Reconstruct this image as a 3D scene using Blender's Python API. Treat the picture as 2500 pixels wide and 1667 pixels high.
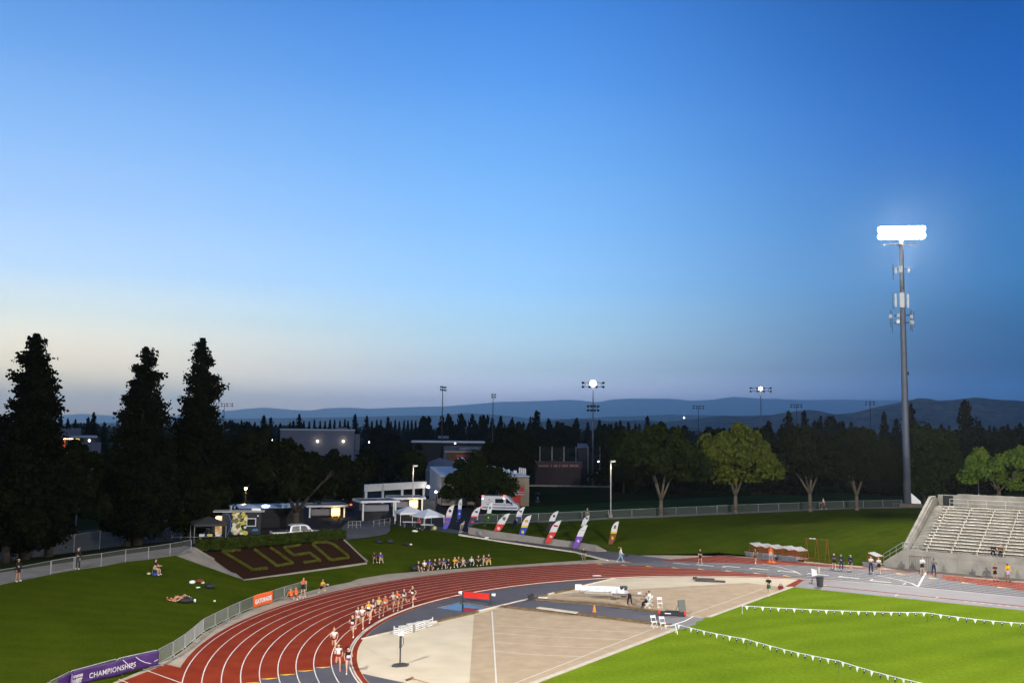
import bpy, bmesh, math, random
import numpy as np
from mathutils import Vector, Matrix, Quaternion
from mathutils.bvhtree import BVHTree
from mathutils import geometry as mgeo

for _o in list(bpy.data.objects):
    bpy.data.objects.remove(_o, do_unlink=True)
SC = bpy.context.scene
COL = SC.collection
R = math.radians
rnd = random.Random(11)

# ------------------------------------------------------------------ camera
CAMH = 15.2                      # eye height above the infield, metres
FPX = 2354.4                     # focal length in pixels of the 2500 px wide frame
PITCH = math.atan((1048.5 - 833.5) / FPX)
ROLL = 0.0114
_Rx = Vector((1, 0, 0)); _Up = Vector((0, -math.sin(PITCH), math.cos(PITCH))); _Fw = Vector((0, math.cos(PITCH), math.sin(PITCH)))
_cx = _Rx * math.cos(ROLL) + _Up * math.sin(ROLL)
_cy = -_Rx * math.sin(ROLL) + _Up * math.cos(ROLL)
EYE = Vector((0, 0, CAMH))
cam_d = bpy.data.cameras.new('camera'); cam = bpy.data.objects.new('camera', cam_d); COL.objects.link(cam)
cam_d.sensor_width = 36; cam_d.lens = 36 * FPX / 2500
cam_d.clip_start = 0.5; cam_d.clip_end = 90000
cam.matrix_world = Matrix(((_cx.x, _cy.x, -_Fw.x, 0), (_cx.y, _cy.y, -_Fw.y, 0), (_cx.z, _cy.z, -_Fw.z, CAMH), (0, 0, 0, 1)))
SC.camera = cam

# ------------------------------------------------------------------ view
SC.view_settings.view_transform = 'Standard'; SC.view_settings.look = 'None'
SC.view_settings.exposure = 0; SC.view_settings.gamma = 1; SC.view_settings.use_curve_mapping = False
SC.render.engine = 'CYCLES'
SC.cycles.use_denoising = True
SC.cycles.max_bounces = 4; SC.cycles.diffuse_bounces = 2; SC.cycles.glossy_bounces = 2
SC.cycles.transparent_max_bounces = 16; SC.cycles.volume_bounces = 1
SC.cycles.sample_clamp_indirect = 3.0

# ------------------------------------------------------------------ sky: after sunset, the glow low on the left
def lin(c):
    return tuple(((v / 255) / 12.92 if v / 255 <= 0.04045 else ((v / 255 + 0.055) / 1.055) ** 2.4) for v in c) + (1.0,)
world = bpy.data.worlds.new('World'); SC.world = world; world.use_nodes = True
N = world.node_tree.nodes; L = world.node_tree.links; N.clear()
def nd(t, **k):
    n = N.new(t)
    for a, b in k.items(): setattr(n, a, b)
    return n
def mth(op, a, b=None, c=None, clamp=False):
    n = nd('ShaderNodeMath', operation=op); n.use_clamp = clamp
    for i, v in enumerate((a, b, c)):
        if v is None: continue
        if isinstance(v, (int, float)): n.inputs[i].default_value = v
        else: L.new(v, n.inputs[i])
    return n.outputs[0]
tc = nd('ShaderNodeTexCoord'); sx = nd('ShaderNodeSeparateXYZ'); L.new(tc.outputs['Generated'], sx.inputs[0])
X, Y, Z = sx.outputs
elev = mth('ARCSINE', mth('MINIMUM', mth('MAXIMUM', Z, -1.0), 1.0))
eu = mth('MULTIPLY', elev, 2 / math.pi, clamp=True)                    # 0 at the horizon, 1 overhead
hl = mth('MAXIMUM', mth('SQRT', mth('ADD', mth('MULTIPLY', X, X), mth('MULTIPLY', Y, Y))), 1e-4)
A0 = R(-70)
cosaz = mth('DIVIDE', mth('ADD', mth('MULTIPLY', X, math.sin(A0)), mth('MULTIPLY', Y, math.cos(A0))), hl)
def ramp(stops):
    r = nd('ShaderNodeValToRGB'); cr = r.color_ramp; cr.interpolation = 'LINEAR'
    while len(cr.elements) > 1: cr.elements.remove(cr.elements[-1])
    first = True
    for deg, c in stops:
        if first: e = cr.elements[0]; e.position = deg / 90; first = False
        else: e = cr.elements.new(deg / 90)
        e.color = tuple(c) + (1,)
    L.new(eu, r.inputs[0]); return r.outputs[0]
SKY_L = [(0, (3, 1.927, 1.0435)), (1.7, (3, 2.4553, 1.1632)), (3.6, (2.2634, 1.8661, 1.1736)), (6, (1.2694, 1.3757, 1.2104)), (8.4, (0.7528, 1.0433, 1.3543)), (12, (0.4774, 0.7694, 1.2227)), (15.6, (0.3102, 0.6042, 1.1038)), (20.3, (0.1609, 0.4143, 0.9244)), (24.4, (0.0855, 0.2893, 0.7759)), (35, (0.0545, 0.1746, 0.552)), (50, (0.018, 0.066, 0.2)), (90, (0.008, 0.03, 0.11))]
SKY_C = [(0, (1.6504, 1.7611, 2.4957)), (1.7, (2.2582, 2.2529, 2.7198)), (3.6, (1.0508, 1.3315, 1.4359)), (6, (0.7033, 1.1123, 1.3611)), (8.4, (0.4695, 0.8956, 1.4082)), (12, (0.3052, 0.6875, 1.2731)), (15.6, (0.2034, 0.5439, 1.1298)), (20.3, (0.1103, 0.3778, 0.986)), (24.4, (0.0631, 0.2767, 0.8433)), (35, (0.0319, 0.1384, 0.5149)), (50, (0.014, 0.058, 0.19)), (90, (0.008, 0.03, 0.11))]
SKY_R = [(0, (0.0565, 0.3056, 0.9382)), (1.7, (0.0666, 0.3747, 1.0895)), (3.6, (0.0241, 0.1513, 0.4005)), (6, (0.0246, 0.1749, 0.4371)), (8.4, (0.0298, 0.2345, 0.5911)), (12, (0.0184, 0.2048, 0.5997)), (15.6, (0.0088, 0.1562, 0.6056)), (20.3, (0.0044, 0.1166, 0.5021)), (24.4, (0.0026, 0.0877, 0.3825)), (35, (0.0091, 0.0802, 0.3419)), (50, (0.009, 0.045, 0.15)), (90, (0.006, 0.025, 0.1))]
def _samp(st, d):
    for (d0, c0), (d1, c1) in zip(st[:-1], st[1:]):
        if d0 <= d <= d1:
            t = (d - d0) / (d1 - d0); a, b = c0, c1; return [a[i] + (b[i] - a[i]) * t for i in range(3)]
SKY_R2 = []
for _d in (0, 1.7, 3.6, 6, 8.4, 12, 15.6, 20.3, 24.4, 35, 50, 90):
    c_, r_ = _samp(SKY_C, _d), _samp(SKY_R, _d)
    SKY_R2.append((_d, list(r_)))
def smooth(t): return mth('MULTIPLY', mth('MULTIPLY', t, t), mth('SUBTRACT', 3.0, mth('MULTIPLY', t, 2.0)))
fl = smooth(mth('DIVIDE', mth('SUBTRACT', cosaz, 0.30), 0.46, clamp=True))     # 1 at the left of the view
fr = smooth(mth('DIVIDE', mth('SUBTRACT', 0.38, cosaz), 0.52, clamp=True))     # 1 at the right and behind
def mixc(f, a, b):
    m = nd('ShaderNodeMix', data_type='RGBA'); L.new(f, m.inputs['Factor']); L.new(a, m.inputs[6]); L.new(b, m.inputs[7]); return m.outputs[2]
skyc = mixc(fr, mixc(fl, ramp(SKY_C), ramp(SKY_L)), ramp(SKY_R2))
wn = nd('ShaderNodeTexNoise'); wn.inputs['Scale'].default_value = 1.0; wn.inputs['Detail'].default_value = 5; wm = nd('ShaderNodeMapping'); wm.inputs['Scale'].default_value = (3.5, 3.5, 42); L.new(tc.outputs['Generated'], wm.inputs[0]); L.new(wm.outputs[0], wn.inputs['Vector'])
low = mth('MULTIPLY_ADD', eu, -7.0, 1.05, clamp=True)                  # thin veils of cloud, only low down
wisp = mth('MULTIPLY_ADD', mth('MULTIPLY', mth('SUBTRACT', wn.outputs['Fac'], 0.5), low), 0.16, 1.0)
dark = mth('DIVIDE', mth('ADD', cosaz, 0.95), 0.70, clamp=True)         # the sky opposite the sunset is already night blue
bg = nd('ShaderNodeBackground'); L.new(skyc, bg.inputs['Color']); L.new(mth('MULTIPLY', wisp, mth('ADD', mth('MULTIPLY', dark, 0.8), 0.2)), bg.inputs['Strength'])
wo = nd('ShaderNodeOutputWorld'); L.new(bg.outputs[0], wo.inputs['Surface'])

# ------------------------------------------------------------------ track frame of reference
TC = Vector((21.97, 71.03)); TH = -0.6178; TR = 33.03; TW = 10.05; NL = 9; LW = TW / NL
TU = Vector((math.cos(TH), math.sin(TH))); TN = Vector((-math.sin(TH), math.cos(TH)))
def UN(u, n, z=0.0):
    p = TC + TU * u + TN * n
    return Vector((p.x, p.y, z))

# ------------------------------------------------------------------ floodlights of the stadium towers (two stand behind the camera, two down the field)
def spot(name, loc, target, power, size, blend, radius=2.0, col=(1.0, 0.96, 0.88)):
    d = bpy.data.lights.new(name, 'SPOT'); d.energy = power; d.spot_size = R(size); d.spot_blend = blend
    d.shadow_soft_size = radius; d.color = col
    o = bpy.data.objects.new(name, d); COL.objects.link(o); o.location = loc
    o.rotation_mode = 'QUATERNION'; o.rotation_quaternion = (Vector(target) - Vector(loc)).to_track_quat('-Z', 'Y')
    return o
spot('floodlight_near', UN(-14, -80, 44), UN(6, 4, 0), 340000, 125, 1.0, 0.8)
spot('floodlight_down_field', UN(112, -80, 44), UN(26, 14, 0), 1150000, 70, 0.9, 1.0)
spot('floodlight_across', UN(112, 88.5, 43), UN(40, 0, 0), 900000, 80, 0.9, 1.5)

# ------------------------------------------------------------------ pixel <-> world helpers (pixels of the 2500 x 1667 photograph)
def ray(px, py):
    x = (px - 1250) / FPX; y = -(py - 833.5) / FPX
    return (_cx * x + _cy * y + _Fw).normalized()
def PZ(px, py, z=0.0):
    d = ray(px, py); t = (z - CAMH) / d.z
    return EYE + d * t
def PD(px, py, dist):
    """point on the pixel's ray at ground distance dist (along y)"""
    d = ray(px, py); return EYE + d * (dist / d.y)

# ------------------------------------------------------------------ materials
MATS = {}
def mat(name, col, rough=0.8, var=0.15, scale=3.0, col2=None, metal=0.0, bump=0.0, bscale=None, detail=4.0, emit=None, estr=0.0, spec=0.3, alpha=None, vscale=None, trans=0.0):
    if name in MATS: return MATS[name]
    m = bpy.data.materials.new(name); m.use_nodes = True; MATS[name] = m
    if rough >= .85: spec = min(spec, .06)
    n = m.node_tree.nodes; l = m.node_tree.links; b = n['Principled BSDF']
    b.inputs['Roughness'].default_value = rough; b.inputs['Metallic'].default_value = metal
    b.inputs['Specular IOR Level'].default_value = spec
    c4 = tuple(col) + (1.0,)
    if var > 0 or col2:
        t = n.new('ShaderNodeTexCoord'); no = n.new('ShaderNodeTexNoise'); no.inputs['Scale'].default_value = scale; no.inputs['Detail'].default_value = detail
        src = t.outputs['Object']
        if vscale:
            mp = n.new('ShaderNodeMapping'); mp.inputs['Scale'].default_value = vscale; l.new(src, mp.inputs[0]); src = mp.outputs[0]
        l.new(src, no.inputs['Vector'])
        cr = n.new('ShaderNodeValToRGB'); cr.color_ramp.elements[0].position = 0.3; cr.color_ramp.elements[1].position = 0.7
        ca = col2 if col2 else tuple(v * (1 - var) for v in col)
        cb = tuple(min(1, v * (1 + var)) for v in col) if not col2 else col
        cr.color_ramp.elements[0].color = tuple(ca) + (1,); cr.color_ramp.elements[1].color = tuple(cb) + (1,)
        l.new(no.outputs['Fac'], cr.inputs[0]); l.new(cr.outputs[0], b.inputs['Base Color'])
        if bump > 0:
            n2 = n.new('ShaderNodeTexNoise'); n2.inputs['Scale'].default_value = bscale or scale * 6; n2.inputs['Detail'].default_value = 3; l.new(src, n2.inputs['Vector'])
            bp = n.new('ShaderNodeBump'); bp.inputs['Strength'].default_value = bump; bp.inputs['Distance'].default_value = 0.05
            l.new(n2.outputs['Fac'], bp.inputs['Height']); l.new(bp.outputs[0], b.inputs['Normal'])
    else:
        b.inputs['Base Color'].default_value = c4
    if emit:
        b.inputs['Emission Color'].default_value = tuple(emit) + (1,); b.inputs['Emission Strength'].default_value = estr
    if alpha is not None: b.inputs['Alpha'].default_value = alpha
    if trans: b.inputs['Transmission Weight'].default_value = trans
    return m

# ------------------------------------------------------------------ mesh builder
class MB:
    def __init__(s): s.v = []; s.f = []; s.mi = []; s.k = 0
    def m(s, k): s.k = k; return s
    def add(s, vs, fs):
        o = len(s.v); s.v.extend([tuple(v) for v in vs])
        for f in fs: s.f.append(tuple(i + o for i in f)); s.mi.append(s.k)
        return s
    def box(s, c, d, rz=0.0, M=None):
        x, y, z = d[0] / 2, d[1] / 2, d[2] / 2
        vs = [Vector((a * x, b * y, e * z)) for e in (-1, 1) for b in (-1, 1) for a in (-1, 1)]
        if M is not None: vs = [M @ v for v in vs]
        elif rz: q = Matrix.Rotation(rz, 3, 'Z'); vs = [q @ v for v in vs]
        c = Vector(c); return s.add([v + c for v in vs], [(0, 2, 3, 1), (4, 5, 7, 6), (0, 1, 5, 4), (2, 6, 7, 3), (0, 4, 6, 2), (1, 3, 7, 5)])
    def tube(s, p0, p1, r0, r1=None, n=8, cap=True):
        p0 = Vector(p0); p1 = Vector(p1); r1 = r0 if r1 is None else r1
        d = (p1 - p0)
        if d.length < 1e-6: return s
        d.normalize(); a = d.orthogonal().normalized(); b = d.cross(a)
        vs = []
        for p, r in ((p0, r0), (p1, r1)):
            for i in range(n):
                t = 2 * math.pi * (i + 0.5) / n; vs.append(p + a * (r * math.cos(t)) + b * (r * math.sin(t)))
        fs = [(i, (i + 1) % n, n + (i + 1) % n, n + i) for i in range(n)]
        if cap: fs += [tuple(range(n - 1, -1, -1)), tuple(range(n, 2 * n))]
        return s.add(vs, fs)
    def path(s, pts, r, n=6):
        for a, b in zip(pts[:-1], pts[1:]): s.tube(a, b, r, r, n)
        return s
    def lathe(s, prof, n=16, c=(0, 0, 0), M=None):
        vs = []; c = Vector(c)
        for r, z in prof:
            for i in range(n):
                t = 2 * math.pi * i / n; v = Vector((r * math.cos(t), r * math.sin(t), z)); vs.append((M @ v if M else v) + c)
        fs = []
        for k in range(len(prof) - 1):
            for i in range(n): fs.append((k * n + i, k * n + (i + 1) % n, (k + 1) * n + (i + 1) % n, (k + 1) * n + i))
        fs.append(tuple(range(n - 1, -1, -1))); fs.append(tuple(range((len(prof) - 1) * n, len(prof) * n)))
        return s.add(vs, fs)
    def prism(s, poly, axis_a, axis_b, axis_n, c, th):
        """polygon (a,b pairs) extruded th along axis_n, centred on c"""
        A, B, Nn, c = Vector(axis_a), Vector(axis_b), Vector(axis_n), Vector(c); n = len(poly)
        vs = [c + A * a + B * b - Nn * (th / 2) for a, b in poly] + [c + A * a + B * b + Nn * (th / 2) for a, b in poly]
        fs = [tuple(range(n - 1, -1, -1)), tuple(range(n, 2 * n))] + [(i, (i + 1) % n, n + (i + 1) % n, n + i) for i in range(n)]
        return s.add(vs, fs)
    def ell(s, c, r, n=8, k=5, M=None):
        vs = []; c = Vector(c); r = (r, r, r) if isinstance(r, (int, float)) else r
        for j in range(1, k):
            p = math.pi * j / k
            for i in range(n):
                t = 2 * math.pi * i / n; v = Vector((r[0] * math.sin(p) * math.cos(t), r[1] * math.sin(p) * math.sin(t), r[2] * math.cos(p)))
                vs.append((M @ v if M else v) + c)
        a = Vector((0, 0, r[2])); b = -a
        vs += [(M @ a if M else a) + c, (M @ b if M else b) + c]
        fs = []
        for j in range(k - 2):
            for i in range(n): fs.append((j * n + i, (j + 1) * n + i, (j + 1) * n + (i + 1) % n, j * n + (i + 1) % n))
        T = len(vs) - 2
        for i in range(n): fs.append((T, i, (i + 1) % n)); fs.append((T + 1, (k - 2) * n + (i + 1) % n, (k - 2) * n + i))
        return s.add(vs, fs)
    def mesh(s, name, mats, smooth=False):
        me = bpy.data.meshes.new(name); me.from_pydata(s.v, [], s.f)
        mats = mats if isinstance(mats, (list, tuple)) else [mats]
        for mm in mats: me.materials.append(mm)
        if len(mats) > 1: me.polygons.foreach_set('material_index', s.mi)
        if smooth: me.polygons.foreach_set('use_smooth', [True] * len(me.polygons))
        me.update(); return me
    def build(s, name, mats, parent=None, smooth=False, loc=None):
        return link(name, s.mesh(name, mats, smooth), parent, loc)
def link(name, me, parent=None, loc=None):
    o = bpy.data.objects.new(name, me); COL.objects.link(o)
    if parent is not None: o.parent = parent
    if loc is not None: o.location = loc
    return o
def tag(o, label=None, cat=None, group=None, kind=None):
    if label: o['label'] = label
    if cat: o['category'] = cat
    if group: o['group'] = group
    if kind: o['kind'] = kind
    return o
def thing(name, label, cat, loc=(0, 0, 0), rz=0.0, group=None, sc=1.0):
    o = bpy.data.objects.new(name, None); COL.objects.link(o); o.empty_display_size = 0.3
    o.location = loc; o.rotation_euler = (0, 0, rz); o.scale = (sc, sc, sc)
    return tag(o, label, cat, group)
KIDS = {}
def kids_of(o):
    return [c for c in bpy.data.objects if c.parent is o]
def copy_tree(o, loc=None, rz=None, sc=None, label=None, group=None, kids=None):
    """copy of a thing, its parts and their sub-parts; mesh data is shared"""
    def rec(a, par):
        for ch in kids[a.name]:
            c = ch.copy(); COL.objects.link(c); c.parent = par; rec(ch, c)
    if kids is None:
        kids = {}
        def walk(a):
            kids[a.name] = list(a.children)
            for ch in a.children: walk(ch)
        walk(o)
    r = o.copy(); COL.objects.link(r)
    if loc is not None: r.location = loc
    if rz is not None: r.rotation_euler = (0, 0, rz)
    if sc is not None: r.scale = (sc,) * 3 if isinstance(sc, (int, float)) else sc
    if label: r['label'] = label
    if group: r['group'] = group
    rec(o, r); return r
# ================================================================== GROUND
BV_V = []; BV_F = []
def bvh_add(vs, fs):
    o = len(BV_V); BV_V.extend([Vector(v) for v in vs]); BV_F.extend([tuple(i + o for i in f) for f in fs])
def mvc(poly, zs, p):
    """mean value interpolation of the heights zs given on the polygon poly"""
    n = len(poly); s = [(q[0] - p[0], q[1] - p[1]) for q in poly]; r = [math.hypot(*a) for a in s]
    for i in range(n):
        if r[i] < 1e-6: return zs[i]
    t = [0] * n
    for i in range(n):
        j = (i + 1) % n
        cr = s[i][0] * s[j][1] - s[i][1] * s[j][0]; dt = s[i][0] * s[j][0] + s[i][1] * s[j][1]
        if abs(cr) < 1e-9 and dt < 0:
            return (r[j] * zs[i] + r[i] * zs[j]) / (r[i] + r[j])
        t[i] = cr / (r[i] * r[j] + dt) if abs(r[i] * r[j] + dt) > 1e-12 else 0
    w = [(t[i - 1] + t[i]) / r[i] for i in range(n)]; W = sum(w)
    return sum(a * b for a, b in zip(w, zs)) / W if abs(W) > 1e-12 else zs[0]
def inside(poly, p):
    c = False; n = len(poly)
    for i in range(n):
        a = poly[i]; b = poly[i - 1]
        if (a[1] > p[1]) != (b[1] > p[1]) and p[0] < (b[0] - a[0]) * (p[1] - a[1]) / (b[1] - a[1]) + a[0]: c = not c
    return c
def patch_w(name, W, material, step=4.0, dz=0.0, bvh=True, kind='structure', seg=3.0, smooth=True, noise=0.0, thick=0.0):
    """sheet over the world-space outline W (x, y, z), heights interpolated inside"""
    P = []
    for a, b in zip(W, W[1:] + W[:1]):
        a = Vector(a); b = Vector(b); k = max(1, int((b - a).length / seg))
        for i in range(k): P.append(a.lerp(b, i / k))
    poly = [(p.x, p.y) for p in P]; zs = [p.z for p in P]
    co = [Vector(q) for q in poly]; n = len(poly); ed = [(i, (i + 1) % n) for i in range(n)]
    xs = [q[0] for q in poly]; ys = [q[1] for q in poly]; rr = random.Random(3)
    if step:
        x = min(xs) + step / 2
        while x < max(xs):
            y = min(ys) + step / 2
            while y < max(ys):
                q = (x + rr.uniform(-.2, .2) * step, y + rr.uniform(-.2, .2) * step)
                if inside(poly, q): co.append(Vector(q))
                y += step
            x += step
    vs, es, fs, ov, oe, of = mgeo.delaunay_2d_cdt(co, ed, [list(range(n))], 1, 1e-5)
    out = []
    for v, o in zip(vs, ov):
        i = o[0] if o else -1
        z = zs[i] if 0 <= i < n else mvc(poly, zs, v)
        if noise and not (0 <= i < n): z += rr.uniform(-noise, noise)
        out.append((v.x, v.y, z + dz))
    fs2 = []
    for f in fs:
        a, b, c = (Vector(out[i]) for i in f[:3])
        fs2.append(tuple(f) if (b - a).cross(c - a).z > 0 else tuple(reversed(f)))
    me = bpy.data.meshes.new(name); me.from_pydata(out, [], fs2); me.materials.append(material)
    if smooth: me.polygons.foreach_set('use_smooth', [True] * len(me.polygons))
    me.update(); o = link(name, me); tag(o, kind=kind)
    if bvh: bvh_add(out, fs2)
    return o
def WP(pts, z=0.0):
    return [PZ(p[0], p[1], p[2] if len(p) > 2 else z) for p in pts]
def patch(name, pts, material, z=0.0, **k):
    return patch_w(name, WP(pts, z), material, **k)

def turf_material(name, ca, cb, dry, sc=1.0, amp=1.0):
    """close-cut turf: fine mottling, faint mower lines, dry patches"""
    m = bpy.data.materials.new(name); m.use_nodes = True; n = m.node_tree.nodes; l = m.node_tree.links; b = n['Principled BSDF']; b.inputs['Roughness'].default_value = 1; b.inputs['Specular IOR Level'].default_value = 0
    t = n.new('ShaderNodeTexCoord')
    def noise(scale, det, lo, hi, c0, c1):
        no = n.new('ShaderNodeTexNoise'); no.inputs['Scale'].default_value = scale; no.inputs['Detail'].default_value = det; no.inputs['Roughness'].default_value = .65; l.new(t.outputs['Object'], no.inputs['Vector'])
        r = n.new('ShaderNodeValToRGB'); r.color_ramp.elements[0].position = lo; r.color_ramp.elements[1].position = hi; r.color_ramp.elements[0].color = tuple(c0) + (1,); r.color_ramp.elements[1].color = tuple(c1) + (1,); l.new(no.outputs['Fac'], r.inputs[0]); return r.outputs[0]
    def mix(a, c, mode, f=1.0):
        x = n.new('ShaderNodeMix'); x.data_type = 'RGBA'; x.blend_type = mode
        if isinstance(f, float): x.inputs['Factor'].default_value = f
        else: l.new(f, x.inputs['Factor'])
        l.new(a, x.inputs[6]); l.new(c, x.inputs[7]); return x.outputs[2]
    base = noise(.22 * sc, 8, .3, .7, ca, cb); fine = noise(7 * sc, 6, .25, .75, (.72, .72, .72), (1.25, 1.25, 1.25)); base = mix(base, fine, 'MULTIPLY')
    w = n.new('ShaderNodeTexWave'); w.inputs['Scale'].default_value = .16 * sc; w.inputs['Distortion'].default_value = 7.0; w.inputs['Detail'].default_value = 3; w.inputs['Detail Scale'].default_value = .6
    mp = n.new('ShaderNodeMapping'); mp.inputs['Rotation'].default_value = (0, 0, R(60)); l.new(t.outputs['Object'], mp.inputs[0]); l.new(mp.outputs[0], w.inputs['Vector'])
    r = n.new('ShaderNodeValToRGB'); r.color_ramp.elements[0].color = (1 - .14 * amp,) * 3 + (1,); r.color_ramp.elements[1].color = (1 + .08 * amp,) * 3 + (1,); l.new(w.outputs['Fac'], r.inputs[0]); base = mix(base, r.outputs[0], 'MULTIPLY')
    dr = n.new('ShaderNodeRGB'); dr.outputs[0].default_value = tuple(dry) + (1,); mask = noise(.12 * sc, 7, .56, .80, (0, 0, 0), (.75, .75, .75)); x = n.new('ShaderNodeRGBToBW'); l.new(mask, x.inputs[0]); base = mix(base, dr.outputs[0], 'MIX', x.outputs[0])
    l.new(base, b.inputs['Base Color']); n2 = n.new('ShaderNodeTexNoise'); n2.inputs['Scale'].default_value = 16; l.new(t.outputs['Object'], n2.inputs['Vector']); bp = n.new('ShaderNodeBump'); bp.inputs['Strength'].default_value = .5; bp.inputs['Distance'].default_value = .05; l.new(n2.outputs['Fac'], bp.inputs['Height']); l.new(bp.outputs[0], b.inputs['Normal']); return m
GRASS = turf_material('lawn_grass', (0.030, 0.047, 0.003), (0.045, 0.065, 0.004), (0.064, 0.066, 0.008), amp=.4)
M_CONC = mat('concrete_apron', (0.36, 0.30, 0.235), 0.9, scale=0.8, var=0.14, bump=0.2, bscale=9)
M_WALK = mat('concrete_walk', (0.20, 0.18, 0.16), 0.9, scale=0.7, var=0.16, bump=0.2, bscale=9)
M_WALL = mat('board_marked_concrete', (0.27, 0.25, 0.212), 0.9, scale=0.6, var=0.22, bump=0.4, bscale=5)
M_CREAM = mat('cream_concrete', (0.57, 0.485, 0.36), 0.85, scale=0.45, col2=(0.48, 0.405, 0.295), detail=9, bump=0.1, bscale=6)
M_TAN = mat('tan_cinder', (0.44, 0.335, 0.225), 0.95, scale=.9, col2=(0.355, 0.265, 0.175), bump=0.5, bscale=26, detail=8)
M_RED = mat('red_track_rubber', (0.235, 0.033, 0.011), 0.9, scale=0.7, col2=(0.175, 0.021, 0.008), detail=9, spec=.1, bump=0.3, bscale=60)
M_SLATE = mat('slate_blue_rubber', (0.070, 0.066, 0.080), 0.8, scale=0.6, var=0.10, bump=0.3, bscale=60)
M_SLATE2 = mat('slate_rubber_glare', (0.18, 0.165, 0.17), 0.75, scale=0.6, var=0.08, bump=0.3, bscale=60)  # paler slate: glare on the long runway put into the colour
M_WHITE = mat('white_line_paint', (0.62, 0.58, 0.52), 0.7, var=0.08, scale=2)
M_YEL = mat('yellow_line_paint', (0.65, 0.42, 0.06), 0.7, var=0.05)
M_ASPH = mat('asphalt', (0.030, 0.029, 0.031), 0.9, scale=0.4, var=0.25, bump=0.3, bscale=30, spec=.05)
M_SOIL = mat('dark_turf', (0.020, 0.030, 0.010), 0.95, scale=0.05, var=0.3, spec=0)
M_SOCC = mat('dark_sports_turf', (0.020, 0.058, 0.018), 0.95, scale=0.12, var=0.2, spec=0)
M_BARK = mat('bark_mulch', (0.026, 0.010, 0.004), 0.95, scale=6, col2=(0.016, 0.006, 0.003), bump=0.8, bscale=20)
M_CURB = mat('pale_kerb_concrete', (0.50, 0.44, 0.36), 0.9, var=0.12, scale=1.5)
# mown infield: broad alternate stripes along the field, in the turf itself
M_FIELD = turf_material('mown_field_grass', (0.106, 0.170, 0.010), (0.160, 0.226, 0.014), (0.175, 0.218, 0.022), .55, amp=.55)

# ---- outlines read off the photograph (px, py, height)
APRON_L = [(-260, 2050), (60, 1770), (240, 1680), (370, 1626), (422, 1604), (451, 1584), (475, 1563), (496, 1545), (525, 1529), (556, 1513), (585, 1499), (621, 1484), (660, 1471), (694, 1459), (749, 1444), (790, 1433), (855, 1420)]
APRON_M = [(873.6, 1412.4), (944, 1400.7), (1014, 1394.8), (1131, 1386.6), (1280, 1377), (1340, 1372.6), (1434, 1366.7), (1483, 1364.5)]
APRON_R = [(1545, 1353.8), (1700, 1351), (1752, 1348), (1834, 1356), (1960, 1368), (2021, 1375), (2100, 1381), (2168, 1381)]
CREST_L = [(-420, 1482, 3.3), (0, 1427, 3.3), (51, 1416.7, 3.3), (123, 1402, 3.3), (182, 1391, 3.3), (247, 1382.5, 3.3), (306, 1371, 3.3), (362, 1365, 3.3), (428, 1355.5, 3.3)]
BED_B = [(592, 1414, 0.95), (895, 1372, 0.95)]
BED_T = [(487, 1345, 3.0), (838, 1314.5, 3.0)]
PLAZA_E = [(838, 1314.5, 2.75), (847, 1318, 2.45), (903, 1311.5, 2.3), (942.5, 1304.5, 2.3), (952.7, 1295.6, 2.3), (952, 1283, 2.3), (964, 1283, 2.3), (1011, 1288, 2.25), (1049.6, 1293.5, 2.2)]
RAMP_L = [(1049.6, 1293.5, 2.2), (1120, 1302.5, 1.85), (1200, 1316, 1.3), (1260, 1325, 1.0), (1330, 1335, .62), (1401, 1345.5, .3), (1483, 1366, 0)]
RAMP_R = [(1545, 1353.8, 0), (1480, 1343.7, .25), (1398, 1333.5, .5), (1300, 1322, .95), (1200, 1306, 1.55), (1140, 1297, 2.0), (1060, 1283, 2.3)]
WALL_T = [(1480, 1343.7, .25), (1455.6, 1330, 1.0), (1398, 1321, 1.2), (1300, 1308.6, 1.65), (1259, 1303, 1.9), (1200, 1295, 2.25), (1144, 1286, 2.6)]
WALK_R = [(1155, 1278.6, 2.5), (1273, 1276, 2.5), (1351, 1273.5, 2.6), (1485, 1267, 2.9), (1600, 1263, 3.2), (1800, 1254, 3.6), (2000, 1245, 3.9), (2060, 1242, 4.0), (2202, 1240, 4.0), (2278, 1239, 4.0)]
WALK_RB = [(1155, 1274, 2.5), (1273, 1272.5, 2.5), (1356, 1268.7, 2.6), (1485, 1262.5, 2.9), (1600, 1257.6, 3.2), (1800, 1249, 3.6), (2000, 1241, 3.9), (2060, 1239, 4.0), (2202, 1236, 4.0), (2280, 1235, 4.0)]
STAND_W = [UN(-6.9, 46.4, .45), UN(-4.9, 46.6, 1.9), UN(-4.9, 53, 2.6), UN(-4.9, 62, 3.3)]

# the whole sunken stadium floor
floor = patch_w('stadium_floor', [UN(50 * math.cos(R(a)), 50 * math.sin(R(a))) for a in range(105, 261, 8)] + [UN(-6, -52), UN(170, -52), UN(170, 52), UN(-6, 52), UN(-11, 50)], M_CONC, step=12, dz=-0.012)
sub = MB(); sub.box((40, 60, -1.0), (420, 300, .2)); tag(sub.build('subsoil_ground', M_SOIL), kind='structure')
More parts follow.
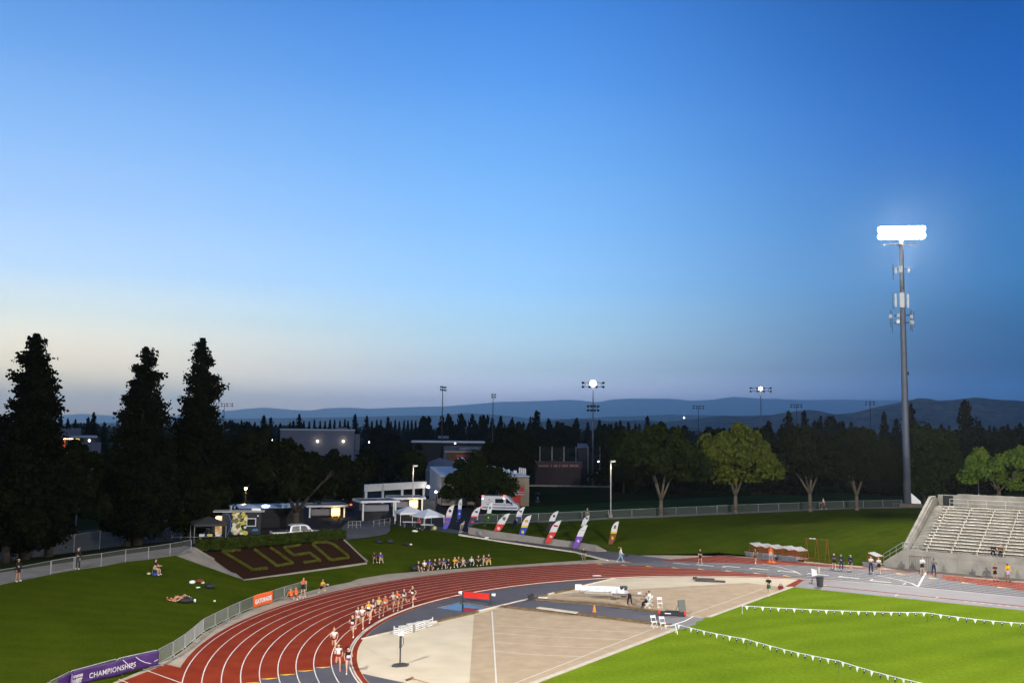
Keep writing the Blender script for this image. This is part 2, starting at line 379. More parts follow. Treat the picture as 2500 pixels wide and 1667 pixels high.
# lawns and banks
patch('lawn_bank', APRON_L + APRON_M[:1] + [(897, 1372, .95)] + list(reversed(BED_B)) + list(reversed(CREST_L)), GRASS, step=2.2)
patch('lawn_terrace', APRON_M[:1] + APRON_M[1:] + list(reversed(RAMP_L))[1:] + list(reversed(PLAZA_E[:-1])) + [(897, 1372, .95)], GRASS, step=2.2)
patch_w('grass_bank', WP(APRON_R) + STAND_W + WP(list(reversed(WALK_R)) + list(reversed(WALL_T))), GRASS, step=2.2)
patch('ramp', RAMP_L + RAMP_R, M_SLATE, step=2.5)
patch('crest_path', CREST_L + [(470, 1345, 3.3), (447, 1333, 3.3), (306, 1352, 3.3), (150, 1374, 3.3), (0, 1397, 3.3), (-420, 1450, 3.3)], M_WALK, step=3)
patch('bank_walk', WALK_R + list(reversed(WALK_RB)), M_WALK, step=3)
G0 = 1.8
patch('back_verge', [(-420, 1450, 3.3), (0, 1397, 3.3), (150, 1374, 3.3), (306, 1352, 3.3), (447, 1333, 3.3), (447, 1318, G0 + .6), (306, 1332, G0), (150, 1350, G0), (0, 1366, G0), (-420, 1416, G0)], M_SOIL, step=3)
# asphalt behind: road, parking lot and the entrance plaza, and the great dark level ground beyond
LOT = [(-420, 1416), (0, 1366), (150, 1350), (306, 1332), (447, 1318, 2.2), (452, 1332, 2.9), (487, 1346, 2.75), (838, 1315.5, 2.75), (847, 1318, 2.45), (903, 1311.5, 2.3), (942.5, 1304.5, 2.3), (952.7, 1295.6, 2.3), (952, 1283, 2.3), (964, 1283, 2.3), (1011, 1288, 2.25), (1049.6, 1293.5, 2.2), (1060, 1283, 2.3), (1142, 1295, 2.0), (1155, 1277, 2.5), (1300, 1272), (1310, 1262), (1215, 1238), (1090, 1240), (1000, 1205), (850, 1200), (560, 1235), (430, 1262), (306, 1285), (0, 1312), (-420, 1350)]
def lotz(p):
    if 800 < p[0] < 1330 and p[1] > 1268: return 2.2
    return G0
patch('parking_lot', [p if len(p) > 2 else (p[0], p[1], lotz(p)) for p in LOT], M_ASPH, step=6)
patch('plaza_paving', [(838, 1314.5, 2.76), (847, 1318, 2.47), (903, 1311.5, 2.32), (942.5, 1304.5, 2.32), (952.7, 1295.6, 2.32), (952, 1276, 2.2), (930, 1262, 1.95), (845, 1276, 2.2), (825, 1296, 2.5)], mat('plaza_concrete', (.12, .115, .115), .9, var=.15, scale=.5), step=3, dz=.05)
soc = [PZ(1156, 1276, 2.45), PZ(1273, 1272.5, 2.45), PZ(1356, 1268.7, 2.55), PZ(1485, 1262.5, 2.85), PZ(1600, 1257.6, 3.15), PZ(1800, 1249, 3.55), PZ(2000, 1241, 3.85), PZ(2202, 1236, 3.95), PZ(2280, 1235, 3.95), PZ(2600, 1240, 3.95), PZ(2600, 1205, 1.6), PZ(2200, 1200, 1.6), PZ(1800, 1210, 1.6), PZ(1500, 1225, 1.6), PZ(1330, 1235, 1.6), PZ(1216, 1238, 1.7)]
patch_w('field_slope', soc, M_SOCC, step=4)
far = []
for k in range(40):
    a = math.pi * 2 * k / 40; far.append((50000 * math.sin(a), 9000 * math.cos(a), 1.5))
# level ground: a ring sheet from the stadium outwards
bm = bmesh.new()
ring_in = [PZ(2600, 1212, 1.5), PZ(1800, 1212, 1.5), PZ(1330, 1236, 1.5), PZ(1100, 1245, 1.5), PZ(850, 1245, 1.5), PZ(430, 1300, 1.5), PZ(0, 1340, 1.5), PZ(-420, 1395, 1.5)]
def gsheet():
    fl = MB(); inner = [tuple(p) for p in ring_in] + [(-95, 30, 1.5), (-95, -60, 1.5), (60, -60, 1.5), (240, -60, 1.5), (240, 60, 1.5)]
    c = Vector((60, 60, 0)); n = len(inner)
    rings = [inner]
    for dist in (500, 1500, 4000, 9000, 24000, 50000):
        rg = []
        for p in inner:
            d = Vector((p[0] - c.x, p[1] - c.y)).normalized(); rg.append((c.x + d.x * dist, c.y + d.y * dist, 1.5))
        rings.append(rg)
    vs = [p for rg in rings for p in rg]; fs = []
    for k in range(len(rings) - 1):
        for i in range(n):
            j = (i + 1) % n; fs.append((k * n + i, (k + 1) * n + i, (k + 1) * n + j, k * n + j))
    fs = [f if (Vector(vs[f[1]]) - Vector(vs[f[0]])).cross(Vector(vs[f[2]]) - Vector(vs[f[0]])).z > 0 else tuple(reversed(f)) for f in fs]
    fl.add(vs, fs); bvh_add(vs, fs); o = fl.build('ground', M_SOIL); tag(o, kind='structure')
gsheet()

# ================================================================== TRACK AND INFIELD (flat sheets a few millimetres apart)
def flatUN(name, pts, material, dz):
    return patch_w(name, [UN(*p) for p in pts], material, step=0, dz=dz, bvh=False, smooth=False, seg=50)
def pol(r, deg): return (r * math.cos(R(deg)), r * math.sin(R(deg)))
def arcUN(r, a0, a1, k=48): return [pol(r, a0 + (a1 - a0) * i / k) for i in range(k + 1)]
def ovalUN(r): return [(110, r)] + arcUN(r, 90, 270, 96) + [(110, -r)]
def band(mb, a, b, z):
    n = len(a); A = [UN(p[0], p[1], z) for p in a]; B = [UN(p[0], p[1], z) for p in b]
    fs = []
    for i in range(n - 1):
        f = (i, i + 1, n + i + 1, n + i); q = A + B
        if (q[f[1]] - q[f[0]]).cross(q[f[2]] - q[f[0]]).z < 0: f = tuple(reversed(f))
        fs.append(f)
    mb.add(A + B, fs)
RO_ = TR + TW
trk = MB(); band(trk, ovalUN(TR - .55), ovalUN(RO_ + .45), 0.004)
band(trk, [(-31, 30.4), (-28.8, 36.2), (-25.8, 43.4)], [(2, 30.4), (2, 36.2), (2, 43.9)], 0.002)
band(trk, [(-31.4, -31.6), (-29.2, -31.6), (60, -31.6)], [(-26.5, -44.4), (-26.4, -44.5), (60, -44.5)], 0.002)
tag(trk.build('running_track', M_RED), kind='structure')
# slate exchange zones: a staggered front in every lane, running on past the finish
ZN = MB()
fr = [(2.9, 30.4, 26.9)]
phis_far = []
for k in range(NL):
    r0 = TR + k * LW; r1 = r0 + LW
    # far end of the bend: front reached along the clockwise stagger
    a0 = 112.5 + k * 3.55
    band(ZN, [(-1 + 0, r0)] if False else arcUN(r0, a0, 90, 24), arcUN(r1, a0, 90, 24), 0.008)
    uend = {8: -5.5, 7: -2.5, 6: 0.8, 5: 4.0, 4: 7.4, 3: 10.8, 2: 14, 1: 17, 0: 20}[k]
    band(ZN, [(0, r0), (uend, r0)] if uend > 0 else [(-9, r0), (-8.9, r0)], [(0, r1), (uend, r1)] if uend > 0 else [(-9, r1), (-8.9, r1)], 0.008)
    a1 = -132.5 + k * 1.12
    band(ZN, arcUN(r0, a1, -90, 24), arcUN(r1, a1, -90, 24), 0.008)
    band(ZN, [(0, -r0), (30, -r0)], [(0, -r1), (30, -r1)], 0.008)
# between the bend and the sprint chute
band(ZN, [(-35.2, 31.4), (-31, 30.4), (-26, 33), (-16, 38), (-9, 41.6)], [(-34.6, 36.9), (-30.2, 34), (-25, 36.0), (-14, 41.2), (-5.3, 43.3)], 0.010)
band(ZN, [(-35.2, 31.4), (-34.6, 36.9)], [(-31, 30.4), (-28.9, 36.0)], 0.009)
tag(ZN.build('exchange_zone', M_SLATE), kind='structure')
# painted lines
LN = MB(); hw = 0.032
for k in range(NL + 1):
    r = TR + k * LW + (0 if k else 0.0); w_ = hw * (1.7 if k == 0 else 1)
    band(LN, ovalUN(r - w_), ovalUN(r + w_), 0.014)
for k in range(NL + 1):                                   # chute lane lines, back from the bend
    n_ = TR + .25 + k * LW * 1.075; ustart = -31 + max(0, (n_ - 30.4)) * .40
    band(LN, [(ustart, n_ - .03), (0, n_ - .03)], [(ustart, n_ + .03), (0, n_ + .03)], 0.012)
# white start and finish curves across the straight
band(LN, [(-.5, 33.4), (-1.5, 35.2), (-3.2, 36.9), (-6.1, 38.9)], [(-.3, 33.4), (-1.3, 35.2), (-3.0, 36.9), (-5.9, 38.9)], 0.018)
band(LN, [(-.5, 33.4), (-2.4, 46)], [(-.3, 33.4), (-2.2, 46)], 0.018)
band(LN, [(-12.6, 34.0), (-14.2, 36.2), (-16.9, 38.4), (-19, 39.6)], [(-12.4, 34.0), (-14.0, 36.2), (-16.7, 38.4), (-18.8, 39.6)], 0.018)
for i in range(6):
    band(LN, [(-33.3 + .35 * i, -33 - 2.2 * i), (-26 + .2 * i, -33.9 - 2.3 * i)], [(-33.3 + .35 * i, -33.08 - 2.2 * i), (-26 + .2 * i, -33.98 - 2.3 * i)], 0.016)
# lane marks and little numerals' bars in the zone
rr = random.Random(5)
for (px, py) in [(1663, 1375.5), (1720, 1379.5), (1785, 1383), (1853, 1388.5), (1922, 1394.5), (1998, 1402), (2072, 1409.5), (2149, 1419)]:
    c = PZ(px, py); a = TU * 1.0; b = TN * .16
    d = c.xy - TC; u_, n_ = d.dot(TU), d.dot(TN)
    band(LN, [(u_ - 1.1, n_ - .16), (u_ + 1.1, n_ - .16)], [(u_ - 1.1, n_ + .16), (u_ + 1.1, n_ + .16)], 0.020)
    band(LN, [(u_ + 2.3, n_ - .45), (u_ + 2.45, n_ - .45)], [(u_ + 2.3, n_ + .45), (u_ + 2.45, n_ + .45)], 0.020)
    if px < 1800: band(LN, [(u_ + 2.1, n_ + .5), (u_ + 2.5, n_ + .5)], [(u_ + 2.1, n_ + .6), (u_ + 2.5, n_ + .6)], 0.020)
tag(LN.build('lane_line_markings', M_WHITE), kind='structure')
YL = MB()
def tri(px, py, s=.55):
    c = PZ(px, py); d = c.xy - TC; u_, n_ = d.dot(TU), d.dot(TN)
    band(YL, [(u_ - s, n_ - s * .55), (u_ + s, n_ - s * .55)], [(u_ - s, n_ + s * .5), (u_ + s * .6, n_ - s * .4)], 0.022)
for p in [(1469, 1377), (1528, 1380), (1589, 1382.5), (1652, 1386), (1716, 1389.5), (1783, 1394), (1853, 1399.5), (1925, 1405.5), (2363, 1423), (2450, 1434), (2282, 1411.5), (2202, 1401)]: tri(*p)
for k in range(1, NL):                                     # chevrons at the near end of the bend
    r0 = TR + k * LW; a1 = -132.5 + k * 1.12; da = math.degrees(.26 / r0)
    band(YL, [pol(r0 + .1, a1 - .05), pol(r0 + LW * .55, a1 - .05), pol(r0 + LW - .1, a1 - .05)], [pol(r0 + .1, a1 + .12), pol(r0 + LW * .55, a1 + da), pol(r0 + LW - .1, a1 + .12)], 0.021)
tag(YL.build('zone_markings', M_YEL), kind='structure')
band(MB(), [(0, 0), (1, 0)], [(0, 1), (1, 1)], 0)

RI = TR - .33
# cream D, slate segments, cinder sectors
Dc = [p for p in arcUN(RI - .2, 90, 270, 80)]
flatUN('cream_apron', [(-10.3, RI - .2)] + [p for p in Dc if p[0] < -10.4] + [(-10.3, -(RI - .2))], M_CREAM, 0.001)
ch_u = -26.75; th = math.degrees(math.acos(ch_u / (RI - .2)))
flatUN('water_jump_apron', arcUN(RI - .25, th, 360 - th, 60), M_SLATE, 0.007)
thn = math.degrees(math.asin(25.7 / (RI - .2)))
flatUN('high_jump_apron', arcUN(RI - .25, 180 + thn, 268, 24) + [(40, -RI + .2), (40, -25.7)], M_SLATE, 0.006)
tl = [(-26.0, -6.3), (-26.3, -1.9), (-19.6, -.75), (-13, -.2), (-10.5, -1.0), (-10.3, -25.5), (-11.6, -25.5)]
flatUN('cinder_sector', tl, M_TAN, 0.005)
flatUN('cinder_area', [(-26.4, 3.0), (-26.5, 6.3), (-24.6, 9.9), (-20.6, 15.8), (-14.9, 24.6), (-11.6, 24.4), (-10.4, 24.2), (-10.4, 5.2), (-11.1, 4.3), (-19.5, 4.2)], M_TAN, 0.005)
flatUN('throwing_runway', [(-27, 2.5), (-19.5, 4.15), (-10.9, 4.4), (-10.4, 5.2), (-9.6, 2), (-10.3, -1.0), (-13, -.2), (-19.6, -.75), (-26.8, -2.2)], M_SLATE, 0.008)
flatUN('runway_end', [(-13.4, 4.2), (-10.9, 4.35), (-10.4, 5.2), (-9.5, 3), (-9.5, .5), (-10.3, -1.0), (-13, -.2)], M_SLATE2, 0.0095)
flatUN('jump_runway', [(-11.2, 30.2), (-10.4, 25.1), (40, 25.9), (40, RI + .3), (0, RI + .3), (-6, RI - .25)], M_SLATE2, 0.0075)
flatUN('runway_strip', [(-8.2, 27.25), (40, 27.7), (40, 28.15), (-8.2, 27.7)], M_RED, 0.012)
flatUN('red_border', [(-11.5, 30.4), (-10.9, 30.4), (-10.1, 24.9), (-11.0, 24.9)], M_RED, 0.0105)
ln2 = MB()
def seg(a, b, w, z=0.017, mb=ln2):
    A = Vector(a); B = Vector(b); t = (B - A).normalized(); q = Vector((-t.y, t.x)) * (w / 2)
    band(mb, [tuple(A - q), tuple(B - q)], [tuple(A + q), tuple(B + q)], z)
def pun(px, py):
    d = PZ(px, py).xy - TC; return (d.dot(TU), d.dot(TN))
seg(pun(1201, 1491), pun(1211.5, 1664), .10); seg(pun(1211.5, 1664), pun(1216, 1740), .10)
for a, b in (((1205, 1525.6), (1566, 1543)), ((1205.6, 1544.5), (1522, 1561)), ((1206.6, 1566), (1472, 1582)), ((1208, 1589), (1421, 1602.5))):
    A = pun(*a); B = pun(*b); m = ((A[0] + B[0]) / 2 - .25, (A[1] + B[1]) / 2 - .45)
    seg(A, m, .06); seg(m, B, .06)
seg(pun(1258, 1667), pun(1610, 1528), .07); seg(pun(1258, 1667), pun(1010, 1764), .07)
seg(pun(1290, 1463.2), pun(1481, 1479.3), .06); seg(pun(1481, 1479.3), pun(1720, 1507.5), .06)
seg(pun(1330, 1455), pun(1420, 1450.5), .05); seg(pun(1548, 1444), pun(1860, 1427.5), .05); seg(pun(1686, 1499), pun(1864, 1436.5), .06)
seg((-8.2, 27.2), (40, 27.62), .06); seg((-11.3, 30.2), (-8, RI - .6), .08); seg((-.8, 27.1), (-.8, 25.95), .08); seg((-8.2, 27.2), (-8.0, 28.6), .08)
seg((2.5, 27.2), (2.6, 28.2), .06)
for i in range(7): seg((5 + i * .7, 26.9), (5.35 + i * .7, 26.9), .10)
tag(ln2.build('infield_markings', M_WHITE), kind='structure')
# raised pale kerbs: inside edge of the track, chord of the D, edge of the grass
def kerb(name, pts, w, h, material, z0=0.0):
    mb = MB()
    P = [Vector(p) for p in pts]; n = len(P); Ls = []; Rs = []
    for i in range(n):
        t = (P[min(i + 1, n - 1)] - P[max(i - 1, 0)]).normalized(); q = Vector((-t.y, t.x)) * (w / 2); Ls.append(P[i] + q); Rs.append(P[i] - q)
    vs = [UN(p.x, p.y, z0) for p in Ls] + [UN(p.x, p.y, z0 + h) for p in Ls] + [UN(p.x, p.y, z0 + h) for p in Rs] + [UN(p.x, p.y, z0) for p in Rs]
    fs = []
    for k in range(3):
        for i in range(n - 1): fs.append((k * n + i, k * n + i + 1, (k + 1) * n + i + 1, (k + 1) * n + i))
    fs += [(0, n, 2 * n, 3 * n), (n - 1, 4 * n - 1, 3 * n - 1, 2 * n - 1)]
    mb.add(vs, fs); return tag(mb.build(name, material), kind='structure')
kerb('inner_kerb', [p for p in ovalUN(TR - .16) if p[0] < 60], .10, .05, M_CURB)
kerb('chord_kerb', [(ch_u, -18.6 + 37.2 * i / 12) for i in range(13)], .12, .09, M_CURB)
kerb('field_kerb', [(-10.3, 24.9), (-10.4, 5.1)], .35, .05, M_CURB)
kerb('field_kerb', [(-10.4, -1.0), (-10.0, -34)], .35, .05, M_CURB)
M_TIMB = mat('weathered_timber', (0.14, 0.095, 0.05), 0.9, scale=3, var=.35, bump=.5)
for a, b in (((-26.35, -1.95), (-19.6, -.95)), ((-19.55, -.93), (-11.2, -.15)), ((-26.6, -10.5), (-26.45, -5.2)), ((-26.5, 5.4), (-26.3, 2.6)), ((-26.0, 2.95), (-19.5, 4.35)), ((-19.45, 4.36), (-13.2, 4.5)), ((-26.5, 6.9), (-26.45, 10.9))):
    kerb('timber_edging', [a, b], .28, .16, M_TIMB)
# grass field
flatUN('field_grass', [(-10.2, 24.9), (40, 25.7), (110, 25.7), (110, -29.5), (-9.8, -25.5 - 4), (-10.1, -2), (-10.3, -1.0), (-9.9, -.6), (-9.75, .2), (-10.05, .9), (-9.9, 1.6), (-10.35, 2.6), (-10.2, 3.6), (-10.5, 4.4), (-10.4, 5.2)], M_FIELD, 0.020)
# water jump pit, brim-full
pit = WP([(1073, 1483.8), (1120.5, 1472), (1184.5, 1482), (1166, 1489.3), (1130, 1492.4)])
MW = mat('pit_water', (0.01, 0.03, 0.06), 0.03, var=0, spec=0.8)
patch_w('water', [(p.x, p.y, 0) for p in pit], MW, step=0, dz=0.012, bvh=False, smooth=False, seg=50)
pe = MB(); 
for a, b in (((1067, 1484), (1122, 1470.6)), ((1122, 1470.6), (1198, 1481.5))): seg(pun(*a), pun(*b), .10, .019, pe)
tag(pe.build('pit_rim_marking', M_CURB), kind='structure')
# ================================================================== HILLS
def hill_mat(name, c1, c2, sc):
    return mat(name, c1, 0.95, scale=sc, col2=c2, detail=6, vscale=(1, 1, 2.5))
def ridge(name, prof, dist, base_drop, depth, material, seed, rough):
    """mountain range along the profile (px, py) at ground distance dist: a real sloping body, front and back"""
    rr = random.Random(seed); xs = [p[0] for p in prof]; n = 420; x0, x1 = xs[0], xs[-1]
    def py_at(x):
        for a, b in zip(prof[:-1], prof[1:]):
            if a[0] <= x <= b[0]: return a[1] + (b[1] - a[1]) * (x - a[0]) / (b[0] - a[0])
        return prof[-1][1]
    K = [(rr.uniform(.6, 3) * (1 + q * .6), rr.uniform(0, 6.28), rr.uniform(.3, 1) / (1 + q * .5)) for q in range(9)]
    def nz(s, t): return sum(w * math.sin(f * s * 9 + p + t * f * 1.7) for f, p, w in K) / 4.0
    rows = 22; vs = []; fs = []
    for i in range(n + 1):
        x = x0 + (x1 - x0) * i / n; s = i / n
        top = PD(x, py_at(x), dist); dirn = Vector((top.x, top.y)).normalized(); H = top.z - 1.5
        for j in range(rows + 1):
            v = j / rows                       # 0 foot of the front slope, crest at 0.7, foot of the back slope at 1
            if v <= .7: t = v / .7; h = t ** 1.15; off = -depth * (1 - t)
            else: t = (1 - v) / .3; h = t; off = depth * .5 * (1 - t)
            w = nz(s * (1 + .15 * v), v * 3)
            hh = H * h + rough * H * (w + .7 * nz(s * 3.1 + 2, v * 5 + 1)) * 4 * h * (1 - h) - (3 if j in (0, rows) else 0)
            o2 = off + depth * .10 * w * (1 - h)
            vs.append((top.x + dirn.x * o2, top.y + dirn.y * o2, 1.5 + hh))
    for i in range(n):
        for j in range(rows):
            a = i * (rows + 1) + j; fs.append((a, a + 1, a + rows + 2, a + rows + 1))
    mb = MB(); mb.add(vs, fs); o = mb.build(name, material, smooth=True); return tag(o, kind='structure')
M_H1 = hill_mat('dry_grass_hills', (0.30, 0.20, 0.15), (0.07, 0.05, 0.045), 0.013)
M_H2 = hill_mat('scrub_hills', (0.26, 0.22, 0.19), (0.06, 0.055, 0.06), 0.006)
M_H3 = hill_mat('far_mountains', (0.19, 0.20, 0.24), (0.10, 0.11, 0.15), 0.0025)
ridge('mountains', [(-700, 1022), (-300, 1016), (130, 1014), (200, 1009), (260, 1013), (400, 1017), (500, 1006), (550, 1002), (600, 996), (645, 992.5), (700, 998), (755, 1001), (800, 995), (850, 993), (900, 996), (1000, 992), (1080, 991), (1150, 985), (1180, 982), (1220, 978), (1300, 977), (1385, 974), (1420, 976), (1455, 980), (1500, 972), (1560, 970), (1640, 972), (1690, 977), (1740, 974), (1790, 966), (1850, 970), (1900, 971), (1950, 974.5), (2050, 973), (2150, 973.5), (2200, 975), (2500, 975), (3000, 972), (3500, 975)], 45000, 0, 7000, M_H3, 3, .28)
ridge('hills', [(-700, 1040), (200, 1034), (480, 1022), (700, 1020), (900, 1016), (1000, 1013), (1070, 1013), (1140, 1006.5), (1180, 1009), (1240, 1014), (1290, 1020), (1400, 1022), (1480, 1016), (1560, 1014), (1640, 1010), (1700, 1012), (1800, 1013), (1900, 1010), (2000, 1012), (2100, 1015), (2500, 1015), (3200, 1010)], 15000, 0, 3000, M_H2, 8, .32)
ridge('foothills', [(1150, 1040), (1300, 1032), (1345, 1026), (1400, 1021), (1440, 1023), (1500, 1028), (1560, 1024), (1620, 1028), (1700, 1020), (1760, 1014), (1820, 1016), (1880, 1012), (1930, 1003), (1972, 998.5), (2000, 1001), (2040, 1009), (2080, 1006), (2110, 998), (2150, 989), (2190, 982), (2240, 971), (2265, 972), (2290, 977), (2330, 974), (2378, 969), (2430, 974), (2500, 976), (2600, 972), (2800, 985), (3200, 1000)], 6000, 0, 1200, M_H1, 21, .42)
# ------------------------------------------------------------------ evening air
hz = MB(); hz.box((0, 26000, 810.0), (84000, 54000, 1624)); hm = bpy.data.materials.new('evening_air'); hm.use_nodes = True
hn = hm.node_tree.nodes; hn.clear(); vp = hn.new('ShaderNodeVolumePrincipled'); vp.inputs['Color'].default_value = (0.80, 0.93, 1.0, 1); vp.inputs['Density'].default_value = 0.00005; vp.inputs['Anisotropy'].default_value = 0.7
ho = hn.new('ShaderNodeOutputMaterial'); hm.node_tree.links.new(vp.outputs[0], ho.inputs['Volume'])
hazeo = hz.build('haze', hm); tag(hazeo, kind='stuff')
# ================================================================== placing on the ground
BVH = None
def G(px, py):
    """where the pixel's ray meets the ground"""
    global BVH
    if BVH is None: BVH = BVHTree.FromPolygons(BV_V, BV_F)
    h = BVH.ray_cast(EYE, ray(px, py), 20000)
    return h[0] if h[0] is not None else PZ(px, py, 0)
def GZ(x, y):
    if BVH is None: G(1250, 1600)
    h = BVH.ray_cast(Vector((x, y, 60)), Vector((0, 0, -1)), 200)
    return h[0].z if h[0] is not None else 0.0
def topz(px, py, p):
    """height at which the pixel's ray passes over ground point p"""
    d = ray(px, py); return CAMH + d.z * (p.y / d.y)
def face_cam(p):
    """z rotation that turns an object's -Y front to the camera"""
    return math.atan2(p.x, -p.y) + math.pi if False else math.atan2(-p.x, p.y) * 1.0
def leaf_mesh(name, P, S, material, seed=0, flat=0.0, tri=False, aspect=1.0):
    """many small leaf faces: P (n,3) centres, S (n,) half sizes"""
    g = np.random.default_rng(seed); n = len(P)
    a = g.normal(size=(n, 3)); a[:, 2] *= (1 - flat); a /= np.linalg.norm(a, axis=1)[:, None] + 1e-9
    b = g.normal(size=(n, 3)); b[:, 2] *= (1 - flat); b -= (a * b).sum(1)[:, None] * a; b /= np.linalg.norm(b, axis=1)[:, None] + 1e-9
    a = a * S[:, None]; b = b * (S * aspect)[:, None]
    if tri:
        V = np.stack([P - a - b * .6, P + a - b * .6, P + b], 1).reshape(-1, 3); k = 3
    else:
        V = np.stack([P - a, P - b, P + a, P + b], 1).reshape(-1, 3); k = 4
    me = bpy.data.meshes.new(name); me.vertices.add(n * k); me.vertices.foreach_set('co', V.astype(np.float32).ravel())
    me.loops.add(n * k); me.loops.foreach_set('vertex_index', np.arange(n * k, dtype=np.int32))
    me.polygons.add(n); me.polygons.foreach_set('loop_start', np.arange(0, n * k, k, dtype=np.int32))
    me.materials.append(material); me.update(calc_edges=True); return me
def world_part(mb, name, mats, par, smooth=False):
    """mesh modelled in world coordinates, parented to an unrotated thing"""
    return mb.build(name, mats, par, smooth, loc=-par.location)
M_STEEL = mat('galvanised_steel', (0.30, 0.30, 0.30), 0.5, var=.1, metal=.5)
M_DARKST = mat('dark_steel', (0.035, 0.036, 0.04), 0.55, var=.1)
M_POLE = mat('pale_painted_pole', (0.42, 0.41, 0.39), 0.6, var=.06)
M_WPAINT = mat('white_paint', (0.72, 0.71, 0.69), 0.55, var=.05)
M_BLACK = mat('black_plastic', (0.018, 0.018, 0.02), 0.55, var=.1)
M_DGREY = mat('dark_grey_plastic', (0.07, 0.072, 0.08), 0.6, var=.1)
M_ALU = mat('bench_aluminium', (0.52, 0.46, 0.36), 0.5, var=.06, metal=.1)
M_RUST = mat('rust_red_steel', (0.17, 0.055, 0.02), 0.85, var=.3, scale=5)
M_REDP = mat('red_paint', (0.42, 0.025, 0.02), 0.6, var=.1)
M_GLASSD = mat('dark_glass', (0.008, 0.009, 0.012), 0.25, var=0, spec=.25)
M_LEAF = mat('hedge_leaf', (0.036, 0.050, 0.006), 0.9, scale=1.3, col2=(0.018, 0.028, 0.004), detail=5)
M_LEAFY = mat('young_hedge_leaf', (0.105, 0.105, 0.016), 0.9, scale=1.6, col2=(0.055, 0.062, 0.010), detail=5)
def mesh_cloth(name, col, a):
    return mat(name, col, .7, var=0, alpha=a)
M_LINK = mesh_cloth('chain_link_wire', (0.16, 0.16, 0.155), .20)

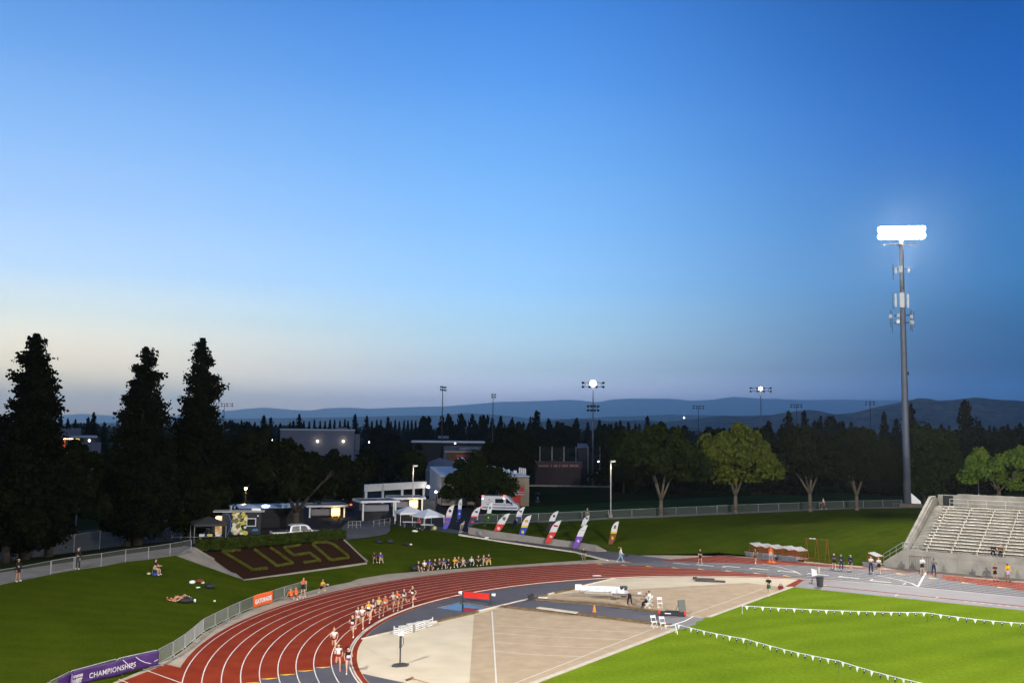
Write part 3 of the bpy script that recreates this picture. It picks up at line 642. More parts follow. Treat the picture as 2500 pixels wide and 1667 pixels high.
# ================================================================== BLEACHERS on the far straight
def bleachers():
    b0 = UN(-3, 46.5, 0); t = thing('bleachers', 'concrete bleachers with rows of pale benches beside the far straight', 'bleachers', b0)
    u0, u1 = -3.0, 30.0; n0 = 46.5; z0 = 2.05; rows = 15; tr_, rs = 13.0 / rows, 4.2 / rows; zt = z0 + 4.2; nt = n0 + 13.0
    X, Y = Vector((TU.x, TU.y, 0)), Vector((TN.x, TN.y, 0)); Zv = Vector((0, 0, 1))
    def P(u, n, z=0): return UN(u, n, z)
    def ubox(mb, ua, ub, na, nb, za, zb):
        mb.box(P((ua + ub) / 2, (na + nb) / 2, (za + zb) / 2), (abs(ub - ua), abs(nb - na), abs(zb - za)), TH)
    w = MB(); ubox(w, -4.2, u1, n0 - .32, n0, -.02, z0 + .06)
    for k in range(10): ubox(w, -2.4 + 3.3 * k, -2.0 + 3.3 * k, n0 - .36, n0 - .315, 0, 1.55)     # pilaster strips
    ubox(w, -4.2, u1, n0 - .40, n0 - .32, 1.52, 1.64)
    world_part(w, 'front_wall', M_WALL, t)
    w = MB(); w.prism([(-2.8, 0), (0, 0), (0, 2.05), (-.7, 2.05), (-2.8, .62)], X, Zv, Y, P(-4.2, n0 - .17, 0), .3); world_part(w, 'wing_wall', M_WALL, t)
    st = MB(); prof = []
    for k in range(rows): prof += [(n0 + tr_ * k, z0 + rs * k), (n0 + tr_ * (k + 1), z0 + rs * k)]
    prof += [(nt, zt), (nt + 2.4, zt), (nt + 2.4, 0), (n0, 0)]
    st.prism(prof, Y, Zv, X, P((u0 + u1) / 2, 0, 0), u1 - u0); world_part(st, 'tiers', M_WALL, t)
    s2 = MB(); k2 = rows * 2
    prof = []
    for k in range(k2): prof += [(n0 + tr_ / 2 * k, z0 + rs / 2 * k), (n0 + tr_ / 2 * (k + 1), z0 + rs / 2 * k)]
    prof += [(nt, zt), (nt + 2.4, zt), (nt + 2.4, 0), (n0, 0)]
    s2.prism(prof, Y, Zv, X, P(-3.61, 0, 0), 1.2); world_part(s2, 'stairs', M_WALL, t)
    pw = MB(); pw.prism([(n0, 0), (n0, z0 + .55), (nt, zt + .95), (nt + 2.6, zt + .95), (nt + 2.6, 0)], Y, Zv, X, P(-4.55, 0, 0), .62)
    pw.prism([(n0 + .4, z0 + .5), (n0 + .4, z0 + .78), (nt, zt + 1.18), (nt + 2.6, zt + 1.18), (nt + 2.6, zt + .9), (nt, zt + .9)], Y, Zv, X, P(-4.62, 0, 0), .34); world_part(pw, 'parapet', M_WALL, t)
    bw = MB(); ubox(bw, -4.2, u1, nt + 2.42, nt + 2.75, 0, zt + 1.35); ubox(bw, -1.9, u1, nt + 2.36, nt + 2.81, zt + 1.352, zt + 1.5); world_part(bw, 'back_wall', M_WALL, t)
    dd = MB(); ubox(dd, -3.6, -2.4, nt + 2.36, nt + 2.41, zt + .02, zt + 1.28); dm = mat('dark_gate_opening', (.02, .02, .022), .8, var=.1)
    world_part(dd, 'gate', dm, t)
    first = None
    for k in range(rows):
        n_ = n0 + tr_ * k + .38; z_ = z0 + rs * k
        bm_ = MB(); ubox(bm_, u0 + .12, u1, n_ - .13, n_ + .13, z_ + .36, z_ + .415)
        for j in range(12):
            uu = u0 + .5 + j * 2.6 + (.0 if k % 2 else .05); ubox(bm_, uu, uu + .09, n_ - .10, n_ + .10, z_ + .004, z_ + .358)
        world_part(bm_, 'bench', M_ALU, t)
    rl = MB()
    for z_ in (.55, 1.0): rl.path([P(-2.4, nt + .3, zt + z_), P(8, nt + .3, zt + z_)], .028)
    for j in range(6): rl.tube(P(-2.4 + j * 2.08, nt + .3, zt), P(-2.4 + j * 2.08, nt + .3, zt + 1.0), .025)
    for z_ in (.55, 1.0): rl.path([P(12.5, nt + .3, zt + z_), P(u1, nt + .3, zt + z_)], .028)
    for j in range(7): rl.tube(P(12.5 + j * 2.8, nt + .3, zt), P(12.5 + j * 2.8, nt + .3, zt + 1.0), .025)
    world_part(rl, 'guard_rail', M_ALU, t)
    hr = MB()
    for z_ in (.45, .9): hr.path([P(-7.0, n0 - .15, .55 + z_), P(-4.9, n0 - .15, 2.0 + z_), P(-3.2, n0 - .15, 2.1 + z_)], .025)
    for u_, z_ in ((-7.0, .55), (-6.3, 1.0), (-5.6, 1.5), (-4.9, 2.0), (-4.0, 2.05), (-3.2, 2.05)): hr.tube(P(u_, n0 - .15, z_), P(u_, n0 - .15, z_ + .9), .022)
    world_part(hr, 'handrail', M_STEEL, t)
    g = MB()
    for j in range(12): g.tube(P(-4.1 + j * .2, n0 - .42, .02), P(-4.1 + j * .2, n0 - .42, 1.5), .012, n=5)
    g.tube(P(-4.1, n0 - .42, 1.5), P(-1.9, n0 - .42, 1.5), .02); world_part(g, 'wall_grating', M_DARKST, t)
    return t
bleachers()

# ================================================================== RAMP walls, planted bed
def wall_strip(name, top, label, cat, material, th=.3, drop=.6, zb=None):
    P = WP(top); t = thing(name, label, cat, (P[0].x, P[0].y, 0)); mb = MB(); n = len(P); A = []; B = []
    for i in range(n):
        d = (P[min(i + 1, n - 1)] - P[max(0, i - 1)]); d.z = 0; d.normalize(); q = Vector((-d.y, d.x, 0)) * (th / 2)
        A.append(P[i] + q); B.append(P[i] - q)
    dn = [Vector((0, 0, -(drop if zb is None else p.z - zb[i]))) for i, p in enumerate(P)]
    vs = [a + d for a, d in zip(A, dn)] + A + B + [b + d for b, d in zip(B, dn)]
    fs = [(k * n + i, k * n + i + 1, (k + 1) * n + i + 1, (k + 1) * n + i) for k in range(3) for i in range(n - 1)] + [(0, n, 2 * n, 3 * n), (4 * n - 1, 3 * n - 1, 2 * n - 1, n - 1)]
    mb.add(vs, fs); o = mb.build(name, material, None, loc=None); bpy.data.objects.remove(t)
    return tag(o, label, cat)
def up(pts, dz): return [(p[0], p[1], p[2] + dz) for p in pts]
wall_strip('ramp_wall', up(WALL_T, .06), 'grey concrete retaining wall along the grass side of the sloping blue ramp', 'wall', M_WALK, .25, 1.0)
wall_strip('ramp_kerb', up(RAMP_L[1:], .10), 'low pale concrete kerb between the lawn and the sloping blue ramp', 'kerb', M_CURB, .28, .4)
bed = patch('mulch_bed', [BED_B[0], BED_B[1], (838, 1317, 2.95), (495, 1348, 2.95)], M_BARK, step=1.2, noise=.03)
def wedge():
    lo = WP([(592, 1414.5, .80), (548, 1400, 1.4), (500, 1382, 2.1), (428, 1356, 3.25)]); hi = WP([(592, 1413, 1.05), (558, 1391, 1.6), (520, 1366, 2.4), (468, 1335.5, 3.55)]); bk = WP([(594, 1413, 1.05), (563, 1389, 1.6), (527, 1364.5, 2.4), (476, 1335, 3.55)])
    mb = MB(); n = 4; b2 = [p + Vector((0, 0, -1.2)) for p in bk]; l2 = [p + Vector((0, 0, -.8)) for p in lo]
    mb.add(l2 + lo + hi + bk + b2, [(k * n + i, k * n + i + 1, (k + 1) * n + i + 1, (k + 1) * n + i) for k in range(4) for i in range(3)]); e = [p for p in WP([(428, 1356, 3.25), (447, 1331, 3.3), (476, 1335, 3.55), (468, 1335.5, 3.55)])]
    mb.add(e, [(0, 1, 2, 3)]); tag(mb.build('retaining_wall', M_WALK), 'sloping grey concrete wedge wall at the left end of the planted letter bed', 'wall')
wedge()
wall_strip('bed_kerb', [(592, 1414, 1.02), (744, 1393, 1.02), (895, 1372, 1.02)], 'thin pale kerb along the foot of the planted letter bed', 'kerb', M_WALK, .15, .3)
wall_strip('bed_edge_wall', [(897, 1369, 1.05), (870, 1345, 1.9), (840, 1316, 3.0)], 'narrow concrete edge wall right of the planted letter bed', 'wall', M_WALK, .22, .5)
BVH = None
def r2(x, y): return (400 + x / 4.612, 1220 + y / 4.612)
def letter(name, pts, label, seed):
    g = np.random.default_rng(seed); Q = [G(*r2(*p)) for p in pts]; P = []
    t = thing(name, label, 'hedge', tuple(Q[0]), group='letters of clipped hedge on the bed')
    core = MB()
    for a, b in zip(Q[:-1], Q[1:]):
        L_ = (b - a).length; n = int(L_ * 420); k = g.random(n)[:, None]
        c = np.array(a) * (1 - k) + np.array(b) * k; d = (b - a).normalized(); s = Vector((-d.y, d.x, 0)).normalized()
        th_ = g.random(n) * math.pi; r_ = .09 + .035 * g.random(n)
        P.append(c + np.outer(np.cos(th_) * r_, np.array(s)) + np.outer(np.sin(th_) * r_ * 1.5 + .02, (0, 0, 1)))
        up_ = Vector((0, 0, .12)); core.tube(a + up_, b + up_, .06, n=6)
    P = np.concatenate(P) - np.array(t.location)
    link('foliage', leaf_mesh('foliage', P, .045 + .04 * g.random(len(P)), M_LEAFY, seed), t)
    core.build('stems', M_LEAF, t, loc=-t.location); return t
letter('letter_hedge', [(860, 575), (660, 588), (1005, 797), (1160, 775)], 'clipped hedge shaped as the letter C on the mulch bed', 1)
letter('letter_hedge', [(1022, 567), (1275, 752), (1450, 720), (1200, 545)], 'clipped hedge shaped as the letter U on the mulch bed', 2)
letter('letter_hedge', [(1535, 515), (1350, 545), (1465, 632), (1640, 605), (1760, 692), (1575, 712)], 'clipped hedge shaped as the letter S on the mulch bed', 3)
letter('letter_hedge', [(1675, 508), (1705, 490), (1850, 485), (1920, 515), (2070, 635), (2075, 662), (1880, 685), (1675, 508)], 'clipped hedge shaped as the letter D on the mulch bed', 4)
def hedge():
    a = PZ(481, 1343, 3.0); b = PZ(838, 1312.5, 2.8); d = (b - a).normalized(); s = Vector((-d.y, d.x, 0)).normalized(); L_ = (b - a).length; g = np.random.default_rng(9)
    t = thing('hedge', 'long clipped green hedge along the top of the planted letter bed', 'hedge', tuple(a))
    n = 16000; u = g.random(n) * L_; face = g.random(n); H = .86; W_ = .9
    v = np.where(face < .5, -W_ / 2 + 0 * u, (g.random(n) - .5) * W_); z = np.where(face < .5, g.random(n) * H, H + 0 * u); e = g.normal(size=(n, 3)) * .05
    P = np.outer(u, np.array(d)) + np.outer(v, np.array(s)) + np.outer(z, (0, 0, 1)) + e
    link('foliage', leaf_mesh('foliage', P, .05 + .06 * g.random(n), M_LEAF, 4), t)
    c = MB(); M3 = Matrix((d, s, Vector((0, 0, 1)))).transposed(); c.box((d * L_ / 2) + Vector((0, 0, .38)), (L_, W_ - .06, .80), M=M3); c.build('stems', M_LEAF, t); return t
hedge()

# ================================================================== FENCES
def chain_fence(label, P, h, step=3.0, group='chain link fences', bases=None, gate=None):
    t = thing('chain_link_fence', label, 'fence', tuple(P[0]), group=None)
    pts = []
    if bases: pts = [Vector(p) for p in bases]
    else:
        for a, b in zip(P[:-1], P[1:]):
            a = Vector(a); b = Vector(b); k = max(1, round((b - a).length / step)); pts += [a.lerp(b, i / k) for i in range(k)]
        pts.append(Vector(P[-1]))
    O = Vector(t.location); pm = MB(); pm.tube((0, 0, -.1), (0, 0, h + .03), .035, n=6); pm = pm.mesh('post', M_STEEL)
    for p in pts: link('post', pm, t, p - O)
    ms = MB(); rl = MB()
    for a, b in zip(pts[:-1], pts[1:]):
        ms.add([a, b, b + Vector((0, 0, h)), a + Vector((0, 0, h))], [(0, 1, 2, 3)]); rl.tube(a + Vector((0, 0, h)), b + Vector((0, 0, h)), .026, n=6)
    world_part(ms, 'wire_mesh', M_LINK, t); world_part(rl, 'top_rail', M_STEEL, t)
    if gate:
        g = MB(); a, b = pts[gate], pts[gate + 1]; q = Vector((0, -.06, 0))
        A, B = a.lerp(b, .04) + q, a.lerp(b, .96) + q
        for z_ in (.12, h + .02): g.tube(A + Vector((0, 0, z_)), B + Vector((0, 0, z_)), .03)
        for p in (A, B): g.tube(p + Vector((0, 0, .1)), p + Vector((0, 0, h + .02)), .03)
        world_part(g, 'gate', M_STEEL, t)
    return t
fb = [(-180, 1455, 3.3), (-60, 1438, 3.3), (51, 1416.7, 3.3), (122.6, 1402, 3.3), (182.4, 1391, 3.3), (246.6, 1381.5, 3.3), (306, 1371, 3.3), (362, 1364, 3.3), (414.8, 1355, 3.3), (466, 1345, 3.3)]
chain_fence('low chain link fence with a gate along the path above the dark left lawn', WP(fb), 1.07, bases=WP(fb), gate=3)
chain_fence('long low chain link fence beside the walk on top of the far grass bank', [p for p in WP(WALK_RB[:-1])], 1.0, step=3.2)
chain_fence('thin dark chain link fence beyond the path, between the tree trunks on the left', WP([(-150, 1400, 1.9), (40, 1372, 1.9), (180, 1349, 1.9), (243, 1339, 1.9), (300, 1326, 1.9), (356, 1315, 1.9)]), 1.9, step=4)

# ================================================================== STREET LAMPS
def street_lamp(px, pyt, pyb, label, lit=0.0, z=None, side=1, base=True, group='tall lamp posts'):
    p = G(px, pyb) if z is None else PZ(px, pyb, z); h = topz(px, pyt, p) - p.z
    t = thing('street_lamp', label, 'street lamp', tuple(p), group=group)
    m = MB(); m.tube((0, 0, .3), (0, 0, h - .05), .085, .065, 10); m.build('pole', M_POLE, t, True)
    if base: m = MB(); m.lathe([(.28, 0), (.28, .5), (.2, .58)], 12); m.build('base', M_WALK, t)
    m = MB(); m.box((.33 * side, 0, h), (.75, .36, .2)); m.box((.05 * side, 0, h - .06), (.3, .1, .08)); hd = m.build('lamp_head', M_POLE, t)
    e = MB(); e.box((.36 * side, 0, h - .108), (.5, .26, .02)); e.build('lens', mat('lamp_lens_warm', (.9, .85, .7), .4, var=0, emit=(1, .82, .55), estr=6.0) if lit else M_WPAINT, hd)
    if lit:
        d = bpy.data.lights.new('street_lamp_light', 'SPOT'); d.energy = lit; d.color = (1, .80, .52); d.spot_size = R(150); d.spot_blend = .6; d.shadow_soft_size = .15
        o = bpy.data.objects.new('street_lamp_light', d); COL.objects.link(o); o.parent = t; o.location = (.36 * side, 0, h - .16)
    return t
street_lamp(521, 1149, 1300, 'pale lamp post standing behind the black canopy tent', 420, z=2.2)
street_lamp(1006.5, 1136, 1262, 'lamp post rising behind the white entrance beam', 420, z=1.8)
street_lamp(1491, 1125, 1263, 'tall pale lamp post on top of the bank beside the fence', 420, z=3.0)
street_lamp(2390, 1136, 1226, 'lamp post behind the bleachers in front of the lit round tree', 300, z=4.0, base=False, side=-1)
street_lamp(185, 1160, 1308, 'dark lamp post by the road between the left trees', 0, z=1.9)
# ================================================================== FLOODLIGHT TOWER of the stadium
M_LAMP = mat('burning_floodlight', (1, 1, 1), .4, var=0, emit=(1, .98, .95), estr=60.0)
M_LAMP2 = mat('burning_field_lamp', (1, 1, 1), .4, var=0, emit=(1, .93, .84), estr=45.0)
M_TOWER = mat('grey_galvanised_tower', (0.09, 0.10, 0.13), .55, var=.12, scale=.6, metal=.2)
def light_tower():
    p = PZ(2216, 1236, 4.0); zt = topz(2196, 585, p); h = zt - p.z
    t = thing('light_tower', 'very tall grey stadium light tower with antennas and a blazing bank of floodlights', 'light tower', tuple(p))
    m = MB(); m.lathe([(.56, 0.0), (.53, h * .25), (.45, h * .6), (.36, h * .85), (.30, h + .8)], 16); m.build('pole', M_TOWER, t, True)
    m = MB(); m.box((0, 0, .05), (3.6, 2.6, .9)); m.build('base', mat('brown_concrete_base', (.10, .08, .065), .9, var=.2), t)
    rz = math.atan2(-(TC.x + 20 - p.x), (TC.y - 15 - p.y)) + math.pi * 0
    # light bank: the lamps face the field
    c = Vector((TC.x + 25 - p.x, TC.y - 20 - p.y, 0)).normalized(); s = Vector((-c.y, c.x, 0))
    fr = MB(); lens = []
    for r_, z in enumerate((h + .55, h + 1.65)):
        fr.tube(s * -3.0 + Vector((0, 0, z)), s * 3.0 + Vector((0, 0, z)), .07)
    for k in (-3.0, -1.1, 1.1, 3.0): fr.tube(s * k + Vector((0, 0, h - .3)), s * k + Vector((0, 0, h + 1.9)), .06)
    fr.box((0, 0, h - .75), (5.5, 1.0, .08), math.atan2(s.y, s.x)); fr.build('lamp_frame', M_STEEL, t)
    hm = MB(); dirn = (c * .82 + Vector((0, 0, -.57))).normalized(); q = dirn.to_track_quat('Z', 'Y').to_matrix()
    hm.lathe([(.16, -.35), (.34, -.12), (.46, .12), (.46, .16)], 12, M=q); housing = hm.mesh('floodlight', M_STEEL, True)
    lm = MB(); lm.lathe([(.05, .10), (.54, .165), (.54, .18), (.05, .20)], 12, M=q); lensm = lm.mesh('lens', M_LAMP)
    for z in (h + .55, h + 1.65):
        for k in range(10):
            o = link('floodlight', housing, t, s * (-3.1 + k * 6.2 / 9) + c * .35 + Vector((0, 0, z))); link('lens', lensm, o)
    # antennas
    def pan(z, off, w, hh, name='antenna_panel', m_=M_STEEL):
        b = MB(); cc = s * off[0] + c * off[1]; b.box((0, 0, 0), (w, .18, hh), math.atan2(s.y, s.x)); return b.build(name, m_, t, loc=cc + Vector((0, 0, z)))
    zz = lambda y: topz(2200, y, p) - p.z
    pan(zz(659), (-.35, .75), .55, 1.0); pan(zz(660), (.95, .2), .25, .9); pan(zz(661), (-.95, .2), .35, 1.0)
    pan(zz(734), (-.25, .8), .72, 2.3); pan(zz(735), (.8, .1), .32, 2.2); pan(zz(733), (-1.05, .1), .32, 2.1)
    for y, o_ in ((771, (-.85, .7)), (773, (1.2, .4)), (772, (-1.9, .2)), (786, (-.9, .7)), (787, (1.1, .4)), (788, (1.4, .2))): pan(zz(y), o_, .45, .55, 'radio_unit', M_WPAINT if o_[0] == -.9 else M_POLE)
    br = MB(); br.tube((0, 0, zz(660)), (0, 0, zz(790)), .2, n=8)
    for y in (656, 770, 788):
        for a in range(6):
            d = Vector((math.cos(a * 1.047), math.sin(a * 1.047), 0)); br.tube(d * .4 + Vector((0, 0, zz(y))), d * 1.5 + Vector((0, 0, zz(y))), .05, n=6)
    for o_, ya, yb in ((-1.35, 644, 684), (-1.5, 715, 755), (1.3, 757, 810), (-1.9, 756, 800), (-1.7, 760, 812), (1.1, 760, 806), (1.6, 760, 800)):
        br.tube(s * o_ + c * .2 + Vector((0, 0, zz(ya))), s * o_ + c * .2 + Vector((0, 0, zz(yb))), .05, n=6)
    br.build('antenna_bracket', M_DARKST, t)
    for y in (705, 911): b = MB(); b.box((0, 0, 0), (.3, .3, .6)); b.build('hand_hole', M_DARKST, t, loc=(-.1 if y < 800 else .35, -.5, zz(y)))
    d = bpy.data.lights.new('tower_floodlight', 'SPOT'); d.energy = 350000; d.spot_size = R(100); d.spot_blend = 1; d.shadow_soft_size = 1.5; d.color = (1, .96, .88)
    o = bpy.data.objects.new('tower_floodlight', d); COL.objects.link(o); o.location = p + c * 1.6 + Vector((0, 0, h + .8)); o.rotation_mode = 'QUATERNION'
    o.rotation_quaternion = (UN(26, 0, 0) - Vector(o.location)).to_track_quat('-Z', 'Y')
light_tower()

def field_light(px, pyt, dist, label, lit=False, width=3.0, seen_side=False, second=None, rows=2, n=4, z0=1.6):
    d = ray(px, pyt); p = EYE + d * (dist / d.y); h = p.z - z0; p = Vector((p.x, p.y, z0))
    t = thing('field_floodlight', label, 'floodlight', tuple(p), group='floodlight poles beyond the trees')
    f = Vector((p.x, p.y, 0)).normalized(); s = Vector((f.y, -f.x, 0))
    if seen_side: s = (s * .35 + f * .94).normalized()
    fc = Vector((-s.y, s.x, 0)); fc = -fc if fc.dot(f) > 0 else fc
    m = MB(); m.tube((0, 0, 0), (0, 0, h), .24, .11, 10); m.build('pole', M_DARKST if not lit else M_TOWER, t, True)
    def bank(z, w, nn):
        fr = MB()
        for k in range(rows): fr.tube(s * -w + Vector((0, 0, z - k * 1.0)), s * w + Vector((0, 0, z - k * 1.0)), .06, n=6)
        fr.tube(s * -w * .8 + Vector((0, 0, z)), s * -w * .8 + Vector((0, 0, z - 1.0)), .05, n=6); fr.tube(s * w * .8 + Vector((0, 0, z)), s * w * .8 + Vector((0, 0, z - 1.0)), .05, n=6)
        fr.build('lamp_frame', M_DARKST, t)
        hm = MB(); dirn = (fc * .8 + Vector((0, 0, -.6))).normalized(); q = dirn.to_track_quat('Z', 'Y').to_matrix(); hm.lathe([(.12, -.3), (.3, -.05), (.36, .15)], 8, M=q); me = hm.mesh('floodlight', M_DARKST, True)
        for k in range(rows):
            for j in range(nn):
                link('floodlight', me, t, s * (-w + 2 * w * j / (nn - 1)) + fc * .2 + Vector((0, 0, z - k * 1.0)))
    bank(h, width, n)
    if second: bank(topz(px, second, p) - z0, width * .5, n)
    if lit:
        e = MB(); e.lathe([(.05, -.12), (lit * .8, -.08), (lit, 0), (lit * .8, .08), (.05, .12)], 14, M=(-f).to_track_quat('Z', 'Y').to_matrix()); b = e.build('burning_lamp', M_LAMP2, t, loc=-f * .7 + Vector((0, 0, h - .2)))
field_light(548, 985, 430, 'unlit eight-lamp floodlight pole right of the big conifers', width=3.4)
field_light(1081, 945, 330, 'unlit floodlight pole seen edge-on behind the slate-blue roof, left of a shorter one', seen_side=True, width=2.4)
field_light(1204, 963, 360, 'unlit floodlight pole with a small skewed lamp cluster above the dark tree', seen_side=True, width=1.6, n=2)
field_light(1448, 934, 239, 'floodlight pole with one dazzling lamp and a second lamp rack lower down', lit=.75, width=2.5, second=991)
field_light(1705, 991, 440, 'unlit floodlight pole between the two brightest roadside trees', width=2.2)
field_light(1857, 947, 300, 'floodlight pole with a wide rack and one small burning lamp', lit=.5, width=3.0)
field_light(1944, 988, 430, 'unlit floodlight pole beside a pointed conifer, right of the small burning lamp', width=2.2)
field_light(2124, 981, 400, 'unlit floodlight pole in front of the brown foothill', width=1.6, rows=2, n=3)

# ================================================================== BUILDINGS
M_PALEW = mat('pale_stucco', (0.20, 0.20, 0.235), .9, var=.08, scale=.3)
M_BEIGE = mat('beige_stucco', (0.24, 0.19, 0.145), .9, var=.12, scale=.5)
M_BRICK = mat('brown_brick', (0.085, 0.05, 0.034), .9, var=.2, scale=3)
M_SROOF = mat('slate_blue_roof', (0.075, 0.09, 0.13), .7, var=.12, scale=1)
M_WROOF = mat('white_roof_sheet', (0.55, 0.56, 0.58), .6, var=.08)
M_DWALL = mat('dark_wall', (0.028, 0.028, 0.032), .9, var=.15)
M_GLOW = mat('warm_lit_window', (.9, .7, .3), .5, var=0, emit=(1, .70, .18), estr=1.0)
M_GLOWR = mat('red_lit_window', (.6, .1, .03), .5, var=.5, scale=2, emit=(1, .16, .05), estr=.35)
M_BULB = mat('lit_lamp_bulb', (1, .9, .7), .4, var=0, emit=(1, .82, .55), estr=14)
M_BULBW = mat('lit_white_bulb', (1, .95, .9), .4, var=0, emit=(1, .95, .9), estr=16)
class View:
    """axes of a plane facing the camera at ground distance dist through pixel column px"""
    def __init__(s, px, dist):
        d = ray(px, 1048); s.o = EYE + d * (dist / d.y); s.f = Vector((s.o.x, s.o.y, 0)).normalized(); s.r = Vector((s.f.y, -s.f.x, 0)); s.rz = math.atan2(s.r.y, s.r.x); s.px = px
        s.k = (s.o.x ** 2 + s.o.y ** 2) ** .5 / FPX
    def at(s, px, py, back=0.0):
        d = ray(px, py); n = s.f; t = (s.o - EYE).dot(n) / d.dot(n); return EYE + d * t + s.f * back
def vbox(mb, V, x0, y0, x1, y1, depth, back=0.0, zbase=None):
    a = V.at(x0, y1); b = V.at(x1, y0); w = (b - a).dot(V.r); z0 = a.z if zbase is None else zbase; z1 = b.z
    c = a + V.r * (w / 2) + V.f * (back + depth / 2); mb.box((c.x, c.y, (z0 + z1) / 2), (w, depth, z1 - z0), V.rz)
def wall_lamp(par, pos, power, bulb=M_BULB, r=.12, col=(1, .82, .55), light=True):
    m = MB(); m.ell((0, 0, 0), r); m.build('wall_lamp', bulb, par, loc=pos - Vector(par.location))
    if light:
        d = bpy.data.lights.new('wall_lamp_light', 'POINT'); d.energy = power; d.color = col; d.shadow_soft_size = .2
        o = bpy.data.objects.new('wall_lamp_light', d); COL.objects.link(o); o.location = pos
def hall():
    V = View(780, 400); t = thing('sports_hall', 'big pale windowless hall with two wall lamps behind the dark trees', 'building', (V.o.x, V.o.y, 1.5))
    w = MB(); vbox(w, V, 683, 1048.5, 866, 1100, 26, zbase=1.5); world_part(w, 'wall', M_PALEW, t)
    w = MB(); vbox(w, V, 866, 1060.5, 879, 1100, 22, .5, zbase=1.5); world_part(w, 'annex', M_PALEW, t)
    w = MB(); vbox(w, V, 820, 1043.5, 849, 1048.6, 12, 3); vbox(w, V, 760, 1046, 770, 1048.6, 3, 2); world_part(w, 'roof_plant', M_PALEW, t)
    for x in (775, 838): wall_lamp(t, V.at(x, 1077, -1.2), 420, M_BULB, .45)
    w = MB(); vbox(w, V, 683, 1047.9, 867, 1049.5, .3, -.3); world_part(w, 'roof_edge', M_WROOF, t)
hall()
def lit_block():
    V = View(185, 290); t = thing('campus_building', 'low building with a yellow lit window and red glow between the left conifers', 'building', (V.o.x, V.o.y, 1.5))
    w = MB(); vbox(w, V, 136, 1045.5, 198, 1072, 14, 4, zbase=1.5); world_part(w, 'upper_block', M_PALEW, t)
    w = MB(); vbox(w, V, 172, 1064, 238, 1068, 16, -1); world_part(w, 'roof', M_WROOF, t)
    w = MB(); vbox(w, V, 140, 1068.2, 246, 1092, 10, 0, zbase=1.5); world_part(w, 'wall', M_DWALL, t)
    w = MB(); vbox(w, V, 161, 1079, 247, 1092, .5, -1.2, zbase=1.5); world_part(w, 'low_wall', M_PALEW, t)
    w = MB(); vbox(w, V, 178, 1070, 194, 1077.5, .2, -.3); world_part(w, 'lit_window', M_GLOW, t)
    w = MB(); vbox(w, V, 144, 1072, 160, 1091, .2, -.3); world_part(w, 'red_window', M_GLOWR, t)
    lm = MB()
    for k in range(9): lm.ell(V.at(144 + k * 4.2, 1071, -.6), .13, 6, 4)
    world_part(lm, 'light_string', M_BULB, t); wall_lamp(t, V.at(218, 1075, -.8), 250, M_BULBW, .3)
lit_block()
def long_block():
    V = View(1095, 330); t = thing('campus_building', 'long low building with a thin bright flat roof edge beyond the slate-blue roof', 'building', (V.o.x, V.o.y, 1.5))
    w = MB(); vbox(w, V, 1006, 1080, 1182, 1100, 14, 1, zbase=1.5); world_part(w, 'wall', M_DWALL, t)
    w = MB(); vbox(w, V, 1004, 1077.6, 1184, 1079.4, 17, -.8); world_part(w, 'roof', M_WROOF, t)
    w = MB(); vbox(w, V, 1083, 1089, 1180, 1101, 4, -5, zbase=1.5); world_part(w, 'grey_screen_wall', M_SROOF, t)
    rl = MB()
    for y in (1092, 1095): rl.tube(V.at(1121, y, -7), V.at(1166, y - .6, -7), .06, n=5)
    for x in (1121, 1132, 1144, 1155, 1166): rl.tube(V.at(x, 1092, -7), V.at(x, 1101, -7), .05, n=5)
    world_part(rl, 'roof_rail', M_WROOF, t); wall_lamp(t, V.at(1111, 1082, -.5), 80, M_BULBW, .22, light=False)
    w = MB(); vbox(w, V, 1065, 1067, 1096, 1074, 6, 60); 
    world_part(w, 'upper_roof', M_PALEW, t)
long_block()
def brick_block():
    V = View(1130, 230); t = thing('brick_building', 'brown brick building carrying a red sign behind the slate-blue roof', 'building', (V.o.x, V.o.y, 1.6))
    w = MB(); vbox(w, V, 1090, 1104, 1176, 1140, 9, zbase=1.6); world_part(w, 'wall', M_BRICK, t)
    w = MB(); vbox(w, V, 1086, 1101.2, 1178, 1104, 10, -.4); world_part(w, 'parapet', M_BEIGE, t)
    w = MB(); vbox(w, V, 1113.6, 1110, 1146, 1131, .2, -.4); sg = world_part(w, 'sign', mat('red_sign_face', (.30, .02, .025), .6, var=.05), t)
    b = MB(); vbox(b, V, 1114, 1115.5, 1145.5, 1124.5, .06, -.47); bb = world_part(b, 'sign_band', mat('navy_band', (.012, .012, .05), .6, var=0), t)
    l = MB()
    for x0, x1, y0, y1 in ((1116, 1118.5, 1118, 1122), (1119, 1121, 1118, 1122), (1121.5, 1124, 1118, 1122), (1133, 1135.5, 1118, 1122), (1136, 1138, 1118, 1122), (1138.5, 1141, 1118, 1122)): vbox(l, V, x0, y0, x1, y1, .04, -.53)
    for k in range(9):
        if k not in (3, 5): vbox(l, V, 1114.5 + k * 3.3, 1126, 1116.5 + k * 3.3, 1129, .04, -.46)
    c = V.at(1128.5, 1120, -.55); q = (-V.f).to_track_quat('Z', 'Y').to_matrix(); l.lathe([(.02, 0), (.42, 0), (.42, .05), (.02, .05)], 14, tuple(c), q)
    world_part(l, 'sign_lettering', mat('white_lettering', (.6, .6, .6), .6, var=0), t)
brick_block()
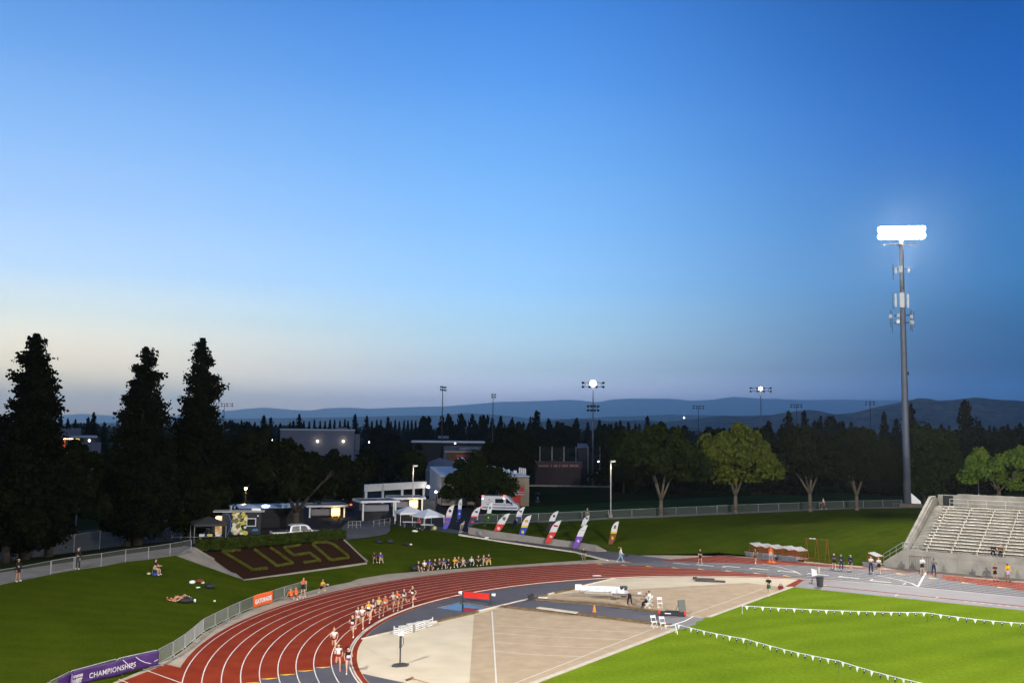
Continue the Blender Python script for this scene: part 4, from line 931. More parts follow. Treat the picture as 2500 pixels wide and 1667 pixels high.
def beige_block():
    V = View(1185, 172); t = thing('beige_building', 'beige building with pale sloping roofs and red doors behind the ambulance', 'building', (V.o.x, V.o.y, G0))
    w = MB(); vbox(w, V, 1078, 1166, 1292, 1238, 11, zbase=G0); world_part(w, 'wall', M_BEIGE, t)
    # left wing runs back from the front
    a = V.at(1078, 1163.5); a2 = V.at(1036.8, 1152, 0) + V.f * 16; z1 = a.z; 
    w = MB(); b = Vector((a.x, a.y, G0)); b2 = Vector((a2.x, a2.y, G0)); th_ = Vector((0, 0, 1))
    w.add([b, b2, Vector((b2.x, b2.y, z1 + 1.1)), Vector((a.x, a.y, z1 + .05)), b + V.f * 10 + V.r * 1, b2 + V.r * 6, Vector((b2.x, b2.y, z1 + 1.1)) + V.r * 6, Vector((a.x, a.y, z1 + .9)) + V.f * 10 + V.r], [(0, 1, 2, 3), (1, 5, 6, 2), (3, 2, 6, 7)]); world_part(w, 'side_wall', mat('pale_side_stucco', (.36, .34, .33), .9, var=.08), t)
    rf = MB(); p1 = V.at(1077, 1163, -.3); p2 = V.at(1293, 1163.5, -.3); q1 = V.at(1040, 1146.5, 12); q2 = V.at(1203, 1144, 12)
    vs = [p1, p2, q2, q1]; rf.add([v + Vector((0, 0, .12)) for v in vs] + vs, [(0, 1, 2, 3), (4, 7, 6, 5), (0, 4, 5, 1), (1, 5, 6, 2), (2, 6, 7, 3), (3, 7, 4, 0)]); world_part(rf, 'roof', M_WROOF, t)
    r2_ = MB(); V2 = View(1075, 195); g1, g2, g3, g4 = V2.at(1039, 1147.5), V2.at(1138, 1147.5), V2.at(1112, 1128.5, 4), V2.at(1073.5, 1120, 8); g5 = V2.at(1044, 1131, 8)
    r2_.add([g1, g2, g3, g4, g5], [(0, 1, 2, 3, 4)]); r2_.add([g1, g2, Vector((g2.x, g2.y, G0)), Vector((g1.x, g1.y, G0))], [(0, 3, 2, 1)]); world_part(r2_, 'back_roof', M_SROOF, t)
    for x, y, s_ in ((1228, 1149, 3.5), (1259, 1155, 4), (1243, 1152, 2.2)): m = MB(); vbox(m, V, x - s_, y - 5, x + s_, y + 9, .7, 3); world_part(m, 'roof_vent', M_WROOF, t)
    m = MB()
    for k in range(4): vbox(m, V, 1269 + k * 4.6, 1143 + k * .9, 1272.6 + k * 4.6, 1161, .8, 4)
    world_part(m, 'roof_louvre', M_WROOF, t)
    for x0, y0, x1, y1 in ((1236.5, 1189, 1279.5, 1207), (1200, 1200, 1232, 1210)):
        m = MB(); vbox(m, V, x0, y0, x1, y1, .15, -.12); f = world_part(m, 'red_window', M_REDP, t)
        g = MB(); k = (x1 - x0) / 3
        for i in range(2): vbox(g, V, x0 + k * (.25 + i * 1.1), y0 + 2, x0 + k * (1.05 + i * 1.1), y1 - 2, .04, -.17)
        o = g.build('pane', mat('pinkish_pane', (.25, .2, .26), .2, var=.3), f)
    m = MB(); vbox(m, V, 1244, 1209, 1271, 1236, .12, -.1, zbase=G0); world_part(m, 'red_door', M_REDP, t)
    m = MB(); vbox(m, V, 1236, 1205.8, 1280, 1206.8, .3, -.35); vbox(m, V, 1236, 1200.5, 1280, 1201.3, .1, -.5); world_part(m, 'balcony_rail', M_WROOF, t)
    wall_lamp(t, V.at(1064.5, 1200, -.5), 170, M_BULBW, .2, (1, .92, .8)); 
    m = MB(); m.tube(V.at(1066, 1208, -.6), V.at(1066, 1234, -.6), .12); world_part(m, 'lamp_post', M_RUST, t)
    wall_lamp(t, V.at(1044, 1190, 2), 150, M_BULBW, .24, (1, .92, .8))
beige_block()
def dugout():
    V = View(1365, 236); t = thing('backstop_wall', 'dark tall wall with a pale illegible line of lettering at the far sports field', 'wall', (V.o.x, V.o.y, 1.6))
    w = MB(); vbox(w, V, 1307, 1140, 1418, 1186, 5, zbase=1.6); world_part(w, 'wall', mat('dusky_brick', (.034, .025, .028), .9, var=.15), t)
    w = MB(); vbox(w, V, 1303, 1128, 1421, 1141, 6, -.4); world_part(w, 'fascia', mat('dull_red_fascia', (.055, .02, .02), .8, var=.1), t)
    l = MB(); rr = random.Random(4); x = 1308
    while x < 1412:
        w_ = rr.uniform(1.6, 3.4); vbox(l, V, x, 1134 + rr.uniform(-.6, .6), x + w_, 1139, .08, -.5); x += w_ + (rr.choice([.8, .8, .8, 5]))
    world_part(l, 'fascia_lettering', mat('faded_lettering', (.20, .15, .15), .8, var=.2), t)
    w = MB(); vbox(w, V, 1292, 1185, 1490, 1187, .5, -1, zbase=1.6); world_part(w, 'base_kerb', M_WALK, t)
    V3 = View(1510, 240); t2 = thing('red_fence', 'dark red padded fence right of the dark lettered wall', 'fence', (V3.o.x, V3.o.y, 1.6))
    w = MB(); vbox(w, V3, 1465, 1157, 1606, 1180, .3, zbase=1.6); world_part(w, 'padding', mat('dark_red_padding', (.10, .008, .012), .8, var=.2), t2)
    w = MB(); vbox(w, V3, 1456, 1154.5, 1606, 1156.5, .3); world_part(w, 'top_rail', M_WALK, t2)
    for x in (1318, 1347.5, 1376.6, 1406, 1435.5, 1464.6):
        Vn = View(x, 260); p = Vn.at(x, 1140); p0 = Vector((p.x, p.y, 1.6)); tt = thing('net_pole', 'thin pale net pole standing in a row behind the dark lettered wall', 'pole', tuple(p0), group='net poles behind the dark wall')
        m = MB(); h = Vn.at(x, 1090).z - 1.6; m.tube((0, 0, 0), (0, 0, h), .11, .09, 8); m.build('pole', M_STEEL, tt)
    n = MB(); Vn = View(1391, 260.3); n.add([Vn.at(1318, 1092), Vn.at(1465, 1092), Vn.at(1465, 1140), Vn.at(1318, 1140)], [(0, 3, 2, 1)]); tag(n.build('backstop_net', mesh_cloth('dark_netting', (.03, .035, .04), .25)), 'dark safety net hung between the thin pale net poles', 'net')
dugout()
for (x0, y0, x1, y1, d, lab) in ((1409, 1082, 1436, 1101, 300, 'small pale-roofed shed behind the net poles, left of the lit field pole'), (1326, 1075, 1342, 1090, 320, 'small pale-roofed shed by the tall dark conifer'), (1231, 1072, 1254, 1081, 380, 'distant pale flat roof with a white lamp among the trees'), (916, 1055, 932, 1062, 480, 'tiny pale block among the row of pointed trees'), (549, 1047, 567, 1053, 430, 'small pale roof left among the dark trees beyond the lot'), (606, 1051, 616, 1057, 430, 'tiny pale gable among the dark trees'), (612, 1065, 624, 1070, 330, 'tiny pale box roof above the big dark tree')):
    V = View((x0 + x1) / 2, d); t = thing('shed', lab, 'shed', (V.o.x, V.o.y, 1.5)); m = MB(); vbox(m, V, x0 + 1, y0 + (y1 - y0) * .5, x1 - 1, y1, 4, .3, zbase=1.5); world_part(m, 'wall', M_DWALL, t)
    m = MB(); m2 = (y1 - y0) * .5; a, b, c, e = V.at(x0, y0 + m2, -.4), V.at(x1, y0 + m2 * .85, -.4), V.at(x1 - 1, y0 + 1, 4.5), V.at(x0 + 1, y0, 4.5); m.add([a, b, c, e] + [v + Vector((0, 0, -.2)) for v in (a, b, c, e)], [(0, 1, 2, 3), (4, 7, 6, 5), (0, 4, 5, 1), (1, 5, 6, 2), (2, 6, 7, 3), (3, 7, 4, 0)]); world_part(m, 'roof', M_PALEW, t)
    if 'lamp' in lab: wall_lamp(t, V.at(1243, 1079, -.6), 60, M_BULBW, .28, light=False)
# far sparks of light
for (px, py, d, r_, lab, mm) in ((1670, 1019.5, 3800, 3.0, 'bright white light far out on the brown hillside', M_BULBW), (664, 1073.5, 330, .2, 'small white light in the dark trees left of the hall', M_BULBW), (901, 1079, 330, .2, 'small warm light right of the hall', M_BULB), (1266, 1082, 360, .16, 'faint yellow light left of the tall dark conifer', M_BULB), (1274.5, 1081, 370, .16, 'faint white light beside the faint yellow one', M_BULBW), (593, 1079, 300, .12, 'faint light low in the dark trees', M_BULB), (1461, 1126, 255, .16, 'small pale lamp beside the tall lit pole', M_BULBW)):
    p = PD(px, py, d); t = thing('area_light', lab, 'lamp', (p.x, p.y, 1.5 if d < 3000 else p.z - 6)); m = MB(); m.ell((0, 0, p.z - t.location.z), r_, 8, 6); m.build('bulb', mm, t); m = MB(); m.tube((0, 0, 0), (0, 0, p.z - t.location.z - r_), r_ * .35, n=6); m.build('post', M_DARKST, t)

# ================================================================== ENTRANCE: white beam on posts, three ticket booths
def entrance():
    V = View(966, 176); t = thing('entrance_beam', 'long white beam carried on white posts over the entrance road', 'gateway', (V.o.x, V.o.y, G0))
    A = V.at(894, 1192); B = V.at(1037, 1183); b = MB(); d = (B - A); L_ = d.length; rz = math.atan2(d.y, d.x)
    # the beam is level; its ends stand at different distances
    A = PD(894, 1191, 163); hA = A.z; 
    Bd = 163 * 1.0; 
    B = ray(1037, 1182.5); B = EYE + B * ((hA - CAMH) / B.z)
    dd = (B - A); dd.z = 0; L_ = dd.length; dn = dd.normalized(); rz = math.atan2(dn.y, dn.x); mid = (A + B) / 2
    b.box((mid.x, mid.y, hA), (L_, .9, 1.15), rz); world_part(b, 'beam', M_WPAINT, t)
    for x in (.0, .27, .60, .80, .985):
        p = A + dd * x; m = MB(); m.box((p.x, p.y, (G0 + hA - .58) / 2 - .02), (.3, .3, hA - .58 - G0), rz); world_part(m, 'post', M_WPAINT, t)
entrance()
M_SIGNGLOW = mat('glowing_yellow_sign', (.9, .6, .2), .5, var=.25, scale=1.2, emit=(1, .60, .16), estr=1.6)
def booth(px, py, dist, w, label, sign, posts=True, rz=None, depth=3.6):
    V = View(px, dist); c = V.at(px, py); zr = c.z; t = thing('ticket_booth', label, 'ticket booth', (c.x, c.y, G0 + .2), V.rz + (rz or .12))
    h = zr - G0 - .2
    m = MB(); m.box((0, 0, h), (w, depth + 1.4, .22)); rf = m.build('roof', M_SROOF, t); m = MB()
    for s_ in (-1, 1): m.box((0, s_ * (depth / 2 + .72), h), (w + .1, .06, .3)); m.box((s_ * (w / 2 + .03), 0, h), (.06, depth + 1.38, .3))
    m.build('fascia', M_WROOF, rf)
    m = MB(); m.box((-.2, .3, h - 1.0), (w * .66, depth * .7, .9)); m.build('upper_wall', M_PALEW, t)
    m = MB(); m.box((-.2, .3, (h - 1.46) / 2), (w * .62, depth * .62, h - 1.46)); m.build('wall', M_DWALL, t)
    for x in (-w * .42, w * .42):
        m = MB(); m.box((x, -depth / 2 - .2, h / 2 - .06), (.2, .2, h - .12)); m.build('post', M_WPAINT, t)
    if sign:
        m = MB(); m.box((sign, -depth / 2 - .6, h - .85), (1.25, .2, 1.1)); s = m.build('lit_sign', M_SIGNGLOW, t); m = MB(); m.tube((-.4, -.12, .22), (.4, -.12, .22), .12); m.build('sign_lamp', M_BULB, s, loc=(sign, -depth / 2 - .6, h - .85))
        m = MB()
        for x in (-.45, .45): m.box((sign + x, -depth / 2 - .5, (h - 1.4) / 2), (.16, .16, h - 1.4))
        m.build('sign_post', mat('cream_post', (.5, .38, .2), .7, var=.1), t)
        d = bpy.data.lights.new('booth_light', 'POINT'); d.energy = 110; d.color = (1, .70, .32); d.shadow_soft_size = .15; o = bpy.data.objects.new('booth_light', d); COL.objects.link(o); o.parent = t; o.location = (sign, -depth / 2 - 1.3, h - .9)
    return t
booth(795, 1232, 146, 6.0, 'ticket booth with a glowing yellow sign, partly behind the big dark tree', 1.2)
booth(918, 1221, 140, 5.6, 'flat-roofed grey ticket booth without a lit sign, between the two lit ones', 0, rz=.25)
booth(990, 1213.5, 150, 5.2, 'ticket booth with a glowing yellow sign behind the two white tents', .8, rz=.2)
# ================================================================== TREES
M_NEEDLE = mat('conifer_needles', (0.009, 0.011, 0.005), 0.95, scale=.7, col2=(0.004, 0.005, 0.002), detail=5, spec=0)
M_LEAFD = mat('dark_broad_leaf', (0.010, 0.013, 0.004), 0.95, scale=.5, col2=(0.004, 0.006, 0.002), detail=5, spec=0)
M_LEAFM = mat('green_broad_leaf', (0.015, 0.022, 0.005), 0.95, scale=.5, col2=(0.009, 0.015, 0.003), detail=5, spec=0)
M_LEAFG = mat('floodlit_yellow_leaf', (0.048, 0.058, 0.009), 0.95, scale=.5, col2=(0.070, 0.085, 0.010), detail=5, spec=0)  # yellow cast of the floodlights put into the leaf colour
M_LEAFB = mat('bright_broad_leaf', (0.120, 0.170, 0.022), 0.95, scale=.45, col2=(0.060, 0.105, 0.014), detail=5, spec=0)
M_TRUNK = mat('grey_tree_bark', (0.10, 0.08, 0.062), .95, var=.2, scale=4, bump=.5)
M_TRUNKD = mat('dark_tree_bark', (0.045, 0.035, 0.028), .95, var=.2, scale=4, bump=.5)
def conifer_crown(h, rmax, z0, n, seed, leaf=.22, top=.96, ragged=1.0, conic=.75):
    """whorled branches with needle sprays, gaps between them"""
    g = np.random.default_rng(seed); P = []
    z = z0; branches = []
    while z < h * .985:
        t = (z - z0) / (h - z0); r = rmax * (.045 + (1 - t) ** conic) * (.72 + .28 * min(1, t * 6 + .3))
        for _ in range(int(6 + 4 * (1 - t))):
            branches.append((z + g.normal() * .25, r * (1 + ragged * .26 * g.normal()), g.random() * 2 * math.pi))
        z += h * .024
    w = np.array([max(.3, b[1]) ** 1.5 for b in branches]); w /= w.sum()
    for (bz, br, a), wi in zip(branches, w):
        k = max(8, int(n * wi)); br = max(.35, br)
        s = g.random(k) ** .6; d = np.array([math.cos(a), math.sin(a)])
        droop = -.10 * br * s + .16 * br * s ** 2 * (1 if bz > h * .5 else .4)
        spread = .10 * br + .25 * (1 - np.abs(s - .6))
        c = np.zeros((k, 3)); c[:, 0] = d[0] * br * s; c[:, 1] = d[1] * br * s; c[:, 2] = bz + droop
        c += g.normal(size=(k, 3)) * np.stack([spread, spread, spread * .55 + .05], 1); P.append(c)
    k = int(n * .02) + 30; c = g.normal(size=(k, 3)) * (.12, .12, .5); c[:, 2] += h * .97; P.append(c)
    P = np.concatenate(P); P = P[P[:, 2] < h + .1]; return P, leaf * (.6 + .8 * g.random(len(P)))
def blob_crown(rx, ry, rz, cz, n, clumps, seed, leaf=.26, flat_bottom=.35, csize=.30, shell=.55, lobes=8):
    """several lobes of leaf clumps; uneven outline, open gaps, stray sprays"""
    g = np.random.default_rng(seed); P = []; k = n // clumps; Lb = []
    for i in range(lobes):
        a = 6.283 * (i + g.uniform(-.3, .3)) / lobes; rr_ = g.uniform(.30, .62); Lb.append((np.array([math.cos(a) * rr_ * rx, math.sin(a) * rr_ * ry, g.uniform(-.30, .48) * rz]), g.uniform(.34, .58)))
    Lb.append((np.array([g.uniform(-.2, .2) * rx, 0, .38 * rz]), .62))
    for i in range(clumps):
        c0, ls = Lb[i % len(Lb)]
        while True:
            v = g.normal(size=3); v /= np.linalg.norm(v)
            if v[2] > -flat_bottom - .15: break
        c = c0 + v * (shell + (1 - shell) * g.random() ** .5) * np.array([rx, ry, rz * .95]) * ls; c[2] = max(c[2], -rz * .95)
        cs = csize * (.5 + 1.0 * g.random() ** 1.5) * min(rx, rz * 1.3) * .9
        q = g.normal(size=(k, 3)); q /= np.linalg.norm(q, axis=1)[:, None]; q *= (g.random(k) ** .45)[:, None] * cs * np.array([1.2, 1.2, .66]); q[:, 2] -= .25 * cs * (np.hypot(q[:, 0], q[:, 1]) / cs) ** 2
        P.append(c + q)
    P = np.concatenate(P)
    for ax, r_ in ((0, rx), (1, ry), (2, rz)):
        lo, hi = np.percentile(P[:, ax], (.6, 99.4)); P[:, ax] = (P[:, ax] - (lo + hi) / 2) * (2 * r_ / (hi - lo))
    P[:, 2] += cz; return P, leaf * (.55 + .9 * g.random(len(P)))
def limbs(h, r, forks, spread, fh, seed, mb=None):
    """trunk that forks at height fh into forks long limbs reaching h"""
    rr = random.Random(seed); mb = mb or MB()
    mb.tube((0, 0, -.3), (0, 0, .5), r * 1.35, r * 1.05, 9); mb.tube((0, 0, .5), (0, 0, fh), r * 1.05, r * .85, 9)
    for i in range(forks):
        a = 2 * math.pi * (i + rr.uniform(-.25, .25)) / forks; s = spread * rr.uniform(.6, 1.1)
        p = [Vector((0, 0, fh - .1)), Vector((math.cos(a) * s * .35, math.sin(a) * s * .35, fh + (h - fh) * .38)), Vector((math.cos(a) * s * .72, math.sin(a) * s * .72, fh + (h - fh) * .72)), Vector((math.cos(a) * s, math.sin(a) * s, h))]
        rs = [r * .6, r * .42, r * .27, r * .1]
        for j in range(3): mb.tube(p[j], p[j + 1], rs[j], rs[j + 1], 7)
        b = p[2] + Vector((rr.uniform(-1, 1), rr.uniform(-1, 1), rr.uniform(.4, 1))) * s * .4; mb.tube(p[1].lerp(p[2], .5), b, r * .25, r * .08, 6)
    return mb
def tree_at(name, label, p, crown, trunk, mats, group=None, seed=0, cat='tree', flat=0.0):
    t = thing(name, label, cat, tuple(p), group=group)
    link('crown', leaf_mesh('crown', crown[0], crown[1], mats[0], seed, flat), t)
    trunk.build('trunk', mats[1], t, True); return t
# ---- three big conifers on the left
def big_conifer(px, pyt, pyb, width, label, seed, n, zb=1.9):
    p = PZ(px, pyb, zb); h = topz(px, pyt, p) - zb; rmax = width / 2 * p.y / FPX
    c = conifer_crown(h, rmax, h * .10, n, seed, leaf=.16, conic=.60)
    m = MB(); m.tube((0, 0, -.3), (0, 0, h * .5), .55, .32, 10); m.tube((0, 0, h * .5), (0, 0, h * .97), .32, .05, 8)
    return tree_at('conifer', label, p, c, m, (M_NEEDLE, M_TRUNKD), seed=seed)
big_conifer(58, 818, 1376, 150, 'tall dark conifer at the far left, broadest of the three big ones', 3, 62000)
big_conifer(335, 850, 1335, 126, 'tall dark conifer with a rounded tip, middle one of the three big ones', 5, 50000)
big_conifer(476, 828, 1312, 124, 'tall dark conifer with the sharpest tip, just left of an unlit floodlight pole', 8, 50000, zb=2.0)
# ---- broad trees: px, crown x0,x1, top, crown bottom, base (px,py,z), material, trunk forks
def broad(label, x0, x1, y0, y1, bx, by, bz, mats, seed, forks=4, n=16000, clumps=46, leaf=.26, fh=None, dist=None, flat_bottom=.35, trunk_r=.28, csize=.25, spread=.75, name='broad_tree', shell=.42):
    p = PZ(bx, by, bz) if dist is None else None
    if dist is not None:
        d = ray(bx, by); q = EYE + d * (dist / d.y); p = Vector((q.x, q.y, bz))
    k = p.y / FPX; cx = ((x0 + x1) / 2 - bx) * k; rx = (x1 - x0) / 2 * k; zt = topz(bx, y0, p) - p.z; zb = topz(bx, y1, p) - p.z
    rz = (zt - zb) / 2; c = blob_crown(rx, rx * .9, rz, 0, n, clumps, seed, leaf, flat_bottom, csize, shell); c[0][:, 0] += cx; c[0][:, 2] += (zt + zb) / 2
    m = limbs(zb + rz * .9, trunk_r, forks, rx * spread, fh if fh else max(.8, zb * .45), seed)
    return tree_at(name, label, p, c, m, mats, seed=seed)
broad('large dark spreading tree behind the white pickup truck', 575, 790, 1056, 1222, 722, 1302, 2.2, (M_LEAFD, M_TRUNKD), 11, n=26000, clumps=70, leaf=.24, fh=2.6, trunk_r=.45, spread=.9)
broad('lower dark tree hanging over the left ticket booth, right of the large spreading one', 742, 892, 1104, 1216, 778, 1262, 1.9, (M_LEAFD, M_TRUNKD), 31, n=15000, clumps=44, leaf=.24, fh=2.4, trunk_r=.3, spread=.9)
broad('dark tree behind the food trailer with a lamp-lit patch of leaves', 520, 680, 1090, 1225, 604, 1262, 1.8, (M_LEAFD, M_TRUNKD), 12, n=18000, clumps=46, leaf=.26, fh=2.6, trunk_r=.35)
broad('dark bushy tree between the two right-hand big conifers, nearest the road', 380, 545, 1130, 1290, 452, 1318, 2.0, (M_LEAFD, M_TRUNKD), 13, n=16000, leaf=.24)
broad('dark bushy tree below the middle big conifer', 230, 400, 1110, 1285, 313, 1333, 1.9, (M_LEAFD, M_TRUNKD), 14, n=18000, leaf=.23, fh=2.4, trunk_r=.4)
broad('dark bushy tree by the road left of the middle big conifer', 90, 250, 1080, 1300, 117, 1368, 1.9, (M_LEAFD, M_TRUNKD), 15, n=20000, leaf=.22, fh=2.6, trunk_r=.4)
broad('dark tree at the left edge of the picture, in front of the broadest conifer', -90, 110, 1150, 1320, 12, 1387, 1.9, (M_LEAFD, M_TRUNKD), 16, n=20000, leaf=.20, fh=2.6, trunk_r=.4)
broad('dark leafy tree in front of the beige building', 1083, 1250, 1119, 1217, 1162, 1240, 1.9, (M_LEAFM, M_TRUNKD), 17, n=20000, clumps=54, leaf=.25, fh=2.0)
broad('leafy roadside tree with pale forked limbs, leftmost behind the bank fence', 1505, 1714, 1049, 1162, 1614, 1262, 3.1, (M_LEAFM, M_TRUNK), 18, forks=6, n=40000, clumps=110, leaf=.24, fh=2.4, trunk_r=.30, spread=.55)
broad('floodlit yellowish roadside tree, brightest of the row behind the bank fence', 1712, 1896, 1045, 1166, 1796, 1254, 3.5, (M_LEAFG, M_TRUNK), 19, forks=4, n=40000, clumps=110, leaf=.24, fh=2.6, trunk_r=.30, spread=.5)
broad('dark roadside tree with a wide pale fork, right of the yellowish one', 1885, 2072, 1052, 1160, 1978, 1248, 3.8, (M_LEAFD, M_TRUNK), 20, forks=4, n=34000, clumps=90, leaf=.25, fh=2.6, trunk_r=.30, spread=.6)
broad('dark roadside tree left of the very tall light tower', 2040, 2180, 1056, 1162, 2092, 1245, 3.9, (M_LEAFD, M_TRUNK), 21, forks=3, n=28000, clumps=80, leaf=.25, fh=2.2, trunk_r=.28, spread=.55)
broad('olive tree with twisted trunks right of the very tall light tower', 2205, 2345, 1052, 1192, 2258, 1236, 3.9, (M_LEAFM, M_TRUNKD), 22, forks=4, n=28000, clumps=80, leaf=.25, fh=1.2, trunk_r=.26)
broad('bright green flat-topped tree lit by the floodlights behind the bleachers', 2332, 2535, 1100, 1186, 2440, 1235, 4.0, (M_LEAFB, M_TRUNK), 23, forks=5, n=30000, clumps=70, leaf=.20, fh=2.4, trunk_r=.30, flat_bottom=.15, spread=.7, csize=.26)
broad('dark tree behind the brown brick building', 1170, 1300, 1058, 1160, 1236, 1190, 1.7, (M_LEAFD, M_TRUNKD), 24, dist=215, n=16000, leaf=.34, clumps=40)
broad('dark tree left of the slate-blue roof', 930, 1040, 1088, 1180, 985, 1200, 1.6, (M_LEAFD, M_TRUNKD), 25, dist=225, n=15000, leaf=.34, clumps=40)
broad('olive-dark tree just behind the white entrance beam', 985, 1050, 1108, 1190, 1020, 1205, 1.7, (M_LEAFM, M_TRUNKD), 26, dist=200, n=11000, leaf=.30, clumps=30)
broad('dark tree behind the ticket booths', 850, 960, 1105, 1185, 905, 1205, 1.6, (M_LEAFD, M_TRUNKD), 27, dist=235, n=14000, leaf=.36, clumps=40)
for i, (x, w_, d, lab) in enumerate(((1325, 44, 236 + 30, 'round dark tree in front of the tall dark conifer'), (1500, 60, 320, 'round dark tree right of the lit field pole'), (1560, 70, 300, 'round dark tree rising behind the leftmost roadside tree'))):
    broad(lab, x - w_, x + w_, 1066, 1150, x, 1170, 1.6, (M_LEAFD, M_TRUNKD), 40 + i, dist=d, n=9000, leaf=.45, clumps=30)
# lamp in the leaves of the tree behind the trailer
def leaf_lamp(pos, e, col=(1, .85, .3), r=.2):
    d = bpy.data.lights.new('lamp_in_leaves', 'POINT'); d.energy = e; d.color = col; d.shadow_soft_size = r; o = bpy.data.objects.new('lamp_in_leaves', d); COL.objects.link(o); o.location = pos
def lamp_thing(px, py, dist, label, e, r=.18):
    p = PD(px, py, dist); t = thing('area_light', label, 'lamp', (p.x, p.y, GZ(p.x, p.y))); m = MB(); h = p.z - t.location.z; m.tube((0, 0, 0), (0, 0, h - r), .06, n=6); m.build('post', M_DARKST, t); m = MB(); m.ell((0, 0, h), r, 8, 6); m.build('bulb', M_BULB, t)
    leaf_lamp(p + Vector((0, -.6, -.1)), e)
lamp_thing(600, 1192, 138, 'lamp half hidden in leaves above the food trailer', 260)

# ---- belt of trees across the middle distance; each one its own object, shapes shared
def proto(kind, seed, n, leaf):
    if kind == 'spire': c = conifer_crown(1.0 * 20, 3.4, 1.2, n, seed, leaf=leaf, conic=.8, ragged=.5)
    elif kind == 'pine': c = conifer_crown(20, 5.2, 2.0, n, seed, leaf=leaf, conic=.62, ragged=1.2)
    else: c = blob_crown(5.2, 5.0, 5.2, 5.6, n, 26, seed, leaf, .75, .42, .4)
    me = leaf_mesh('crown', c[0], c[1], M_NEEDLE if kind != 'round' else M_LEAFD, seed); m = MB(); m.tube((0, 0, -.3), (0, 0, 12 if kind != 'round' else 6), .4, .12, 7)
    return me, m.mesh('trunk', M_TRUNKD)
PR = {k: [proto(k, 60 + i * 7 + j, n, lf) for j in range(3)] for i, (k, n, lf) in enumerate((('spire', 3000, .42), ('pine', 3400, .46), ('round', 3000, .62)))}
BASEH = {'spire': 20.0, 'pine': 20.0, 'round': 10.9}; BASEW = {'spire': 7.4, 'pine': 10.0, 'round': 11.5}
trr = random.Random(77)
def far_tree(kind, px, pyt, dist, w=None, label=None, group=None, zb=1.5):
    d = ray(px, pyt); q = EYE + d * (dist / d.y); h = q.z - zb
    if h < 3: return
    s = h / BASEH[kind]; sw = s if w is None else (w * dist / FPX) / BASEW[kind]
    me, tm = PR[kind][trr.randrange(3)]
    t = thing({'spire': 'pointed_conifer', 'pine': 'conifer', 'round': 'broad_tree'}[kind], label, 'tree', (q.x, q.y, zb), trr.uniform(0, 6.28), group); t.scale = (sw, sw, s)
    link('crown', me, t); link('trunk', tm, t)
LR = 'narrow pointed dark conifer in the evenly spaced row on the skyline left of centre'
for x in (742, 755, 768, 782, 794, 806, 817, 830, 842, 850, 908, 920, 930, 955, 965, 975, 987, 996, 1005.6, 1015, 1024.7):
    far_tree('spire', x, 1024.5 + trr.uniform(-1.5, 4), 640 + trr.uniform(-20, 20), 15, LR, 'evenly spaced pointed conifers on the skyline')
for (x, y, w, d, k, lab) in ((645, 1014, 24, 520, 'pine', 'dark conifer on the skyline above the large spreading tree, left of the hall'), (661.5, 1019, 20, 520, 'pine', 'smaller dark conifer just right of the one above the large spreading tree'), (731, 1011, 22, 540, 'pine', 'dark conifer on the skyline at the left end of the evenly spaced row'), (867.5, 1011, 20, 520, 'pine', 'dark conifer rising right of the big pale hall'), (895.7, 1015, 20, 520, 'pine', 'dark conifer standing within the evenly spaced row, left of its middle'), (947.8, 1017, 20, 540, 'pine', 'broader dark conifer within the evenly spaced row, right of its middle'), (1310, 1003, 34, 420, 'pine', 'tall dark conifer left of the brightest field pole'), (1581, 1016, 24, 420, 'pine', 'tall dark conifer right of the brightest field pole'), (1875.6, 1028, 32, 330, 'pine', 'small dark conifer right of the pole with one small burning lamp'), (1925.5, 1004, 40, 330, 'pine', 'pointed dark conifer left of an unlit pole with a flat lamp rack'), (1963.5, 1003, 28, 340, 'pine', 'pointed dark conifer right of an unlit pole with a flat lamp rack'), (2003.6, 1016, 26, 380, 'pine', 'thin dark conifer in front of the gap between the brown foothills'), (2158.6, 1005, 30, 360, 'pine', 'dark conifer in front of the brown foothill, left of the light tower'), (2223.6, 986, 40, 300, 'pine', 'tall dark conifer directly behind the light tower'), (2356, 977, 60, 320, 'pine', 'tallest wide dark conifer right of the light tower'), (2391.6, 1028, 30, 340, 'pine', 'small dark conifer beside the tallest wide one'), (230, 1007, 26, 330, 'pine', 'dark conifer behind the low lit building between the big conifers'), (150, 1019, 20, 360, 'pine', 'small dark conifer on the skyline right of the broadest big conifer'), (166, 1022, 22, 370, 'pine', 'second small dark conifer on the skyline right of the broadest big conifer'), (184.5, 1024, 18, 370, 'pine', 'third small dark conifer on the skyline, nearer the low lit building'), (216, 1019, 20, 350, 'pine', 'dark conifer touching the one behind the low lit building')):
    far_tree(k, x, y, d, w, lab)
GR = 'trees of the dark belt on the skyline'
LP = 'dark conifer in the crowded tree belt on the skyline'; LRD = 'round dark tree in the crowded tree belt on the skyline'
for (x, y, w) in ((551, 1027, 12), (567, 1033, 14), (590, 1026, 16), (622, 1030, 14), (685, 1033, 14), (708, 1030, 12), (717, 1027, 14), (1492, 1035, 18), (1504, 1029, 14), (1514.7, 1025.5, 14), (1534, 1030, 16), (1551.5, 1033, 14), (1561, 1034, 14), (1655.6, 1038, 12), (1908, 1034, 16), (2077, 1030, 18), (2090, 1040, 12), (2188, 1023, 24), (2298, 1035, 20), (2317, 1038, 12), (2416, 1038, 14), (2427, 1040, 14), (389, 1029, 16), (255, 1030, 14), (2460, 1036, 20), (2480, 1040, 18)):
    far_tree('pine', x, y, 470 + trr.uniform(-40, 60), w * 1.25, LP, GR)
